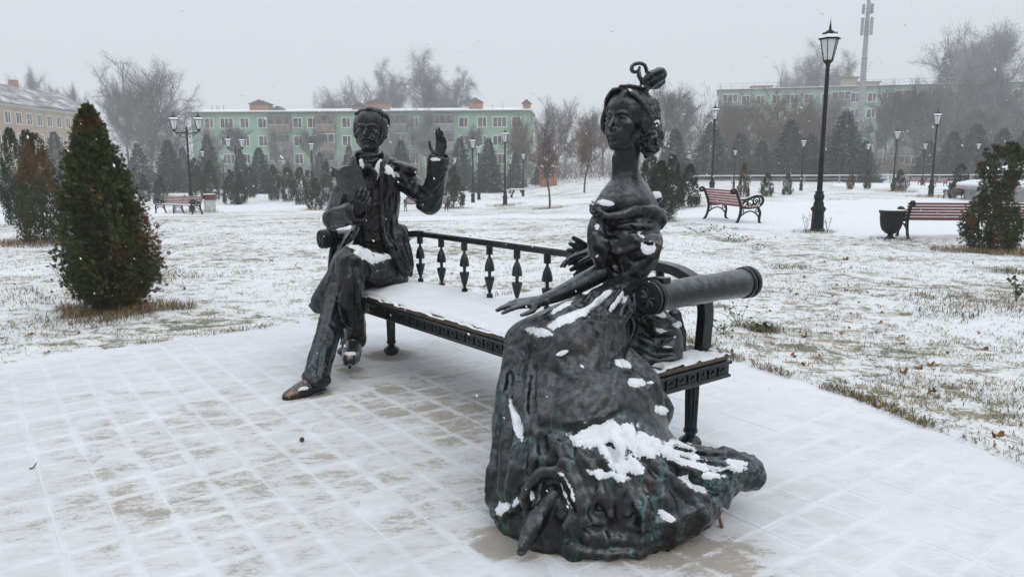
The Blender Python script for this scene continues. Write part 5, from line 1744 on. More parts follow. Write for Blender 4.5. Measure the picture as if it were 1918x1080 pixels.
for ln, r in (([(732, 322), (733, 380), (728, 436)], .008), ([(754, 360), (772, 374), (796, 384)], .008), ([(745, 450), (757, 484), (764, 508)], .009), ([(622, 386), (632, 396), (644, 398)], .007),([(632, 486), (614, 530), (600, 566)], .008), ([(716, 325), (726, 318), (738, 312)], .006), ([(812, 362), (824, 345), (828, 330)], .006)):
    c.stroke(ln, r, .014, 'cut', sink=.2)
# collar
for pts in ([(668, 312, 5.27), (666, 296, 5.30), (670, 286, 5.36)], [(719, 314, 5.25), (720, 298, 5.28), (717, 286, 5.34)]):
    c.tube(AR(pts), pr([6, 8, 5]), .006, raw=True, flat=((1, 0, 0), .45))
c.tube(AR([(715, 306, 5.25), (716, 340, 5.235), (715, 390, 5.235), (716, 425, 5.24)]), pr([3.2, 3.4, 3.2, 3]), .004, raw=True)
c.tube(AR([(718, 310, 5.245), (729, 328, 5.24), (731, 352, 5.245), (720, 376, 5.24)]), pr([4, 9, 8, 3]), .006, raw=True, flat=((0, 1, 0), .4))
c.tube(AR([(668, 318, 5.3), (664, 300, 5.34), (668, 288, 5.44), (692, 284, 5.5), (718, 288, 5.44), (722, 300, 5.34), (718, 320, 5.28)]), pr([9, 7, 6, 6, 6, 7, 9]), .01, raw=True)
c.folds(.0034, (.07, .07, .2), 71).rough(.0016, .05, 7).rough(.0009, .016, 8)
coat, V, Q = c.build('coat', M_MAN, man)
lay_snow(coat, V, Q, M_SNOW, [(728, 318, 12, 10, 30, 1.3), (741, 328, 9, 6, 50, 1.0), (816, 299, 9, 3, 5, 1.0), (655, 462, 20, 6, -40, .8)], .008, bare=1.12, seed=21)
# epaulettes
for (x, y, Y, a_) in ((758, 311, 5.37, .28), (643, 318, 5.42, -.2)):
    ce = A(x, y, Y)
    c = Clay(ce - .14, ce + .14, .0045)
    R = np.array(Euler((0, a_, 0)).to_matrix())
    c.frame(ce, R)
    c.ell((0, 0, 0), (.092, .08, .026), .01)
    for k in range(34):
        a = -1.7 + 3.4 * k / 33 if x > 700 else math.pi - 1.7 + 3.4 * k / 33
        p = np.array([math.cos(a) * .088, math.sin(a) * .076, -.006])
        c.tube([p * .8, p, p * 1.06 + np.array([0, 0, -.026])], [.006, .0055, .004], .002)
    for rr in (.03, .055): c.tube([(rr * math.cos(t), rr * .85 * math.sin(t), .024 - rr * .2) for t in np.linspace(0, 6.283, 13)], .004, .004, m=1)
    c.build('epaulette', M_MAN, man)
# cravat
ce = A(693, 300, 5.3)
c = Clay(ce - np.array([.17, .2, .17]), ce + np.array([.17, .25, .15]), .0045)
hc = A(692, 296, 5.36)
for i, (dy, r_) in enumerate(((-.046, .092), (-.020, .092), (.006, .091), (.028, .088))):
    q = hc + np.array([0, 0, dy])
    c.tube([q + np.array([r_ * math.cos(t), r_ * .9 * math.sin(t), .012 * math.sin(2 * t + i * 2)]) for t in np.linspace(0, 6.283, 17)], .014, .004, m=1, raw=True)
c.ell(hc, (.092, .085, .066), .01)
c.ell(A(690, 313, 5.22), (.03, .025, .025), .01)
c.tube(AR([(690, 314, 5.21), (678, 322, 5.22), (672, 334, 5.23)]), [.012, .018, .012], .01, flat=((0, 1, 0), .5), raw=True)
c.tube(AR([(692, 314, 5.21), (702, 325, 5.21), (700, 345, 5.22)]), [.012, .018, .012], .01, flat=((0, 1, 0), .5), raw=True)
for ln in ([(676, 288), (694, 294), (712, 286)], [(674, 300), (692, 303), (712, 296)], [(678, 308), (694, 308), (710, 304)]): c.stroke(ln, .006, .006, sink=.4)
cr, V, Q = c.build('cravat', M_MAN, man)
c = Clay(A(700, 318, 5.25) - .14, A(700, 318, 5.25) + .14, .004)
c.tube(AR([(713, 302, 5.27), (708, 318, 5.26), (703, 332, 5.26)]), [.016, .03, .018], .01, flat=((0, 1, .3), .35), raw=True)
c.tube(AR([(704, 330, 5.265), (700, 338, 5.27)]), [.016, .010], .01, flat=((0, 1, .3), .4), raw=True)
c.tube(AR([(676, 298, 5.28), (678, 308, 5.27), (686, 316, 5.265)]), [.010, .018, .008], .01, flat=((0, 1, .3), .4), raw=True)
c.rough(.004, .02, 9)
c.build('snow', M_SNOW, man)
# head and neck
HC, HH = A(692, 244, 5.33), .29
R = rot_from((-.06, -1, .02), (.02, -.05, 1))
c = Clay(HC - np.array([.17, .2, .24]), HC + np.array([.17, .24, .2]), .0038)
c.frame(HC, R, HH)
sculpt_face(c)
for sx in (-1, 1):   # moustache
    c.tube([(sx * .005, .35, -.200), (sx * .07, .335, -.218), (sx * .135, .28, -.245), (sx * .18, .24, -.235)], [.024, .034, .026, .010], .008)
    for q in (0, .012, -.012): c.tube([(sx * .02, .36, -.21 + q), (sx * .08, .35, -.225 + q), (sx * .14, .29, -.245 + q)], .006, .004)
for q in (-.02, 0, .02): c.tube([(q, .30, -.375), (q * 1.4, .315, -.42), (q, .28, -.47)], [.016, .02, .01], .012)
c.tube([(0, -.05, -.2), (0, -.04, -.42), (0, -.02, -.7)], [.22, .21, .22], .06)
c.rough(.0008, .012, 10)
head, V, Q = c.build('head', M_MAN, man)
c = Clay(HC - np.array([.19, .22, .2]), HC + np.array([.19, .26, .22]), .004)
c.frame(HC, R, HH)
c.ell((0, -.14, .165), (.395, .43, .37), .02)
for sx in (-1, 1): c.ell((sx * .345, -.12, .03), (.075, .19, .25), .04)
c.cut_half((0, .125, .0), (0, 1, -.30), .02)
c.ell((0, .33, .03), (.315, .33, .345), .03, 'cut')
c.cut_half((0, 0, -.24), (0, .35, -1), .02)
rg = np.random.default_rng(4)
xs_ = np.linspace(-.36, .36, 13)
locks(c, [[(x0 * .95, .13 - abs(x0) * .30, .49 - .9 * x0 * x0), (x0 + .02 * math.sin(i * 2.1), -.05, .53 - .95 * x0 * x0), (x0 * 1.08, -.3, .45 - .9 * x0 * x0), (x0 * 1.05, -.48, .12)] for i, x0 in enumerate(xs_)], [.022, .034, .034, .026], .005, .010, 1.045)
for sx in (-1, 1):        # wavy tufts swept back over the temples and ears
    for (x_, y_, z_, r_) in ((.32, -.08, .20, (.06, .17, .12)), (.335, -.10, .04, (.065, .17, .12)), (.315, -.14, -.08, (.06, .14, .09))): c.ell((sx * x_, y_, z_), r_, .02)
    locks(c, [[(sx * (.30 - .1 * max(0, z_ - .2)), .08 + .02 * math.sin(i * 2), z_), (sx * (.36 - .25 * max(0, z_ - .1)), .0, z_ + .03), (sx * (.395 - .3 * max(0, z_ - .05)), -.10, z_ - .015), (sx * .37, -.24, z_ - .03)] for i, z_ in enumerate(np.linspace(.30, -.13, 8))], [.012, .024, .028, .018], .005, .012, 1.05)
    c.tube([(sx * .335, .02, .04), (sx * .325, .05, -.08), (sx * .295, .08, -.2)], [.03, .032, .022], .015)     # side whiskers
c.tube([(-.1, .12, .44), (.02, .14, .49), (.14, .10, .45), (.22, .0, .42)], [.02, .035, .03, .02], .015)
c.rough(.001, .012, 12)
c.build('hair', M_MAN, head)
# the book, held open
bk = A(660, 338, 4.98)
def quadslab(mb, q, Ys, t):
    P = AR([(x, y, Y) for (x, y), Y in zip(q, Ys)])
    P[2] = P[1] + P[3] - P[0]
    n = np.cross(P[1] - P[0], P[3] - P[0]); n /= np.linalg.norm(n)
    V = np.vstack([P - n * t / 2, P + n * t / 2])
    mb.add(V, [(3, 2, 1, 0), (4, 5, 6, 7)] + [(i, (i + 1) % 4, 4 + (i + 1) % 4, 4 + i) for i in range(4)])
book_parent = empty('book', tuple(bk)); book_parent.parent = man
book_parent.matrix_parent_inverse = full_matrix(man).inverted()
mb = MB(); quadslab(mb, [(637, 319), (672, 309), (691, 364), (656, 377)], [4.97, 5.06, 5.0, 4.93], .012)
mb.build('cover', M_BENCHIRON, book_parent, world=True)
mb = MB(); quadslab(mb, [(621, 312), (637, 319), (656, 377), (641, 360)], [5.06, 4.975, 4.935, 5.03], .012)
mb.build('cover', M_BENCHIRON, book_parent, world=True)
for i in range(9):
    mb = MB(); f = i / 8.0
    quadslab(mb, [(637 - 1.5 * f, 318), (670 - 26 * f, 308.5 + 3 * f), (688 - 26 * f, 358 + 6 * f), (656, 372)], [4.985 + .004 * i, 5.07 + .012 * i, 5.01 + .012 * i, 4.945 + .004 * i], .004)
    mb.build('page', M_BENCHIRON, book_parent, world=True)
# hands
w0 = A(828, 300, 5.12)
c = Clay(w0 - np.array([.14, .14, .12]), w0 + np.array([.14, .14, .34]), .0035)
sculpt_hand(c, A(822, 300, 5.12), (.16, .02, 1), (-.62, -.78, .1), (-.78, .62, .0), .228,
            [(.10, .12, .08), (.14, .2, .12), (.22, .28, .15), (.34, .35, .2)], .26, .008, .25)
c.build('hand', M_MAN, man)
w1 = A(668, 398, 4.97)
c = Clay(w1 - np.array([.16, .18, .15]), w1 + np.array([.24, .15, .28]), .0035)
sculpt_hand(c, A(660, 404, 4.99), (.55, -.22, .7), (-.35, 1, .2), (-.8, -.1, .6), .235, [(.3, .35, .25), (.35, .35, .2), (.4, .35, .2), (.45, .4, .2)], .2, .008, .3)
c.build('hand', M_MAN, man)
# ------------------------------------------------------------------ the seated woman in bronze
wom = empty('bronze_statue', BW(.2, .35, 0), 0.0,
            'bronze woman in a wide snowy gown with a bow in her hair', 'statue')
def pw(r, Y=3.4): return np.asarray(r, float) * mpp(Y)
# bust: neck, shoulders, head
HC, HH = A(1172, 228, 3.40), .268
fr = np.array([-.72, -.68, .06])
R = rot_from(fr, (.04, .02, 1))
c = Clay(A(1172, 290, 3.42) - np.array([.26, .28, .33]), A(1172, 290, 3.42) + np.array([.26, .28, .36]), .0038)
c.frame(HC, R, HH)
sculpt_face(c, True)
c.frame()
c.tube(AR([(1178, 262, 3.44), (1172, 300, 3.44), (1172, 335, 3.45), (1174, 362, 3.46)]), pw([26, 22.5, 24, 30]), .03, raw=True)
c.tube(AR([(1170, 345, 3.44), (1148, 362, 3.40), (1128, 388, 3.36)]), pw([13, 15, 17]), .06, raw=True)
c.tube(AR([(1178, 335, 3.47), (1198, 355, 3.50), (1216, 388, 3.50)]), pw([14, 16, 17]), .06, raw=True)
c.ell(A(1172, 384, 3.44), pw([50, 46, 40]), .06)
c.tube(AR([(1154, 296, 3.425), (1158, 325, 3.42), (1168, 354, 3.40)]), pw([6, 8, 6]), .03, raw=True)
c.tube(AR([(1188, 292, 3.43), (1183, 322, 3.41), (1174, 354, 3.395)]), pw([6, 8, 6]), .03, raw=True)
c.rough(.0006, .015, 30)
bust, V, Q = c.build('bust', M_BRONZE, wom)
lay_snow(bust, V, Q, M_SNOW, [(1134, 380, 15, 5, 8, 1.0)], .006, bare=1.2, seed=31)
# hair
c = Clay(A(1185, 225, 3.42) - np.array([.25, .27, .22]), A(1185, 225, 3.42) + np.array([.25, .27, .32]), .004)
c.frame(HC, R, HH)
c.ell((0, -.15, .165), (.40, .475, .39), .02)
for sx in (-1, 1): c.ell((sx * .36, -.16, .0), (.09, .2, .22), .05)
c.cut_half((0, .235, .12), (0, 1, -.25), .02)
c.ell((0, .36, .01), (.255, .36, .385), .02, 'cut')
c.cut_half((0, 0, -.22), (0, .5, -1), .02)
rg = np.random.default_rng(12)
for sx in (-1, 1):
    locks(c, [[(sx * .015, .235 - .062 * i, .515 + .016 * i - .004 * i * i), (sx * .16, .215 - .062 * i, .485 + .012 * i - .004 * i * i), (sx * .35, .115 - .055 * i, .335 + .002 * i), (sx * .445, -.06 - .03 * i, .10 - .004 * i), (sx * .40, -.22 - .02 * i, -.06 - .01 * i)] for i in range(9)], [.018, .030, .034, .032, .022], .004, .010, 1.05)
    c.ell((sx * .35, -.22, -.12), (.085, .16, .17), .03)
    for i in range(18):   # bunches of ringlets
        q = np.array([sx * (.40 + .03 * rg.random()), -.10 - .22 * rg.random(), .02 - .30 * rg.random()])
        t0 = rg.random() * 6
        c.tube([q + np.array([sx * .03 * math.sin(t), .05 * math.cos(t0 + t), .05 * math.sin(t0 + t)]) * (1 - t / 8) for t in np.linspace(0, 5.5, 10)], .026, .004, m=1)
c.tube([(.36 * math.cos(t), -.12 + .30 * math.sin(t) - .05, .34 + .12 * math.sin(t)) for t in np.linspace(.1, 3.0, 12)], .022, .006)   # band
c.frame()
# knot of hair on the right of the photograph
for i in range(44):
    a_, b_ = rg.random() * 6.283, rg.random() ** .5
    x, y = 1217 + 19 * b_ * math.cos(a_), 256 + 26 * b_ * math.sin(a_)
    Y = 3.425 - .075 * math.sqrt(1 - min(1, b_) ** 2 * .9) + rg.normal(0, .01)
    t0 = rg.random() * 6
    q = A(x, y, Y)
    c.tube([q + np.array([.019 * math.cos(t0 + t), .010 * math.sin(2 * t), .021 * math.sin(t0 + t)]) for t in np.linspace(0, 4.8, 9)], [.006, .009, .009, .009, .009, .009, .009, .008, .005], .003, m=1, raw=True)
c.ell(A(1216, 256, 3.43), pw([25, 31, 33]), .02)
c.tube(AR([(1134, 203, 3.46), (1130, 222, 3.47), (1130, 240, 3.48), (1135, 252, 3.48)]), pw([3, 5, 5, 3]), .01, raw=True)
c.tube(AR([(1206, 270, 3.40), (1212, 285, 3.40), (1210, 293, 3.40)]), pw([10, 9, 5]), .01, raw=True)
# ribbon bow on the crown
c.tube(AR([(1203, 172, 3.42), (1210, 160, 3.42), (1216, 152, 3.42)]), pw([9, 10, 10]), .012, raw=True)
c.tube(AR([(1210, 158, 3.42), (1222, 148, 3.40), (1236, 140, 3.38)]), pw([11, 15, 13]), .012, raw=True)
c.tube(AR([(1214, 160, 3.44), (1230, 158, 3.46), (1240, 152, 3.47)]), pw([8, 9, 7]), .01, raw=True)
c.stroke([(1208, 152), (1222, 140), (1238, 131)], .007, .008, sink=.3)
c.stroke([(1214, 158), (1226, 148), (1240, 142)], .006, .008, sink=.3)
c.stroke([(1216, 150), (1228, 143), (1238, 138)], .006, .008, 'cut', sink=.2)
rb = dict(flat=((.25, 1, .1), 1.0))
c.tube(AR([(1209, 162, 3.42), (1212, 148, 3.42), (1211, 132, 3.42), (1206, 121, 3.42), (1194, 119, 3.42), (1186, 122, 3.42), (1183, 130, 3.42), (1188, 135, 3.42), (1196, 134, 3.42)]), pw([4.5, 3.5, 3.2, 3.2, 3.2, 3.2, 3.2, 3.2, 3]), .004, raw=True, flat=((0, 1, 0), 2.2))
c.tube(AR([(1208, 163, 3.41), (1201, 150, 3.40), (1196, 138, 3.40), (1198, 126, 3.40)]), pw([4.5, 4, 3.6, 2.5]), .004, raw=True, flat=((0, 1, 0), 2.0))
c.tube(AR([(1208, 164, 3.40), (1194, 163, 3.37), (1180, 161, 3.35), (1162, 161, 3.33)]), pw([4.5, 3, 3, 2.6]), .004, raw=True, flat=((0, 1, 0), 2.2))
c.rough(.0012, .012, 33)
hair, V, Q = c.build('hair', M_BRONZE, bust)
lay_snow(hair, V, Q, M_SNOW, [(1231, 231, 6, 7, 0, 1.2), (1176, 169, 8, 3, 0, .9)], .006, bare=1.2, seed=33)
# bodice and shawl
c = Clay((.18, 3.02, .62), (.95, 3.85, 1.42), .0058)
c.tube(AR([(1172, 396, 3.45), (1172, 430, 3.44), (1170, 470, 3.44), (1166, 505, 3.44), (1164, 540, 3.45)]), pw([45, 50, 52, 42, 31]), .03, flat=((.3, 1, 0), .84), raw=True)
c.tube(AR([(1124, 400, 3.36), (1118, 425, 3.34), (1120, 455, 3.34), (1126, 490, 3.36)]), pw([11, 15, 18, 15]), .03, raw=True)
c.tube(AR([(1214, 408, 3.46), (1218, 440, 3.42), (1214, 475, 3.38), (1196, 512, 3.38)]), pw([20, 17, 21, 16]), .03, raw=True)
c.ell(A(1170, 352, 3.44), pw([46, 44, 62]), .01, 'cut')                                 # low neckline
rim = [(1118, 386, 3.36), (1124, 398, 3.32), (1140, 406, 3.31), (1160, 404, 3.31), (1184, 398, 3.33), (1208, 394, 3.38), (1228, 398, 3.42), (1238, 410, 3.46), (1236, 424, 3.46)]
c.tube(AR(rim), pw([6, 7, 7, 8, 11, 13, 13, 11, 7]), .014, raw=True)
c.tube(AR([(1138, 388, 3.52), (1168, 382, 3.56), (1200, 384, 3.56), (1222, 394, 3.52)]), pw([6, 7, 7, 6]), .02, raw=True)
for ln, r, k in (([(1126, 412), (1150, 420), (1176, 424), (1200, 414)], [.008, .014, .014, .008], .016), ([(1160, 424), (1180, 420), (1206, 424), (1226, 420)], [.007, .012, .014, .008], .014),
              ([(1116, 440), (1126, 470), (1150, 500), (1166, 516)], [.008, .013, .012, .006], .016), ([(1120, 420), (1134, 450), (1150, 480), (1166, 514)], [.007, .010, .010, .006], .016),
              ([(1112, 462), (1122, 490), (1142, 510), (1164, 520)], [.008, .014, .012, .006], .014), ([(1232, 440), (1226, 470), (1204, 500), (1168, 518)], [.010, .016, .014, .006], .018),
              ([(1140, 440), (1158, 470), (1164, 500), (1166, 515)], [.006, .009, .009, .005], .014), ([(1196, 430), (1210, 450), (1228, 456)], [.006, .012, .010], .014),
              ([(1180, 440), (1196, 456), (1206, 478), (1190, 502)], [.006, .010, .011, .006], .016), ([(1128, 466), (1150, 474), (1172, 470), (1190, 462)], [.006, .010, .010, .006], .016),
              ([(1216, 446), (1232, 440), (1236, 452), (1230, 480)], [.006, .009, .010, .006], .010), ([(1152, 484), (1162, 500), (1166, 512)], .006, .01), ([(1106, 480), (1112, 500), (1124, 512)], [.008, .012, .010], .012)):
    c.stroke(ln, np.array(r) * 1.25 if not np.isscalar(r) else r, k * .7, sink=.3)
for ln, r in (([(1136, 462), (1148, 488), (1160, 510)], [.006, .011, .005]), ([(1182, 424), (1200, 440), (1212, 448)], [.006, .010, .006]), ([(1126, 440), (1140, 446), (1160, 448)], [.005, .009, .005]),
              ([(1176, 480), (1188, 490), (1206, 484)], [.006, .010, .006]), ([(1148, 412), (1166, 416), (1190, 408)], [.005, .009, .006]), ([(1166, 430), (1186, 434), (1204, 430)], [.004, .008, .005]),
              ([(1118, 400), (1112, 416), (1112, 432)], [.004, .007, .004]), ([(1126, 402), (1122, 418), (1120, 436)], [.004, .006, .004])):
    c.stroke(ln, r, .012, 'cut', sink=.15)
c.ell(A(1215, 462, 3.315), pw([14, 12, 10]), .012, 'cut')                              # hollow of the sleeve
for i in range(9):                                                                     # ruffle at the left shoulder
    q = A(1116 + 6 * (i % 3) - 3, 374 + 3.6 * i, 3.35 - .004 * i)
    c.tube([q + np.array([.014 * math.cos(t + i), -.006 * math.sin(t * 2), .012 * math.sin(t + i)]) for t in np.linspace(0, 4.5, 7)], .0065, .004, m=1, raw=True)
c.folds(.005, (.09, .09, .08), 73).rough(.0012, .04, 34).rough(.0010, .014, 35)
bod, V, Q = c.build('bodice', M_BRONZE, wom)
lay_snow(bod, V, Q, M_SNOW, [(1213, 463, 13, 12, 0, 1.3), (1199, 438, 12, 4, 42, 1.0), (1118, 424, 7, 7, -40, 1.0), (1213, 428, 6, 2.5, 0, 1.0), (1199, 427, 4, 2, 0, 1), (1118, 478, 4, 4, 0, .9), (1130, 378, 16, 5, 10, 1)], .007, bare=1.15, seed=35)
# bow at the back with snow on it
q = A(1226, 372, 3.62)
c = Clay(q - .1, q + .1, .005)
c.tube(AR([(1214, 380, 3.6), (1226, 372, 3.62), (1238, 372, 3.64)]), pw([10, 13, 6]), .01, raw=True)
c.rough(.003, .03, 36)
bw, V, Q = c.build('back_bow', M_BRONZE, wom)
lay_snow(bw, V, Q, M_SNOW, [(1228, 366, 12, 10, 0, 1.0)], .008, bare=1.0, seed=37)
# arm that leans on the skirt
c = Clay((-.30, 2.60, .55), (.62, 3.60, 1.05), .0045)
c.tube(AR([(1122, 512, 3.36), (1090, 529, 3.28), (1050, 549, 3.18), (1014, 563, 3.08)]), pw([20, 18.5, 15, 10.5], 3.2), .02, raw=True)
sculpt_hand(c, A(1010, 565, 3.07), (-1, -.32, -.05), (-.15, .1, -1), (.25, -.9, .3), .205, [(.12, .12, .08), (.05, .12, .1), (.18, .2, .1), (.3, .25, .1)], .34, .008, .1)
c.build('arm', M_BRONZE, wom)
# hand with the fan resting on the rail
q = A(1085, 480, 3.72)
c = Clay(q - np.array([.2, .2, .2]), q + np.array([.2, .2, .2]), .004)
sculpt_hand(c, A(1116, 468, 3.66), (-1, -.1, -.25), (-.1, .0, -1), (.1, -1, .2), .21, [(.1, .2, .1), (.2, .25, .15), (.35, .3, .2), (.5, .35, .2)], .5, .008, .1)
c.build('hand', M_BRONZE, wom)
fan = Clay(q - np.array([.2, .2, .2]), q + np.array([.2, .25, .2]), .004)
for i in range(8):
    a = .15 + .22 * i
    p0 = A(1122, 478, 3.72)
    t = np.array([-math.cos(a - .75), .02 * i, -math.sin(a - .75)])
    fan.tube([p0, p0 + t * .09, p0 + t * .155], [.008, .018, .012], .004, raw=True, flat=((0, 1, 0), .4))
fan.build('fan', M_BRONZE, wom)
# the gown
c = Clay((-.24, 2.26, -.02), (1.16, 3.72, .92), .0060)
# pelvis, thighs and knees
c.tube(AR([(1170, 575, 3.45), (1120, 625, 3.18), (1070, 655, 2.95)]), pw([46, 60, 66], 3.1), .05, raw=True)
c.tube(AR([(1150, 575, 3.50), (1070, 605, 3.36), (1000, 640, 3.20)]), pw([42, 46, 46], 3.2), .05, raw=True)
# the fall of the skirt
def level(z, x, y, r): return (np.array([x, y, z]), r)
L = [level(.00, .315, 2.86, .385), level(.15, .305, 2.88, .375), level(.30, .285, 2.92, .335), level(.36, .285, 2.95, .305), level(.44, .270, 3.05, .235), level(.62, .255, 3.10, .20)]
c.tube(np.array([a for a, r in L]), [r for a, r in L], .08, raw=True)
c.cut_half((0, 0, 0), (0, 0, -1), 0.0)
c.ell(A(1072, 712, 2.97), pw([92, 92, 74], 2.9), .05)      # near knee under the cloth
c.ell(np.array([.37, 2.72, .19]), (.24, .21, .16), .06)          # tier of cloth thrown forward
c.tube(AR([(978, 640, 3.14), (962, 730, 3.02), (952, 850, 2.92), (946, 930, 2.84)]), pw([34, 32, 30, 28], 3.0), .06, raw=True)
# tail of the gown spread to the right
c.tube(AR([(1200, 900, 2.74), (1280, 900, 2.78), (1350, 892, 2.82), (1405, 886, 2.86)]), pw([95, 62, 46, 30], 2.8), .06, raw=True)
c.tube(AR([(1230, 850, 2.86), (1310, 866, 2.90), (1390, 866, 2.92)]), pw([44, 28, 18], 2.9), .05, raw=True)
c.tube(AR([(1220, 960, 2.62), (1290, 950, 2.68), (1350, 915, 2.78)]), pw([60, 48, 22], 2.7), .05, raw=True)
# cloth hanging from the edge of the seat
c.tube(AR([(1168, 675, 2.98), (1196, 705, 2.95), (1216, 745, 2.92), (1224, 790, 2.9), (1210, 830, 2.86)]), pw([30, 34, 30, 26, 30], 2.9), .03, raw=True)
c.tube(AR([(1225, 735, 2.96), (1246, 765, 2.95), (1236, 800, 2.93)]), pw([14, 16, 16], 2.9), .02, raw=True)
# cloth heaped on the seat behind her
c.tube(AR([(1215, 590, 3.36), (1238, 630, 3.38), (1240, 665, 3.36)]), pw([30, 40, 38], 3.4), .04, raw=True)
c.tube(AR([(1190, 560, 3.44), (1190, 620, 3.42), (1200, 680, 3.30)]), pw([34, 38, 30], 3.4), .04, raw=True)
c.tube(AR([(1262, 590, 3.52), (1270, 625, 3.52), (1268, 660, 3.50)]), pw([14, 16, 15], 3.4), .03, raw=True)
# gathered cloth at the waist
c.tube(AR([(1164, 528, 3.36), (1140, 548, 3.28), (1112, 566, 3.20), (1094, 590, 3.12)]), pw([16, 20, 20, 13], 3.2), .02, raw=True)
c.tube(AR([(1170, 530, 3.34), (1168, 556, 3.26), (1150, 586, 3.18)]), pw([16, 22, 20], 3.2), .02, raw=True)
c.tube(AR([(1180, 530, 3.36), (1200, 545, 3.32), (1196, 575, 3.28)]), pw([14, 18, 16], 3.2), .02, raw=True)
c.tube(AR([(1210, 535, 3.40), (1240, 545, 3.44), (1216, 570, 3.36)]), pw([14, 15, 14], 3.2), .02, raw=True)
for (pts, r_) in (([(1166, 534, 3.30), (1138, 552, 3.20), (1108, 572, 3.12), (1092, 600, 3.07)], [9, 13, 12, 5]), ([(1170, 536, 3.28), (1150, 566, 3.16), (1124, 596, 3.08), (1106, 616, 3.05)], [8, 13, 12, 4]),
                 ([(1176, 538, 3.30), (1180, 566, 3.20), (1166, 596, 3.12), (1150, 606, 3.10)], [8, 13, 11, 4]), ([(1182, 538, 3.34), (1208, 556, 3.28), (1216, 582, 3.24), (1202, 596, 3.22)], [8, 13, 11, 4])):
    c.tube(AR(pts), pw(r_, 3.15), .010, raw=True)
c.tube(AR([(1176, 600, 3.20), (1178, 640, 3.14), (1170, 676, 3.06)]), pw([10, 14, 10], 3.2), .012, 'cut', raw=True)
F = []
# knees and lap
F += [([(990, 600), (1040, 590), (1090, 570)], [.01, .018, .012], .03, .6), ([(1010, 640), (1020, 680), (1016, 740), (1004, 800)], [.012, .02, .02, .012], .03, .6),
      ([(965, 640), (962, 690), (980, 760), (1000, 850)], [.008, .014, .016, .010], .02, .5), ([(950, 660), (944, 720), (948, 800), (956, 880)], [.008, .012, .014, .010], .02, .5),
      ([(1030, 660), (1060, 700), (1110, 716), (1170, 690)], [.006, .012, .014, .008], .03, .7), ([(1020, 775), (1060, 800), (1100, 800), (1136, 780)], [.010, .022, .022, .012], .02, .5),
      ([(1150, 670), (1160, 720), (1150, 770), (1136, 800)], [.010, .018, .016, .008], .02, .5)]
# big folds of the lower gown
F += [([(1010, 780), (1040, 830), (1066, 870), (1084, 930)], [.012, .022, .026, .018], .03, .5), ([(1090, 820), (1120, 860), (1150, 900), (1172, 960)], [.012, .024, .026, .016], .03, .5),
      ([(1080, 850), (1100, 880), (1104, 920)], [.01, .018, .012], .02, .5), ([(1160, 830), (1166, 870), (1190, 910)], [.012, .022, .014], .02, .5),
      ([(1190, 850), (1240, 890), (1290, 930), (1320, 960)], [.012, .022, .022, .012], .03, .5), ([(1230, 850), (1290, 870), (1350, 880), (1410, 884)], [.010, .020, .022, .014], .02, .5),
      ([(1250, 835), (1310, 850), (1370, 852), (1400, 860)], [.010, .014, .016, .012], .016, .4), ([(1270, 880), (1330, 905), (1390, 905)], [.010, .016, .012], .02, .5),
      ([(1040, 950), (1080, 985), (1150, 1010), (1240, 1000)], [.010, .020, .022, .012], .03, .5), ([(1180, 940), (1240, 960), (1310, 950)], [.010, .018, .012], .03, .5),
      ([(930, 800), (926, 870), (930, 930)], [.008, .014, .012], .02, .5), ([(970, 800), (972, 860), (985, 900)], [.010, .016, .012], .02, .5), ([(1180, 800), (1196, 824), (1206, 852)], [.01, .018, .012], .015, .4),
      ([(1205, 800), (1230, 828), (1236, 860)], [.01, .016, .01], .015, .4)]
# long folds falling to the left hem
for (x0, y0, x1, y1, x2, y2, r_) in ((958, 655, 938, 760, 926, 900, .016), (974, 665, 956, 780, 944, 920, .018), (992, 690, 984, 800, 968, 915, .020), (1012, 720, 1012, 810, 1000, 880, .018),
                                     (946, 700, 928, 800, 921, 930, .014), (966, 720, 968, 800, 958, 930, .013)):
    F.append(([(x0, y0), (x1, y1), (x2, y2)], [r_ * .5, r_ * 1.15, r_ * 1.3], .012, .25))
# folds spreading from under the knee to the front and the right
for (pts, r_) in (([(1040, 800), (1050, 850), (1072, 900), (1088, 945), (1096, 975)], .020), ([(1076, 812), (1092, 860), (1120, 910), (1140, 945), (1150, 975)], .022), ([(1108, 812), (1132, 856), (1164, 900), (1200, 950), (1216, 1010)], .026),
                  ([(1140, 800), (1160, 840), (1196, 880), (1240, 930), (1270, 985)], .024), ([(1170, 812), (1204, 850), (1250, 890), (1300, 940), (1316, 960)], .022), ([(1200, 826), (1250, 858), (1310, 886), (1356, 914)], .020),
                  ([(1226, 838), (1290, 858), (1350, 872), (1408, 896)], .018), ([(1256, 832), (1316, 846), (1372, 850), (1416, 874)], .014), ([(1180, 920), (1210, 960), (1240, 1000)], .016),
                  ([(1280, 905), (1310, 925), (1336, 940)], .014), ([(1066, 960), (1110, 978), (1180, 986), (1260, 972), (1316, 946)], .016), ([(1050, 1020), (1120, 1036), (1200, 1030), (1280, 1004)], .016)):
    F.append((pts, [r_ * .6, r_ * 1.2, r_ * 1.3, r_ * .8], .012, .25))
# the cloth stretched over the knee
F += [([(1096, 600), (1060, 640), (1030, 700), (1022, 760)], [.008, .014, .016, .010], .024, .45), ([(1130, 612), (1120, 660), (1090, 720), (1040, 776)], [.006, .012, .014, .008], .026, .5), ([(1148, 640), (1150, 700), (1120, 760), (1070, 792)], [.006, .013, .014, .008], .024, .5)]
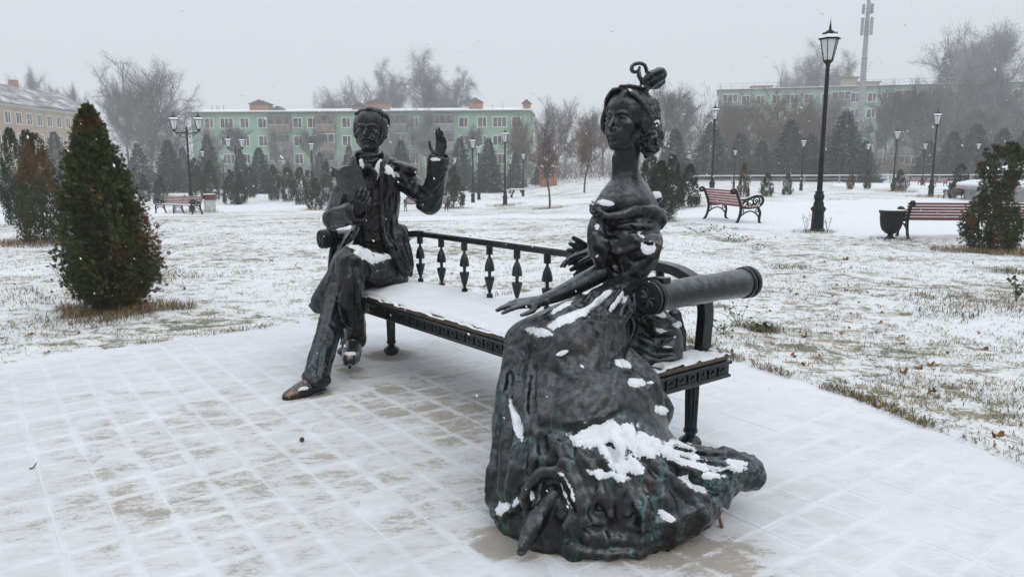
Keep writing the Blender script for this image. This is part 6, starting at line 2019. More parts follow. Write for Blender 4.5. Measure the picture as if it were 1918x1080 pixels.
# seat drapery and waist
F += [([(1190, 590), (1226, 620), (1262, 616), (1276, 600)], [.008, .014, .012, .006], .014, .4), ([(1196, 630), (1226, 648), (1260, 648)], [.008, .016, .010], .014, .4), ([(1200, 660), (1228, 676), (1262, 672)], [.008, .016, .010], .014, .4),
      ([(1204, 572), (1222, 600), (1228, 640)], [.008, .012, .010], .016, .4), ([(1164, 528), (1136, 556), (1104, 596)], [.006, .009, .006], .008, .3), ([(1168, 530), (1148, 560), (1122, 590)], [.006, .010, .008], .008, .3),
      ([(1172, 532), (1176, 560), (1160, 586)], [.006, .010, .007], .008, .3), ([(1184, 536), (1206, 552), (1210, 570)], [.006, .010, .007], .008, .3), ([(1090, 552), (1098, 580), (1104, 610)], [.006, .010, .007], .008, .3),
      ([(1104, 600), (1130, 606), (1160, 596)], [.008, .010, .006], .010, .3), ([(1160, 690), (1186, 700), (1214, 724)], [.008, .014, .010], .014, .4), ([(1180, 720), (1206, 740), (1216, 770)], [.008, .012, .008], .014, .4)]
for ln, r, k, sk in F: c.stroke(ln, r, k, sink=sk)
for ln, r in (([(1000, 690), (996, 740), (1004, 790), (1016, 840)], [.010, .016, .016, .010]), ([(956, 700), (966, 770), (976, 830)], [.006, .010, .007]), ([(1024, 800), (1056, 806), (1096, 808), (1134, 796), (1158, 776)], [.012, .022, .026, .022, .012]),
              ([(1090, 860), (1110, 900), (1120, 950)], [.008, .014, .010]), ([(1140, 840), (1170, 890), (1200, 940)], [.010, .016, .010]), ([(1240, 870), (1290, 900), (1340, 925)], [.008, .014, .010]),
              ([(1196, 776), (1200, 810), (1192, 840)], [.008, .014, .008]), ([(1180, 610), (1176, 640), (1170, 668)], [.020, .030, .020]), ([(1160, 600), (1166, 640), (1160, 670)], [.014, .020, .014]),
              ([(1198, 610), (1226, 634), (1258, 632)], [.006, .009, .006]), ([(1198, 646), (1228, 662), (1260, 660)], [.006, .009, .006]), ([(1152, 536), (1128, 562), (1110, 590)], [.004, .007, .005]),
              ([(1180, 546), (1182, 570), (1170, 590)], [.004, .008, .006]), ([(1280, 860), (1330, 872), (1390, 874)], [.005, .008, .005]), ([(1060, 960), (1120, 990), (1200, 990)], [.006, .011, .008]),
              ([(1010, 620), (1000, 660), (990, 700)], [.006, .010, .006])):
    c.stroke(ln, r, .02, 'cut', sink=.1)
# layered edges of the thrown-out tail and the ragged hem under it
for (pts, r_) in (([(1236, 838, 2.93), (1310, 848, 2.95), (1394, 852, 2.97)], [22, 20, 12]), ([(1226, 862, 2.84), (1306, 874, 2.86), (1404, 870, 2.89)], [26, 24, 15]), ([(1230, 900, 2.74), (1306, 906, 2.78), (1412, 892, 2.84)], [30, 26, 14]), ([(1180, 960, 2.58), (1262, 972, 2.62), (1330, 944, 2.72)], [30, 26, 12])):
    c.tube(AR(pts), pw(r_, 2.8), .008, raw=True, flat=((.1, -.45, 1), .42))
for (x, y, Y, r_) in ((1296, 1002, 2.64, 15), (1326, 975, 2.70, 13), (1352, 950, 2.74, 14), (1384, 930, 2.80, 12), (1412, 914, 2.84, 9), (1240, 1034, 2.56, 14), (1170, 1052, 2.50, 12), (1100, 1058, 2.47, 12), (940, 985, 2.70, 9)):
    c.ell(A(x, y, Y), pw([r_ * .7, r_ * 2.2, r_], 2.7), .010, 'cut')
# opening of the hem round the shoe
c.tube(AR([(1035, 915, 2.54), (1015, 955, 2.50), (985, 1000, 2.44)]), pw([30, 36, 38], 2.55), .01, 'cut', raw=True)
c.tube(AR([(948, 950, 2.66), (960, 985, 2.60)]), pw([14, 20], 2.6), .01, 'cut', raw=True)
c.tube(AR([(985, 945, 2.58), (988, 910, 2.57), (1010, 886, 2.565), (1040, 882, 2.56), (1064, 898, 2.55), (1076, 925, 2.535), (1074, 955, 2.52), (1056, 985, 2.49)]), pw([7, 8, 9, 9, 9, 9, 8, 6], 2.55), .022, raw=True)
c.tube(AR([(920, 935, 2.80), (928, 955, 2.74), (944, 962, 2.70), (966, 950, 2.64), (984, 930, 2.60)]), pw([7, 9, 9, 9, 7], 2.7), .02, raw=True)
c.folds(.009, (.12, .12, .34), 74, .25, .62).folds(.0035, (.06, .06, .10), 75, .1, .6).folds(.0025, (.05, .05, .14), 76).rough(.0016, .022, 39).rough(.0024, .028, 40, .12, .45)
gown, V, Q = c.build('gown', M_SKIRT, wom)
lay_snow(gown, V, Q, M_SNOW, [
    (1130, 812, 62, 26, -8, 1.3), (1146, 836, 26, 40, -30, 1.3), (1160, 870, 22, 16, 20, 1.1), (1138, 890, 34, 10, 10, .9), (1206, 830, 36, 24, 20, 1.3), (1186, 872, 20, 12, 30, .9),
    (1272, 846, 34, 22, 15, 1.3), (1310, 868, 44, 10, 12, 1.1), (1356, 884, 50, 9, -14, 1.1), (1300, 905, 34, 12, 30, .9), (1384, 866, 24, 6, 10, .8),
    (1195, 716, 20, 9, 4, 1.2), (1166, 680, 16, 8, 20, 1.1), (1238, 768, 14, 8, 10, 1.1), (1066, 596, 44, 9, -24, .8), (1012, 622, 24, 8, 10, .8), (1050, 576, 26, 5, -30, .7), (1094, 582, 16, 6, -30, .8),
    (1124, 560, 28, 6, -38, 1.1), (1154, 566, 30, 6, -52, 1.1), (1170, 560, 12, 6, -50, .9), (1190, 544, 8, 4, 0, .9), (1240, 622, 26, 6, 18, 1.1), (1236, 588, 14, 5, 20, 1.0), (1268, 608, 9, 6, 10, 1.0), (1250, 650, 10, 4, 5, .9),
    (968, 790, 8, 40, -16, .9), (1062, 918, 10, 34, -22, 1.1), (942, 948, 12, 22, 20, 1.1), (990, 926, 10, 12, 20, .9), (966, 942, 6, 12, 10, .8), (1248, 966, 20, 8, 30, 1.0), (1050, 662, 12, 4, -20, .7), (1218, 716, 6, 3, 0, .7)],
    .0075, bare=1.3, seed=41)
# shoe
P = AR([(1036, 925, 2.60), (1012, 960, 2.56), (992, 995, 2.51), (976, 1022, 2.465)])
lo, hi = box_of(P, .1)
c = Clay(lo, hi, .0045)
c.tube(P, pw([23, 21, 17, 7], 2.5), .012, raw=True)
c.tube(P - np.array([0, 0, .022]), pw([15, 18, 16, 9], 2.5), .01, raw=True, flat=((0, -.4, 1), .6))
c.stroke([(1004, 945), (1016, 965), (1010, 985)], .006, .008, sink=.3)
c.stroke([(990, 990), (1000, 1004), (1012, 996)], .004, .006, sink=.3)
c.rough(.0012, .02, 42)
c.build('shoe', M_SKIRT, wom)
# ------------------------------------------------------------------ lamps, benches, urn, fountain
M_MILK = simple('milky_glass', (.60, .61, .63), .35, 0, .08, 3)
M_RED = simple('dark_red_wood', (.16, .034, .030), .55, 0, .35, 9, .3, 50)
M_REDF = simple('faded_red_wood', (.30, .10, .09), .65, 0, .3, 9)
def lantern_parts(parent, z0, s=1.0, off=(0, 0)):
    """six-sided lantern: frame, panes, roof, finial; z0 = its foot"""
    ox, oy = off
    zb, zt = z0 + .10 * s, z0 + .52 * s
    rb, rt = .095 * s, .185 * s
    mb = MB()
    mb.lathe([(.035 * s, z0 - .02 * s), (.05 * s, z0), (.045 * s, z0 + .02 * s), (.075 * s, z0 + .05 * s), (.10 * s, z0 + .085 * s), (.105 * s, zb), (.085 * s, zb)], 12, (ox, oy, 0))
    P = lambda r, k, z: np.array([ox + r * math.cos(k * math.pi / 3), oy + r * math.sin(k * math.pi / 3), z])
    for k in range(6):
        mb.bar(P(rb, k, zb - .005), P(rt, k, zt), .014 * s)
        mb.bar(P(rt, k, zt), P(rt, k + 1, zt), .016 * s, .02 * s)
    lt = mb.build('lantern', M_IRON, parent)
    for k in range(6):
        q = [P(rb * .93, k, zb + .002), P(rb * .93, k + 1, zb + .002), P(rt * .95, k + 1, zt - .004), P(rt * .95, k, zt - .004)]
        n = np.cross(q[1] - q[0], q[3] - q[0]); n /= np.linalg.norm(n)
        V = np.vstack([q, np.array(q) - n * .004]); mb = MB()
        mb.add(V, [(0, 1, 2, 3), (7, 6, 5, 4), (0, 4, 5, 1), (1, 5, 6, 2), (2, 6, 7, 3), (3, 7, 4, 0)])
        mb.build('pane', M_MILK, lt)
    mb = MB()
    mb.lathe([(.19 * s, zt + .012 * s), (.235 * s, zt + .002 * s), (.235 * s, zt + .016 * s), (.16 * s, zt + .09 * s), (.145 * s, zt + .092 * s), (.13 * s, zt + .125 * s), (.075 * s, zt + .165 * s), (.03 * s, zt + .20 * s), (.022 * s, zt + .24 * s)], 6, (ox, oy, 0))
    for k in range(12):      # scalloped crest
        a = (k + .5) * math.pi / 6
        c0 = np.array([ox + .142 * s * math.cos(a), oy + .142 * s * math.sin(a), zt + .09 * s])
        t = np.array([-math.sin(a), math.cos(a), 0])
        mb.prism([(-.03 * s, 0), (.03 * s, 0), (.022 * s, .035 * s), (0, .055 * s), (-.022 * s, .035 * s)], c0, t, (0, 0, 1), .008 * s)
    mb.build('lantern_roof', M_IRON, lt, angle=30)
    mb = MB(); zf = zt + .235 * s
    mb.lathe([(.022 * s, zf), (.03 * s, zf + .015 * s), (.012 * s, zf + .04 * s), (.020 * s, zf + .065 * s), (.010 * s, zf + .09 * s), (.006 * s, zf + .11 * s), (.016 * s, zf + .125 * s), (.004 * s, zf + .14 * s), (.003 * s, zf + .20 * s)], 10, (ox, oy, 0))
    mb.build('finial', M_IRON, lt, angle=50)
    mb = MB()
    mb.lathe([(.228 * s, zt + .0185 * s), (.232 * s, zt + .026 * s), (.20 * s, zt + .065 * s), (.165 * s, zt + .096 * s), (.158 * s, zt + .092 * s)], 6, (ox, oy, 0))
    mb.build('snow', M_SNOW, lt)
    return lt
def lamp_base(parent, H):
    mb = MB()
    mb.lathe([(.155, 0), (.155, .05), (.135, .07), (.125, .40), (.13, .44), (.155, .47), (.16, .50), (.145, .53), (.115, .56), (.11, .58), (.105, .64), (.085, .66), (.095, .70), (.11, .75), (.105, .79), (.08, .83), (.092, .85), (.092, .87), (.062, .875)], 12)
    mb.build('base', M_IRON, parent, angle=40)
    mb = MB()
    mb.lathe([(.058, .874), (.054, H * .45), (.056, H * .452), (.056, H * .47), (.05, H * .472), (.040, H)], 14)
    mb.build('pole', M_IRON, parent, angle=40)
def make_lamp():
    o = empty('street_lamp')
    lamp_base(o, 3.50)
    lantern_parts(o, 3.50, 1.0)
    return o
def make_double():
    o = empty('street_lamp')
    lamp_base(o, 3.62)
    mb = MB()
    mb.lathe([(.05, 3.58), (.075, 3.60), (.075, 3.66), (.03, 3.70), (.05, 3.76), (.05, 3.80), (.02, 3.84), (.004, 3.92)], 12)
    mb.build('pole_cap', M_IRON, o, angle=40)
    for s in (-1, 1):
        mb = MB()
        mb.tube([(0, 0, 3.55), (s * .25, 0, 3.60), (s * .52, 0, 3.61), (s * .56, 0, 3.66)], [.022, .02, .02, .03], 8)
        mb.tube([(0, 0, 3.28), (s * .12, 0, 3.40), (s * .30, 0, 3.46), (s * .48, 0, 3.59)], [.014] * 4, 6)
        for (cx, cz, r) in ((.12, 3.49, .055), (.26, 3.53, .045), (.38, 3.555, .03)):
            mb.tube([(s * (cx + r * math.cos(t)), 0, cz + r * math.sin(t)) for t in np.linspace(0, 6.283, 11)], .010, 5, cap=False)
        mb.build('arm', M_IRON, o, angle=50)
        lantern_parts(o, 3.66, .98, (s * .56, 0))
    return o
GL = 'black park lamps with white lanterns'
lamp0 = make_lamp()
first = True
for (xb, yb, top, lab) in (
    (1530, 434, 33, 'nearest tall lamp standing right of the statues beside the path'), (1333, 362, 190, 'lamp behind the ornate bench right of the woman'), (1743, 368, 200, 'lamp between the urn and the sparse thuja'),
    (1672, 358, 237, 'lamp rising from the rounded bronze thuja'), (1500, 357, 255, 'distant lamp just left of the nearest lamp post'), (1621, 352, 263, 'distant lamp below the mast'), (1727, 347, 263, 'distant lamp left of the lamp by the sparse thuja'),
    (1826, 346, 263, 'distant lamp above the fountain'), (1374, 352, 276, 'small faraway lamp right of the lamp behind the ornate bench'), (946, 385, 237, 'tallest lamp of the cluster right of the raised hand, grass at its foot'), (886, 380, 252, 'lamp nearest the raised hand in the middle cluster'),
    (897, 374, 266, 'slightly smaller lamp beside the one nearest the raised hand'), (980, 366, 282, 'lamp left of the young lawn tree'), (956, 362, 294, 'faint small lamp right of the tallest middle lamp'), (587, 372, 260, 'single lamp before the green house left of the man'),
    (421, 365, 284, 'small faraway lamp left of the smaller double lamp'), (384, 362, 277, 'small faraway lamp right of the large double lamp'), (533, 362, 295, 'faint lamp above the row of narrow thujas'), (853, 368, 290, 'faint lamp seen under the raised wrist'), (835, 366, 292, 'faint lamp behind the raised sleeve')):
    if first: o = lamp0; first = False
    else: o = copy_tree(lamp0)
    p = ground(xb, yb)
    H = at(xb, top, p[1])[2] - p[2]
    o.location = tuple(p); o.scale = (H / 4.46,) * 3; o.rotation_euler = (0, 0, .35 + xb * .01)
    tag(o, lab, 'street lamp', GL)
dbl0 = make_double()
for i, (xb, yb, top, rz, lab) in enumerate(((360, 398, 205, .0, 'large double lamp with two lanterns behind the left red bench'), (447, 384, 250, 1.05, 'smaller double lamp with close-set lanterns left of the row of thujas'))):
    o = dbl0 if i == 0 else copy_tree(dbl0)
    p = ground(xb, yb); H = at(xb, top, p[1])[2] - p[2]
    o.location = tuple(p); o.scale = (H / 4.62,) * 3; o.rotation_euler = (0, 0, rz)
    tag(o, lab, 'street lamp', 'double park lamps')
# --- iron and wood benches. local: x along the bench, y to the front, z up
def strip(mb, prof, x, w, t):
    """flat iron bar of width w (along x) and thickness t following prof [(y, z)]"""
    p = _crs(np.array(prof, float), 3)
    T = np.gradient(p, axis=0); T /= np.linalg.norm(T, axis=1)[:, None] + 1e-9
    n = np.stack([-T[:, 1], T[:, 0]], 1) * t / 2
    V, F = [], []
    for i in range(len(p)):
        for (q, xx) in ((p[i] + n[i], x - w / 2), (p[i] + n[i], x + w / 2), (p[i] - n[i], x + w / 2), (p[i] - n[i], x - w / 2)): V.append((xx, q[0], q[1]))
    for i in range(len(p) - 1):
        for k in range(4): F.append((i * 4 + k, i * 4 + 4 + k, i * 4 + 4 + (k + 1) % 4, i * 4 + (k + 1) % 4))
    m = (len(p) - 1) * 4
    F += [(0, 1, 2, 3), (m + 3, m + 2, m + 1, m)]
    mb.add(V, F)
def ring(y, z, r): return [(y + r * math.cos(t), z + r * math.sin(t)) for t in np.linspace(0, 6.283, 11)]
def iron_end(mb, x, arm=True):
    w = .045
    strip(mb, [(-.14, 0), (-.06, .10), (-.01, .26), (0, .42), (-.05, .60), (-.13, .80)], x, w, .055)
    strip(mb, [(-.13, .80), (-.19, .86), (-.25, .83), (-.245, .77), (-.19, .765), (-.17, .80)], x, w + .02, .05)
    strip(mb, [(0, .42), (.2, .405), (.44, .43)], x, w, .045)
    strip(mb, [(.44, .43), (.50, .30), (.485, .14), (.50, .06), (.58, 0)], x, w, .05)
    strip(mb, [(-.02, .20), (.10, .29), (.24, .335), (.38, .29), (.48, .18)], x, w * .8, .03)
    for (y, z, r) in ((.045, .345, .035), (.42, .345, .035)): strip(mb, ring(y, z, r), x, w * .7, .018)
    if arm:
        strip(mb, [(-.06, .615), (.06, .60), (.18, .62), (.34, .685), (.46, .695), (.55, .64), (.555, .55), (.50, .475), (.44, .43)], x, w + .01, .05)
        for (y, z, r) in ((.10, .51, .06), (.24, .54, .075), (.40, .58, .085), (.40, .58, .03), (.16, .46, .03), (.33, .465, .035)): strip(mb, ring(y, z, r), x, w * .8, .022)
        strip(mb, [(.02, .46), (.12, .56), (.26, .50), (.38, .52), (.48, .60)], x, w * .8, .022)
def make_bench(L, mat, nseat=6, nback=6, mid=True):
    o = empty('park_bench')
    for x in (-L / 2 + .06, L / 2 - .06):
        mb = MB(); iron_end(mb, x); mb.build('iron_end', M_IRON, o)
    if mid:
        mb = MB(); iron_end(mb, 0, False); mb.build('iron_support', M_IRON, o)
    h = L / 2 - .0
    for k in range(nback):
        t = k / (nback - 1)
        y, z = -.008 - .125 * t ** 1.2 + .028, .475 + .335 * t
        mb = MB(); M = np.array(Matrix.Translation((0, y, z)) @ Matrix.Rotation(.22 + .12 * t, 4, 'X'))
        mb.box((-h, -.012, -.024), (h, .012, .024), M=M, bev=.004); sl = mb.build('back_slat', mat, o)
        mb = MB(); mb.box((-h + .01, -.011, .0245), (h - .01, .012, .034), M=M); mb.build('snow', M_SNOW, sl)
    for k in range(nseat):
        y = .06 + .39 * k / (nseat - 1); z = .445 - .02 * math.sin(math.pi * k / (nseat - 1))
        mb = MB(); mb.box((-h, y - .027, z - .012), (h, y + .027, z + .012), bev=.004); sl = mb.build('seat_slat', mat, o)
        mb = MB(); mb.box((-h + .008, y - .026, z + .0125), (h - .008, y + .026, z + .032), bev=.008); mb.build('snow', M_SNOW, sl)
    return o
GBn = 'red slatted park benches with iron ends'
b0 = make_bench(2.3, M_RED, mid=False)
# the end that stands nearest at x = 1378 and the far end at x = 1316: back towards the viewer, seat to the right
pn, pf_ = ground(1386, 421), ground(1326, 412)
d = pf_ - pn; a = math.atan2(d[1], d[0]); c0 = (pn + pf_) / 2
mid_ = empty('park_bench') if False else b0
Lb = np.linalg.norm(d[:2])
b0.location = (c0[0] + .0, c0[1], c0[2]); b0.rotation_euler = (0, 0, a + math.pi); b0.scale = ((Lb + .1) / 2.3, 1.0, 1.0)
tag(b0, 'faded ornate bench seen end-on from behind, right of the woman', 'bench', GBn)
for ch in b0.children:
    if 'slat' in ch.name: ch.material_slots[0].link = 'OBJECT'; ch.material_slots[0].material = M_REDF
b1 = make_bench(3.2, M_RED, mid=True)
p0 = ground(1697, 447); Hs = .87
sc_ = (at(1697, 376, p0[1])[2] - p0[2]) / Hs
u = np.array([1, -.10]); u /= np.linalg.norm(u)
b1.location = (p0[0] + u[0] * (1.6 - .06) * sc_, p0[1] + u[1] * (1.6 - .06) * sc_, p0[2]); b1.scale = (sc_,) * 3; b1.rotation_euler = (0, 0, math.atan2(u[1], u[0]))
tag(b1, 'dark red bench seen from behind beside the black urn', 'bench', GBn)
def put_bench(x, y, top, rz, lab, sx=1.0):
    o = copy_tree(b1)
    p = ground(x, y); s_ = (at(x, top, p[1])[2] - p[2]) / .87
    o.location = tuple(p); o.scale = (s_ * sx, s_, s_); o.rotation_euler = (0, 0, rz)
    return tag(o, lab, 'bench', GBn)
put_bench(342, 401, 366, 2.72, 'red bench with iron arms in front of the large double lamp', .75)
put_bench(118, 410, 362, 2.4, 'red bench showing between the bronze-tinged and the big rusty thuja', .7)
put_bench(800, 396, 368, .35, 'small red bench glimpsed under the raised elbow', .8)
put_bench(1703, 347, 332, .0, 'faraway red bench beside the rounded bronze thuja', .8)
put_bench(1752, 350, 334, .1, 'faraway red bench just right of the lamp by the urn', .8)
put_bench(1800, 373, 351, .2, 'bench with snowy slats half hidden by the fountain rim', .7)
# litter bin with slatted sides beside the left bench
p = ground(394, 398); s_ = (at(394, 364, p[1])[2] - p[2]) / .85
o = empty('litter_bin', tuple(p), .5, 'pale square bin with red slatted top beside the left bench', 'bin'); o.scale = (s_,) * 3
for k in range(4):
    a = k * math.pi / 2; M = np.array(Matrix.Rotation(a, 4, 'Z'))
    mb = MB(); mb.box((-.2, .19, .05), (.2, .23, .60), M=M, bev=.01); mb.build('side_panel', simple('pale_concrete', (.42, .42, .41), .9, 0, .15, 5) if k == 0 else bpy.data.materials['pale_concrete'], o)
for k in range(4):
    mb = MB(); z = .62 + .06 * k; mb.box((-.26, -.26, z), (.26, .26, z + .042), bev=.008); mb.build('slat', M_RED, o)
mb = MB(); mb.box((-.25, -.25, .844), (.25, .25, .875), bev=.01); mb.build('snow', M_SNOW, o)
# --- black urn
p = ground(1667, 446); s_ = (at(1667, 392, p[1])[2] - p[2]) / .60
o = empty('litter_urn', tuple(p), 0, 'black goblet-shaped litter urn at the end of the right bench', 'urn'); o.scale = (s_,) * 3
mb = MB()
mb.lathe([(.11, 0), (.11, .015), (.07, .03), (.05, .07), (.06, .09)], 28); mb.build('foot', M_IRON, o, angle=40)
mb = MB()
mb.lathe([(.05, .089), (.11, .11), (.17, .17), (.205, .26), (.222, .38), (.230, .52), (.245, .535), (.252, .555), (.25, .58), (.236, .583), (.222, .565), (.205, .45), (.18, .3), (.12, .2), (.02, .18)], 32); mb.build('bowl', M_IRON, o, angle=40)
mb = MB(); mb.lathe([(.238, .584), (.246, .592), (.250, .586), (.246, .582)], 28); mb.build('snow', M_SNOW, o)
# --- fountain
o = empty('fountain', (21.6, 29.6, 0), 0, 'round stone fountain heaped with snow at the right edge', 'fountain')
M_STONE = simple('grey_stone', (.36, .36, .35), .85, 0, .2, 3)
mb = MB(); mb.lathe([(3.3, 0), (3.3, .40), (3.38, .42)], 40, flute=.05); mb.build('basin_wall', M_STONE, o)
mb = MB(); mb.lathe([(3.38, .42), (3.62, .50), (3.66, .60), (3.6, .62), (3.0, .62)], 16, rot=.1); mb.build('rim', M_STONE, o)
mb = MB(); mb.lathe([(3.64, .61), (3.64, .68), (3.2, .80), (2.4, .88), (.0, .95)], 16, rot=.1); mb.build('snow', M_SNOW, o)
mb = MB(); mb.lathe([(.5, .9), (.4, 1.0), (1.1, 1.12), (2.3, 1.22)], 24); mb.build('upper_bowl', M_STONE, o)
mb = MB(); mb.lathe([(2.32, 1.221), (2.3, 1.30), (1.5, 1.52), (.5, 1.62), (0, 1.63)], 24); mb.build('snow', M_SNOW, o)
# --- low rail along the far edge of the lawn
o = empty('park_fence', (30, 60, 0), 0, 'low metal rail fence along the far side of the lawn on the right', 'fence')
a_, b_ = at(1300, 342, 58.0), at(1960, 340, 66.0)
mbp = MB()
for k in range(22):
    q = a_ + (b_ - a_) * k / 21; q[2] = terrain(q[0], q[1])
    mbp.bar(q, q + np.array([0, 0, .62]), .07)
mbp.build('posts', M_METAL, o, world=True); 
for z in (.32, .58):
    mb = MB(); mb.bar((a_[0], a_[1], z + terrain(a_[0], a_[1])), (b_[0], b_[1], z), .05); mb.build('rail', M_METAL, o, world=True)
mb = MB(); mb.bar((a_[0], a_[1], .628 + terrain(a_[0], a_[1])), (b_[0], b_[1], .628), .07, .05); mb.build('snow', M_SNOW, o, world=True)
# small trestle on the far lawn
p = ground(969, 369)
o = empty('trestle_table', tuple(p), .2, 'tiny snow-topped table on the far lawn between two lamps', 'table')
s_ = 1.0
mb = MB(); mb.box((-.55, -.3, .5), (.55, .3, .55)); mb.build('table_top', M_METAL, o)
mb = MB(); mb.box((-.54, -.29, .551), (.54, .29, .6)); mb.build('snow', M_SNOW, o)
for s in (-1, 1):
    mb = MB(); mb.bar((s * .45, -.25, 0), (s * .25, .25, .5), .07); mb.bar((s * .45, .25, 0), (s * .25, -.25, .5), .07); mb.build('leg', M_IRON, o)
# ------------------------------------------------------------------ grass, weeds, leaves, twig, falling snow, haze
rg9 = np.random.default_rng(99)
def blades(n, pts, L, name_mats, lean=.9, width=.0032):
    """grass blades standing at pts (n,3): two quads each"""
    n = len(pts)
    a = rg9.random(n) * 6.283
    L = L * (.5 + .9 * rg9.random(n))
    ln = lean * (.2 + .9 * rg9.random(n))
    d = np.stack([np.cos(a), np.sin(a), 0 * a], 1); s_ = np.stack([-np.sin(a), np.cos(a), 0 * a], 1)
    w = width * (.7 + .6 * rg9.random(n))[:, None]
    up = np.array([0, 0, 1.0])
    p0 = pts - up * .004
    p1 = pts + (d * (.35 * ln)[:, None] + up * .6) * L[:, None]
    p2 = pts + (d * (1.0 * ln)[:, None] + up * (.95 - .45 * ln)[:, None]) * L[:, None]
    V = np.stack([p0 - s_ * w, p0 + s_ * w, p1 + s_ * w * .8, p1 - s_ * w * .8, p2 + s_ * w * .15, p2 - s_ * w * .15], 1).reshape(-1, 3)
    F = (np.array([(0, 1, 2, 3), (3, 2, 4, 5)])[None] + (np.arange(n) * 6)[:, None, None]).reshape(-1, 4)
    return V, F
M_STRAW = simple('dry_grass', (.30, .22, .10), .8, 0, .35, 3)
M_GRASS = simple('frosted_grass', (.10, .115, .045), .8, 0, .35, 3)
M_DEAD = simple('dead_brown_grass', (.13, .075, .035), .85, 0, .35, 3)
def on_lawn(x, y):
    z = lawn_z(x, y); q = poly_dist(x, y, PAVE)
    return np.where(q > 0, 0.0, z * smooth(0, -.5, q) + .012 * smooth(-.4, 0, q))
allV, allF, allM, nv = [], [], [], 0
def add_blades(x, y, L, mat, lean=.9, width=.0032):
    global nv
    P = np.stack([x, y, on_lawn(x, y)], 1)
    V, F = blades(len(x), P, L, None, lean, width)
    allV.append(V); allF.append(F + nv); allM.append(np.full(len(F), mat)); nv += len(V)
def scatter(n):
    """points on the visible lawn, evenly spread in the picture rather than on the ground"""
    yy = 3.2 + (30 - 3.2) * rg9.random(n) ** 2.0
    xx = (rg9.random(n) * 1.6 - .8) * yy * .98
    k = (poly_dist(xx, yy, PAVE) < -.02)
    return xx[k], yy[k]
x, y = scatter(300000)
P = np.stack([x, y, 0 * x], 1)
dens = vnoise(P, 1.6, 71) * .5 + vnoise(P, 6.0, 72) * .5
dens2 = vnoise(P, 18.0, 73)
k = (dens + .25 * (dens2 - .5) > .53) & (rg9.random(len(x)) < .55)
k |= (rg9.random(len(x)) < .06)
x, y, dn = x[k], y[k], vnoise(P, .9, 74)[k]
r = rg9.random(len(x))
for mi, sel in ((0, (r < .45)), (1, (r >= .45) & (r < .8)), (2, r >= .8)):
    add_blades(x[sel], y[sel], .032, mi, 1.9, .0019)
# ragged edge of the lawn along the paving
for i in range(len(PAVE) - 1):
    a, b_ = np.array(PAVE[i]), np.array(PAVE[i + 1])
    if min(a[1], b_[1]) < 1.0: continue
    L = np.linalg.norm(b_ - a); n = int(L * (420 if a[0] > .3 else 110))
    t = rg9.random(n); q = a + (b_ - a) * t[:, None]
    nrm = np.array([(b_ - a)[1], -(b_ - a)[0]]) / L
    cl = vnoise(np.column_stack([q * 1.0, 0 * t]), 3.2, 75)
    kk = cl > (.46 if a[0] > .3 else .55)
    off = -np.abs(rg9.normal(0, .05, n)) + .02
    q = q - nrm * off[:, None] if poly_dist(*(q[:1] + nrm * .1).T, PAVE)[0] < 0 else q + nrm * off[:, None]
    for mi, fr in ((1, .35), (0, .3), (2, 1.1)):
        s_ = kk & (rg9.random(n) < fr)
        add_blades(q[s_, 0], q[s_, 1], .042, mi, 2.0, .0026)
        kk &= ~s_
# straw round the feet of shrubs and lamps
def tuft(x, y, r, n, L, mix=(0, .5, 1)):
    a = rg9.random(n) * 6.283; q = r * np.sqrt(rg9.random(n)) * (1 + .25 * np.sin(a * 3))
    for mi in range(3):
        s_ = slice(int(n * (mix[mi - 1] if mi else 0)), int(n * mix[mi])) if False else (np.arange(n) % 3 == mi)
        add_blades(x + q[s_] * np.cos(a[s_]) * 1.3, y + q[s_] * np.sin(a[s_]), L, (0, 2, 2)[mi] if mix == 'straw' else (1, 2, 1)[mi], 1.9, .0028)
for (u, v, r, n, L) in ((222, 582, .48, 1500, .10), (90, 456, .7, 1400, .12), (1852, 472, .55, 1500, .12), (1530, 436, .35, 260, .09), (1672, 448, .35, 200, .08), (948, 386, .8, 500, .22), (1030, 391, .6, 400, .16), (362, 400, .8, 500, .25), (850, 391, .7, 400, .18), (592, 394, .6, 300, .14),
                        (1746, 370, .8, 400, .2), (1684, 360, .8, 400, .2), (1236, 415, .5, 300, .12), (1289, 389, .6, 260, .14), (1425, 618, .16, 300, .06), (1370, 450, .3, 220, .06), (1480, 500, .25, 160, .07), (1830, 565, .5, 420, .07), (1760, 590, .3, 160, .07), (1900, 512, .25, 200, .09), (300, 520, .5, 260, .07), (60, 560, .5, 240, .07), (170, 600, .4, 260, .07)):
    p = ground(u, v); tuft(p[0], p[1], r, n, L, 'straw' if v > 420 and r > .4 or r >= .6 else (0, .5, 1))
V, F, Mi = np.vstack(allV), np.vstack(allF), np.concatenate(allM)
gr_ = link('grass', mesh_np('grass', V, F, False, Mi), [M_STRAW, M_GRASS, M_DEAD])
tag(gr_, 'dry and green grass poking through the snow', None, None, 'stuff')
# fallen leaves: the many small ones together, the conspicuous ones singly
M_LEAF = mat_foliage('fallen_leaf_brown', ((.12, .055, .025), (.20, .085, .03), (.26, .12, .04)), None, 0, 9)
def leaf_template(rng):
    n = 9
    V = [(0, 0, 0)]
    for i in range(n):
        a = 6.283 * i / n; r = 1.0 + .35 * math.cos(a) - .12 * (i % 2) + rng.normal(0, .08)
        V.append((r * math.cos(a) * .62, r * math.sin(a) * .42, .22 * math.sin(a * 2 + .5) + .15 * rng.random()))
    return np.array(V), [(0, i + 1, (i + 1) % n + 1) for i in range(n)]
n = 900
yy = 3.2 + (22 - 3.2) * rg9.random(n) ** 1.6; xx = (rg9.random(n) * 1.6 - .8) * yy
k = poly_dist(xx, yy, PAVE) < -.05
k &= (vnoise(np.stack([xx, yy, 0 * xx], 1), .7, 77) > .45)
xx, yy = xx[k], yy[k]
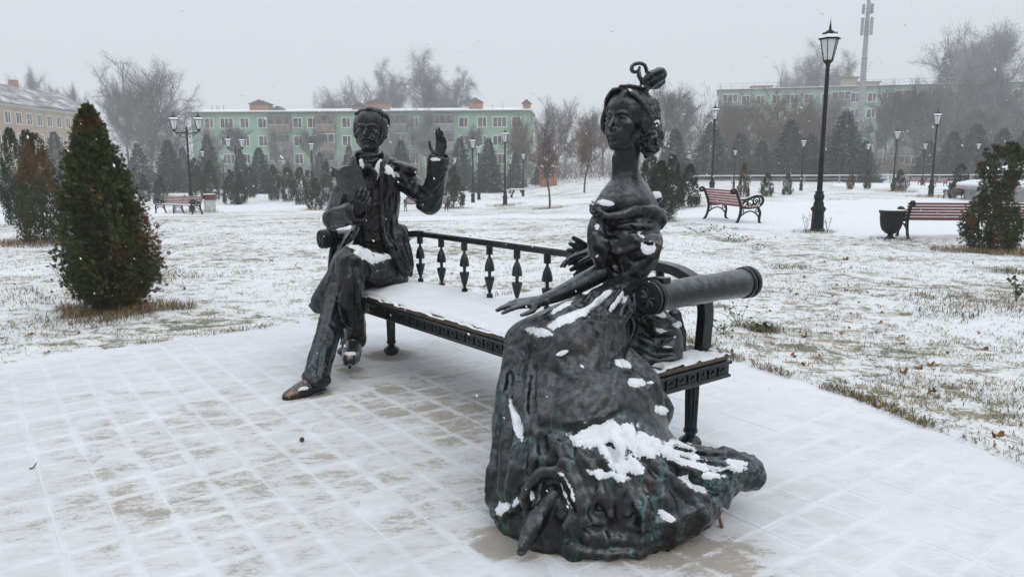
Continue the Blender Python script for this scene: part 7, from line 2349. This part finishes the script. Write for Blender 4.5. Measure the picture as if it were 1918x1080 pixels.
T, TF = leaf_template(rg9)
D = np.stack([rg9.normal(0, .45, len(xx)), rg9.normal(0, .45, len(xx)), np.ones(len(xx))], 1)
V, F = spread(T, np.array(TF), np.stack([xx, yy, on_lawn(xx, yy) + .012], 1), frames(D, rg9), .020 + .018 * rg9.random(len(xx)))
tag(link('leaf_litter', mesh_np('leaf_litter', V, F, False), M_LEAF), 'small brown leaves scattered over the snowy lawn', None, None, 'stuff')
for (u, v, s_, lab) in ((1508, 632, .055, 'large dark curled leaf on the snow right of the bench'), (1724, 687, .06, 'dark upright leaf on the right-hand lawn'), (1486, 668, .05, 'brown leaf near the right end of the bench'), (1584, 487, .09, 'heap-like brown leaf in the middle of the right lawn'),
                        (1640, 762, .05, 'brown leaf on the lawn edge by the paving'), (1745, 738, .055, 'brown leaf right of the lawn edge tufts'), (1866, 818, .05, 'brown leaf near the right border of the lawn'), (1690, 700, .05, 'small brown leaf left of the dark upright leaf'),
                        (510, 488, .06, 'brown leaf on the lawn left of the bench arm'), (1560, 540, .045, 'pale orange leaf behind the bolster'), (1742, 1000 - 320, .04, 'small leaf beside the dark upright leaf')):
    p = ground(u, v); T, TF = leaf_template(rg9)
    T = T * np.array([1, 1, 1.8])
    me = mesh_np('fallen_leaf', T * s_, np.array(TF), False)
    o = link('fallen_leaf', me, M_LEAF, None, (p[0], p[1], on_lawn(np.array([p[0]]), np.array([p[1]]))[0] + .012))
    o.rotation_euler = (rg9.normal(0, .5), rg9.normal(0, .5), rg9.random() * 6)
    tag(o, lab, 'leaf', 'conspicuous fallen leaves')
# brown cone and twig on the paving
p = ground(565, 826)
o = link('fallen_cone', mesh_np('fallen_cone', *[np.asarray(q) for q in (lambda m: (np.concatenate(m.v), np.array([f for f in m.f if len(f) == 4])))(MB().lathe([(.002, 0), (.010, .004), (.013, .014), (.010, .026), (.003, .034)], 8))], True), simple('brown_cone', (.10, .055, .03), .8, 0, .4, 60), None, (p[0], p[1], .014))
o.rotation_euler = (1.45, .2, .4); tag(o, 'small brown cone lying on the paving in front of the man', 'cone')
p = ground(1352, 990); mb = MB()
q = at(1340, 952, 2.74)
mb.tube([p + np.array([0, 0, .006]), (p + q) / 2 + np.array([.004, 0, .0]), q], [.0075, .0065, .005], 7); mb.tube([(p + q) / 2, (p + q) / 2 + np.array([.02, .02, .03])], [.004, .002], 5)
o = mb.build('stick', simple('wet_stick', (.16, .085, .04), .7, 0, .4, 60), None, True); tag(o, 'brown stick propped under the tail of the gown', 'stick')
p = ground(60, 880); mb = MB()
mb.tube([p + np.array([-.012, 0, .008]), p + np.array([.006, .005, .012]), p + np.array([.012, .02, .03])], [.003, .004, .002], 5)
o = mb.build('twig', M_BARK, None, True); tag(o, 'tiny dark twig on the paving at the far left', 'twig')
# weeds
M_WEED = mat_foliage('weed_leaf', ((.04, .065, .02), (.06, .09, .028), (.09, .11, .04)), (.13, .075, .03), .42, 6)
def weed(u, v, H, n, lab, spreadr=.5, leaf=.022, nl=9):
    p = ground(u, v); p[2] = on_lawn(np.array([p[0]]), np.array([p[1]]))[0]
    o = empty('weed', tuple(p), rg9.random() * 6, lab, 'weed', 'green weeds in the snow')
    st = MB(); O, D = [], []
    for i in range(n):
        a = rg9.random() * 6.283; s_ = spreadr * (.3 + .8 * rg9.random())
        tip = np.array([math.cos(a) * s_ * H, math.sin(a) * s_ * H, H * (.45 + .6 * rg9.random())])
        mid_ = tip * .5 + np.array([0, 0, H * .12])
        st.tube([(0, 0, -.01), mid_, tip], [.0025, .002, .001], 4)
        for k in range(nl):
            t = .25 + .75 * rg9.random()
            q = (1 - t) ** 2 * np.zeros(3) + 2 * t * (1 - t) * mid_ + t * t * tip
            O.append(q + rg9.normal(0, .012, 3)); D.append(rg9.normal(0, .6, 3) + np.array([0, 0, .9]))
    st.build('stem', M_WEED, o)
    T = np.array([(-.5, -.3, 0), (.0, -.62, .1), (.5, -.3, 0), (.75, .2, -.1), (0, .95, -.15), (-.75, .2, -.1)]); Fq = np.array([(0, 1, 2, 3), (0, 3, 4, 5)])
    D = np.array(D)
    V, F = spread(T, Fq, np.array(O), frames(D, rg9), leaf * (.5 + .8 * rg9.random(len(O))))
    link('leaf', mesh_np('leaf', V, F, False), M_WEED, o)
    tag(o.children[-1], kind='stuff')
for a in ((1385, 612, .26, 8, 'leafy weed stalks just behind the right arm post of the bench', 1.0, .017, 5), (1355, 628, .15, 6, 'low weed beside the bench arm post', 1.3, .018, 5), (1432, 620, .05, 16, 'flat green clump right of the leafy weed stalks', 2.6, .020, 12),
          (1310, 440, .18, 7, 'green weed on the lawn behind the bolster, left one', 1.8, .024, 5), (1372, 452, .20, 8, 'green weed on the lawn below the ornate bench', 1.8, .024, 5), (1345, 436, .16, 6, 'small weed left of the one below the ornate bench', 1.8, .024, 4),
          (1418, 470, .14, 6, 'weed on the lawn right of the one below the ornate bench', 1.8, .022, 4), (1904, 560, .3, 7, 'brown-leaved weed at the right edge of the lawn', .6, .03, 7), (1902, 440, .5, 9, 'leggy brown weed at the right end of the red bench', .5, .03, 6)): weed(*a)
def stalks(u, v, H, lab):
    p = ground(u, v); mb = MB()
    for i in range(5):
        a = rg9.random() * 6.283; t = np.array([math.cos(a) * .25, math.sin(a) * .25, 1]) * H * (.5 + .5 * rg9.random())
        mb.tube([p, p + t * .55, p + t], [.004, .003, .0015], 4)
        for k in range(4): mb.tube([p + t * (.6 + .1 * k), p + t * (.66 + .1 * k) + rg9.normal(0, .03, 3)], [.002, .004], 4)
    o = mb.build('dry_stalk', M_DEAD); tag(o, lab, 'weed', 'dry stalks by the path')
stalks(1509, 436, .48, 'dry seed stalks left of the nearest lamp'); stalks(1550, 436, .42, 'dry seed stalks right of the nearest lamp')
# undergrowth and bare scrub in front of the houses, one mass of thin stems
n = 95000
uu = rg9.random(n) * 2100 - 90
zone = np.interp(uu, [-90, 180, 340, 380, 960, 1000, 1310, 1345, 1420, 1560, 1700, 2010], [.05, .2, .9, .45, .45, .95, .95, .55, .85, .6, .95, 1.0])
kk = rg9.random(n) < zone
uu = uu[kk]; n = len(uu)
YY = 66 + 40 * rg9.random(n)
X_ = (uu - CX) / FPX * YY
clump = vnoise(np.stack([X_ * .35, YY * .1, 0 * X_], 1), 1.0, 88)
low = rg9.random(n) < .45
Hs = np.where(low, 2.4, 1.0) * np.where(low, 1, np.interp(uu, [-90, 300, 380, 960, 1000, 1300, 1420, 1500, 1640, 1700, 2010], [5, 7, 3.2, 3.2, 6.5, 7, 7.5, 7.5, 5, 8.5, 9])) * (.35 + 1.0 * clump)
Z0 = terrain(X_, YY) + Hs * rg9.random(n) ** 1.1
P = np.stack([X_, YY, Z0], 1)
d = np.stack([rg9.normal(0, .45, n), rg9.normal(0, .45, n), np.ones(n)], 1); d /= np.linalg.norm(d, axis=1)[:, None]
L = .35 + .6 * rg9.random(n)
sd = np.cross(d, rg9.standard_normal((n, 3))); sd /= np.linalg.norm(sd, axis=1)[:, None]
sd[:, 1] *= .3
w = .012
q = P + d * (L * .5)[:, None]; r_ = q + (d + rg9.normal(0, .25, (n, 3))) * (L * .5)[:, None]
V = np.stack([P - sd * w, P + sd * w, q + sd * w * .7, q - sd * w * .7, r_ + sd * w * .3, r_ - sd * w * .3], 1).reshape(-1, 3)
F = (np.array([(0, 1, 2, 3), (3, 2, 4, 5)])[None] + (np.arange(n) * 6)[:, None, None]).reshape(-1, 4)
tag(link('thicket', mesh_np('thicket', V, F, False), M_TWIGB), 'bare brown scrub growing in front of the houses', None, None, 'stuff')
# falling snow
n = 9000
yy = 1.7 + (34 - 1.7) * rg9.random(n) ** .75
uu, vv = rg9.random(n) * 2100 - 90, rg9.random(n) * 1010 - 60
P = np.array([at(a, b_, c_) for a, b_, c_ in zip(uu, vv, yy)])
k = (P[:, 2] > .05) & (yy > 1.5)
P = P[k]
T = np.array([(1, 0, 0), (-.8, .2, .1), (0, 1, .1), (.1, -.9, 0), (0, .1, 1), (.1, 0, -1.1)], float)
TF = np.array([(0, 2, 4), (2, 1, 4), (1, 3, 4), (3, 0, 4), (2, 0, 5), (1, 2, 5), (3, 1, 5), (0, 3, 5)])
m_ = len(P)
S = .0027 * np.exp(rg9.normal(0, .35, m_))
D = rg9.normal(0, .25, (m_, 3)) + np.array([.55, -.1, -.8])
R = frames(D, rg9) * np.array([1, 1, 1.7])[None, None, :]
V, F = spread(T, TF, P, R, S)
M_FLAKE = mat_snow('snowflake', (.86, .87, .89), 0.0)
tag(link('falling_snow', mesh_np('falling_snow', V, F, True), M_FLAKE), 'snowflakes drifting through the air', None, None, 'stuff')
# snow-filled air
m, nt, b = new_mat('snow_haze')
nt.nodes.remove(b)
pv = nt.nodes.new('ShaderNodeVolumePrincipled')
pv.inputs['Color'].default_value = (.97, .98, 1.0, 1)
pv.inputs['Density'].default_value = .0017
pv.inputs['Anisotropy'].default_value = 0.0
nt.links.new(pv.outputs[0], nt.nodes['Material Output'].inputs['Volume'])
mb = MB(); mb.box((-262, -30, -2.6), (262, 330, 34.5))
tag(mb.build('haze', m), 'air thick with fine falling snow', None, None, 'stuff')
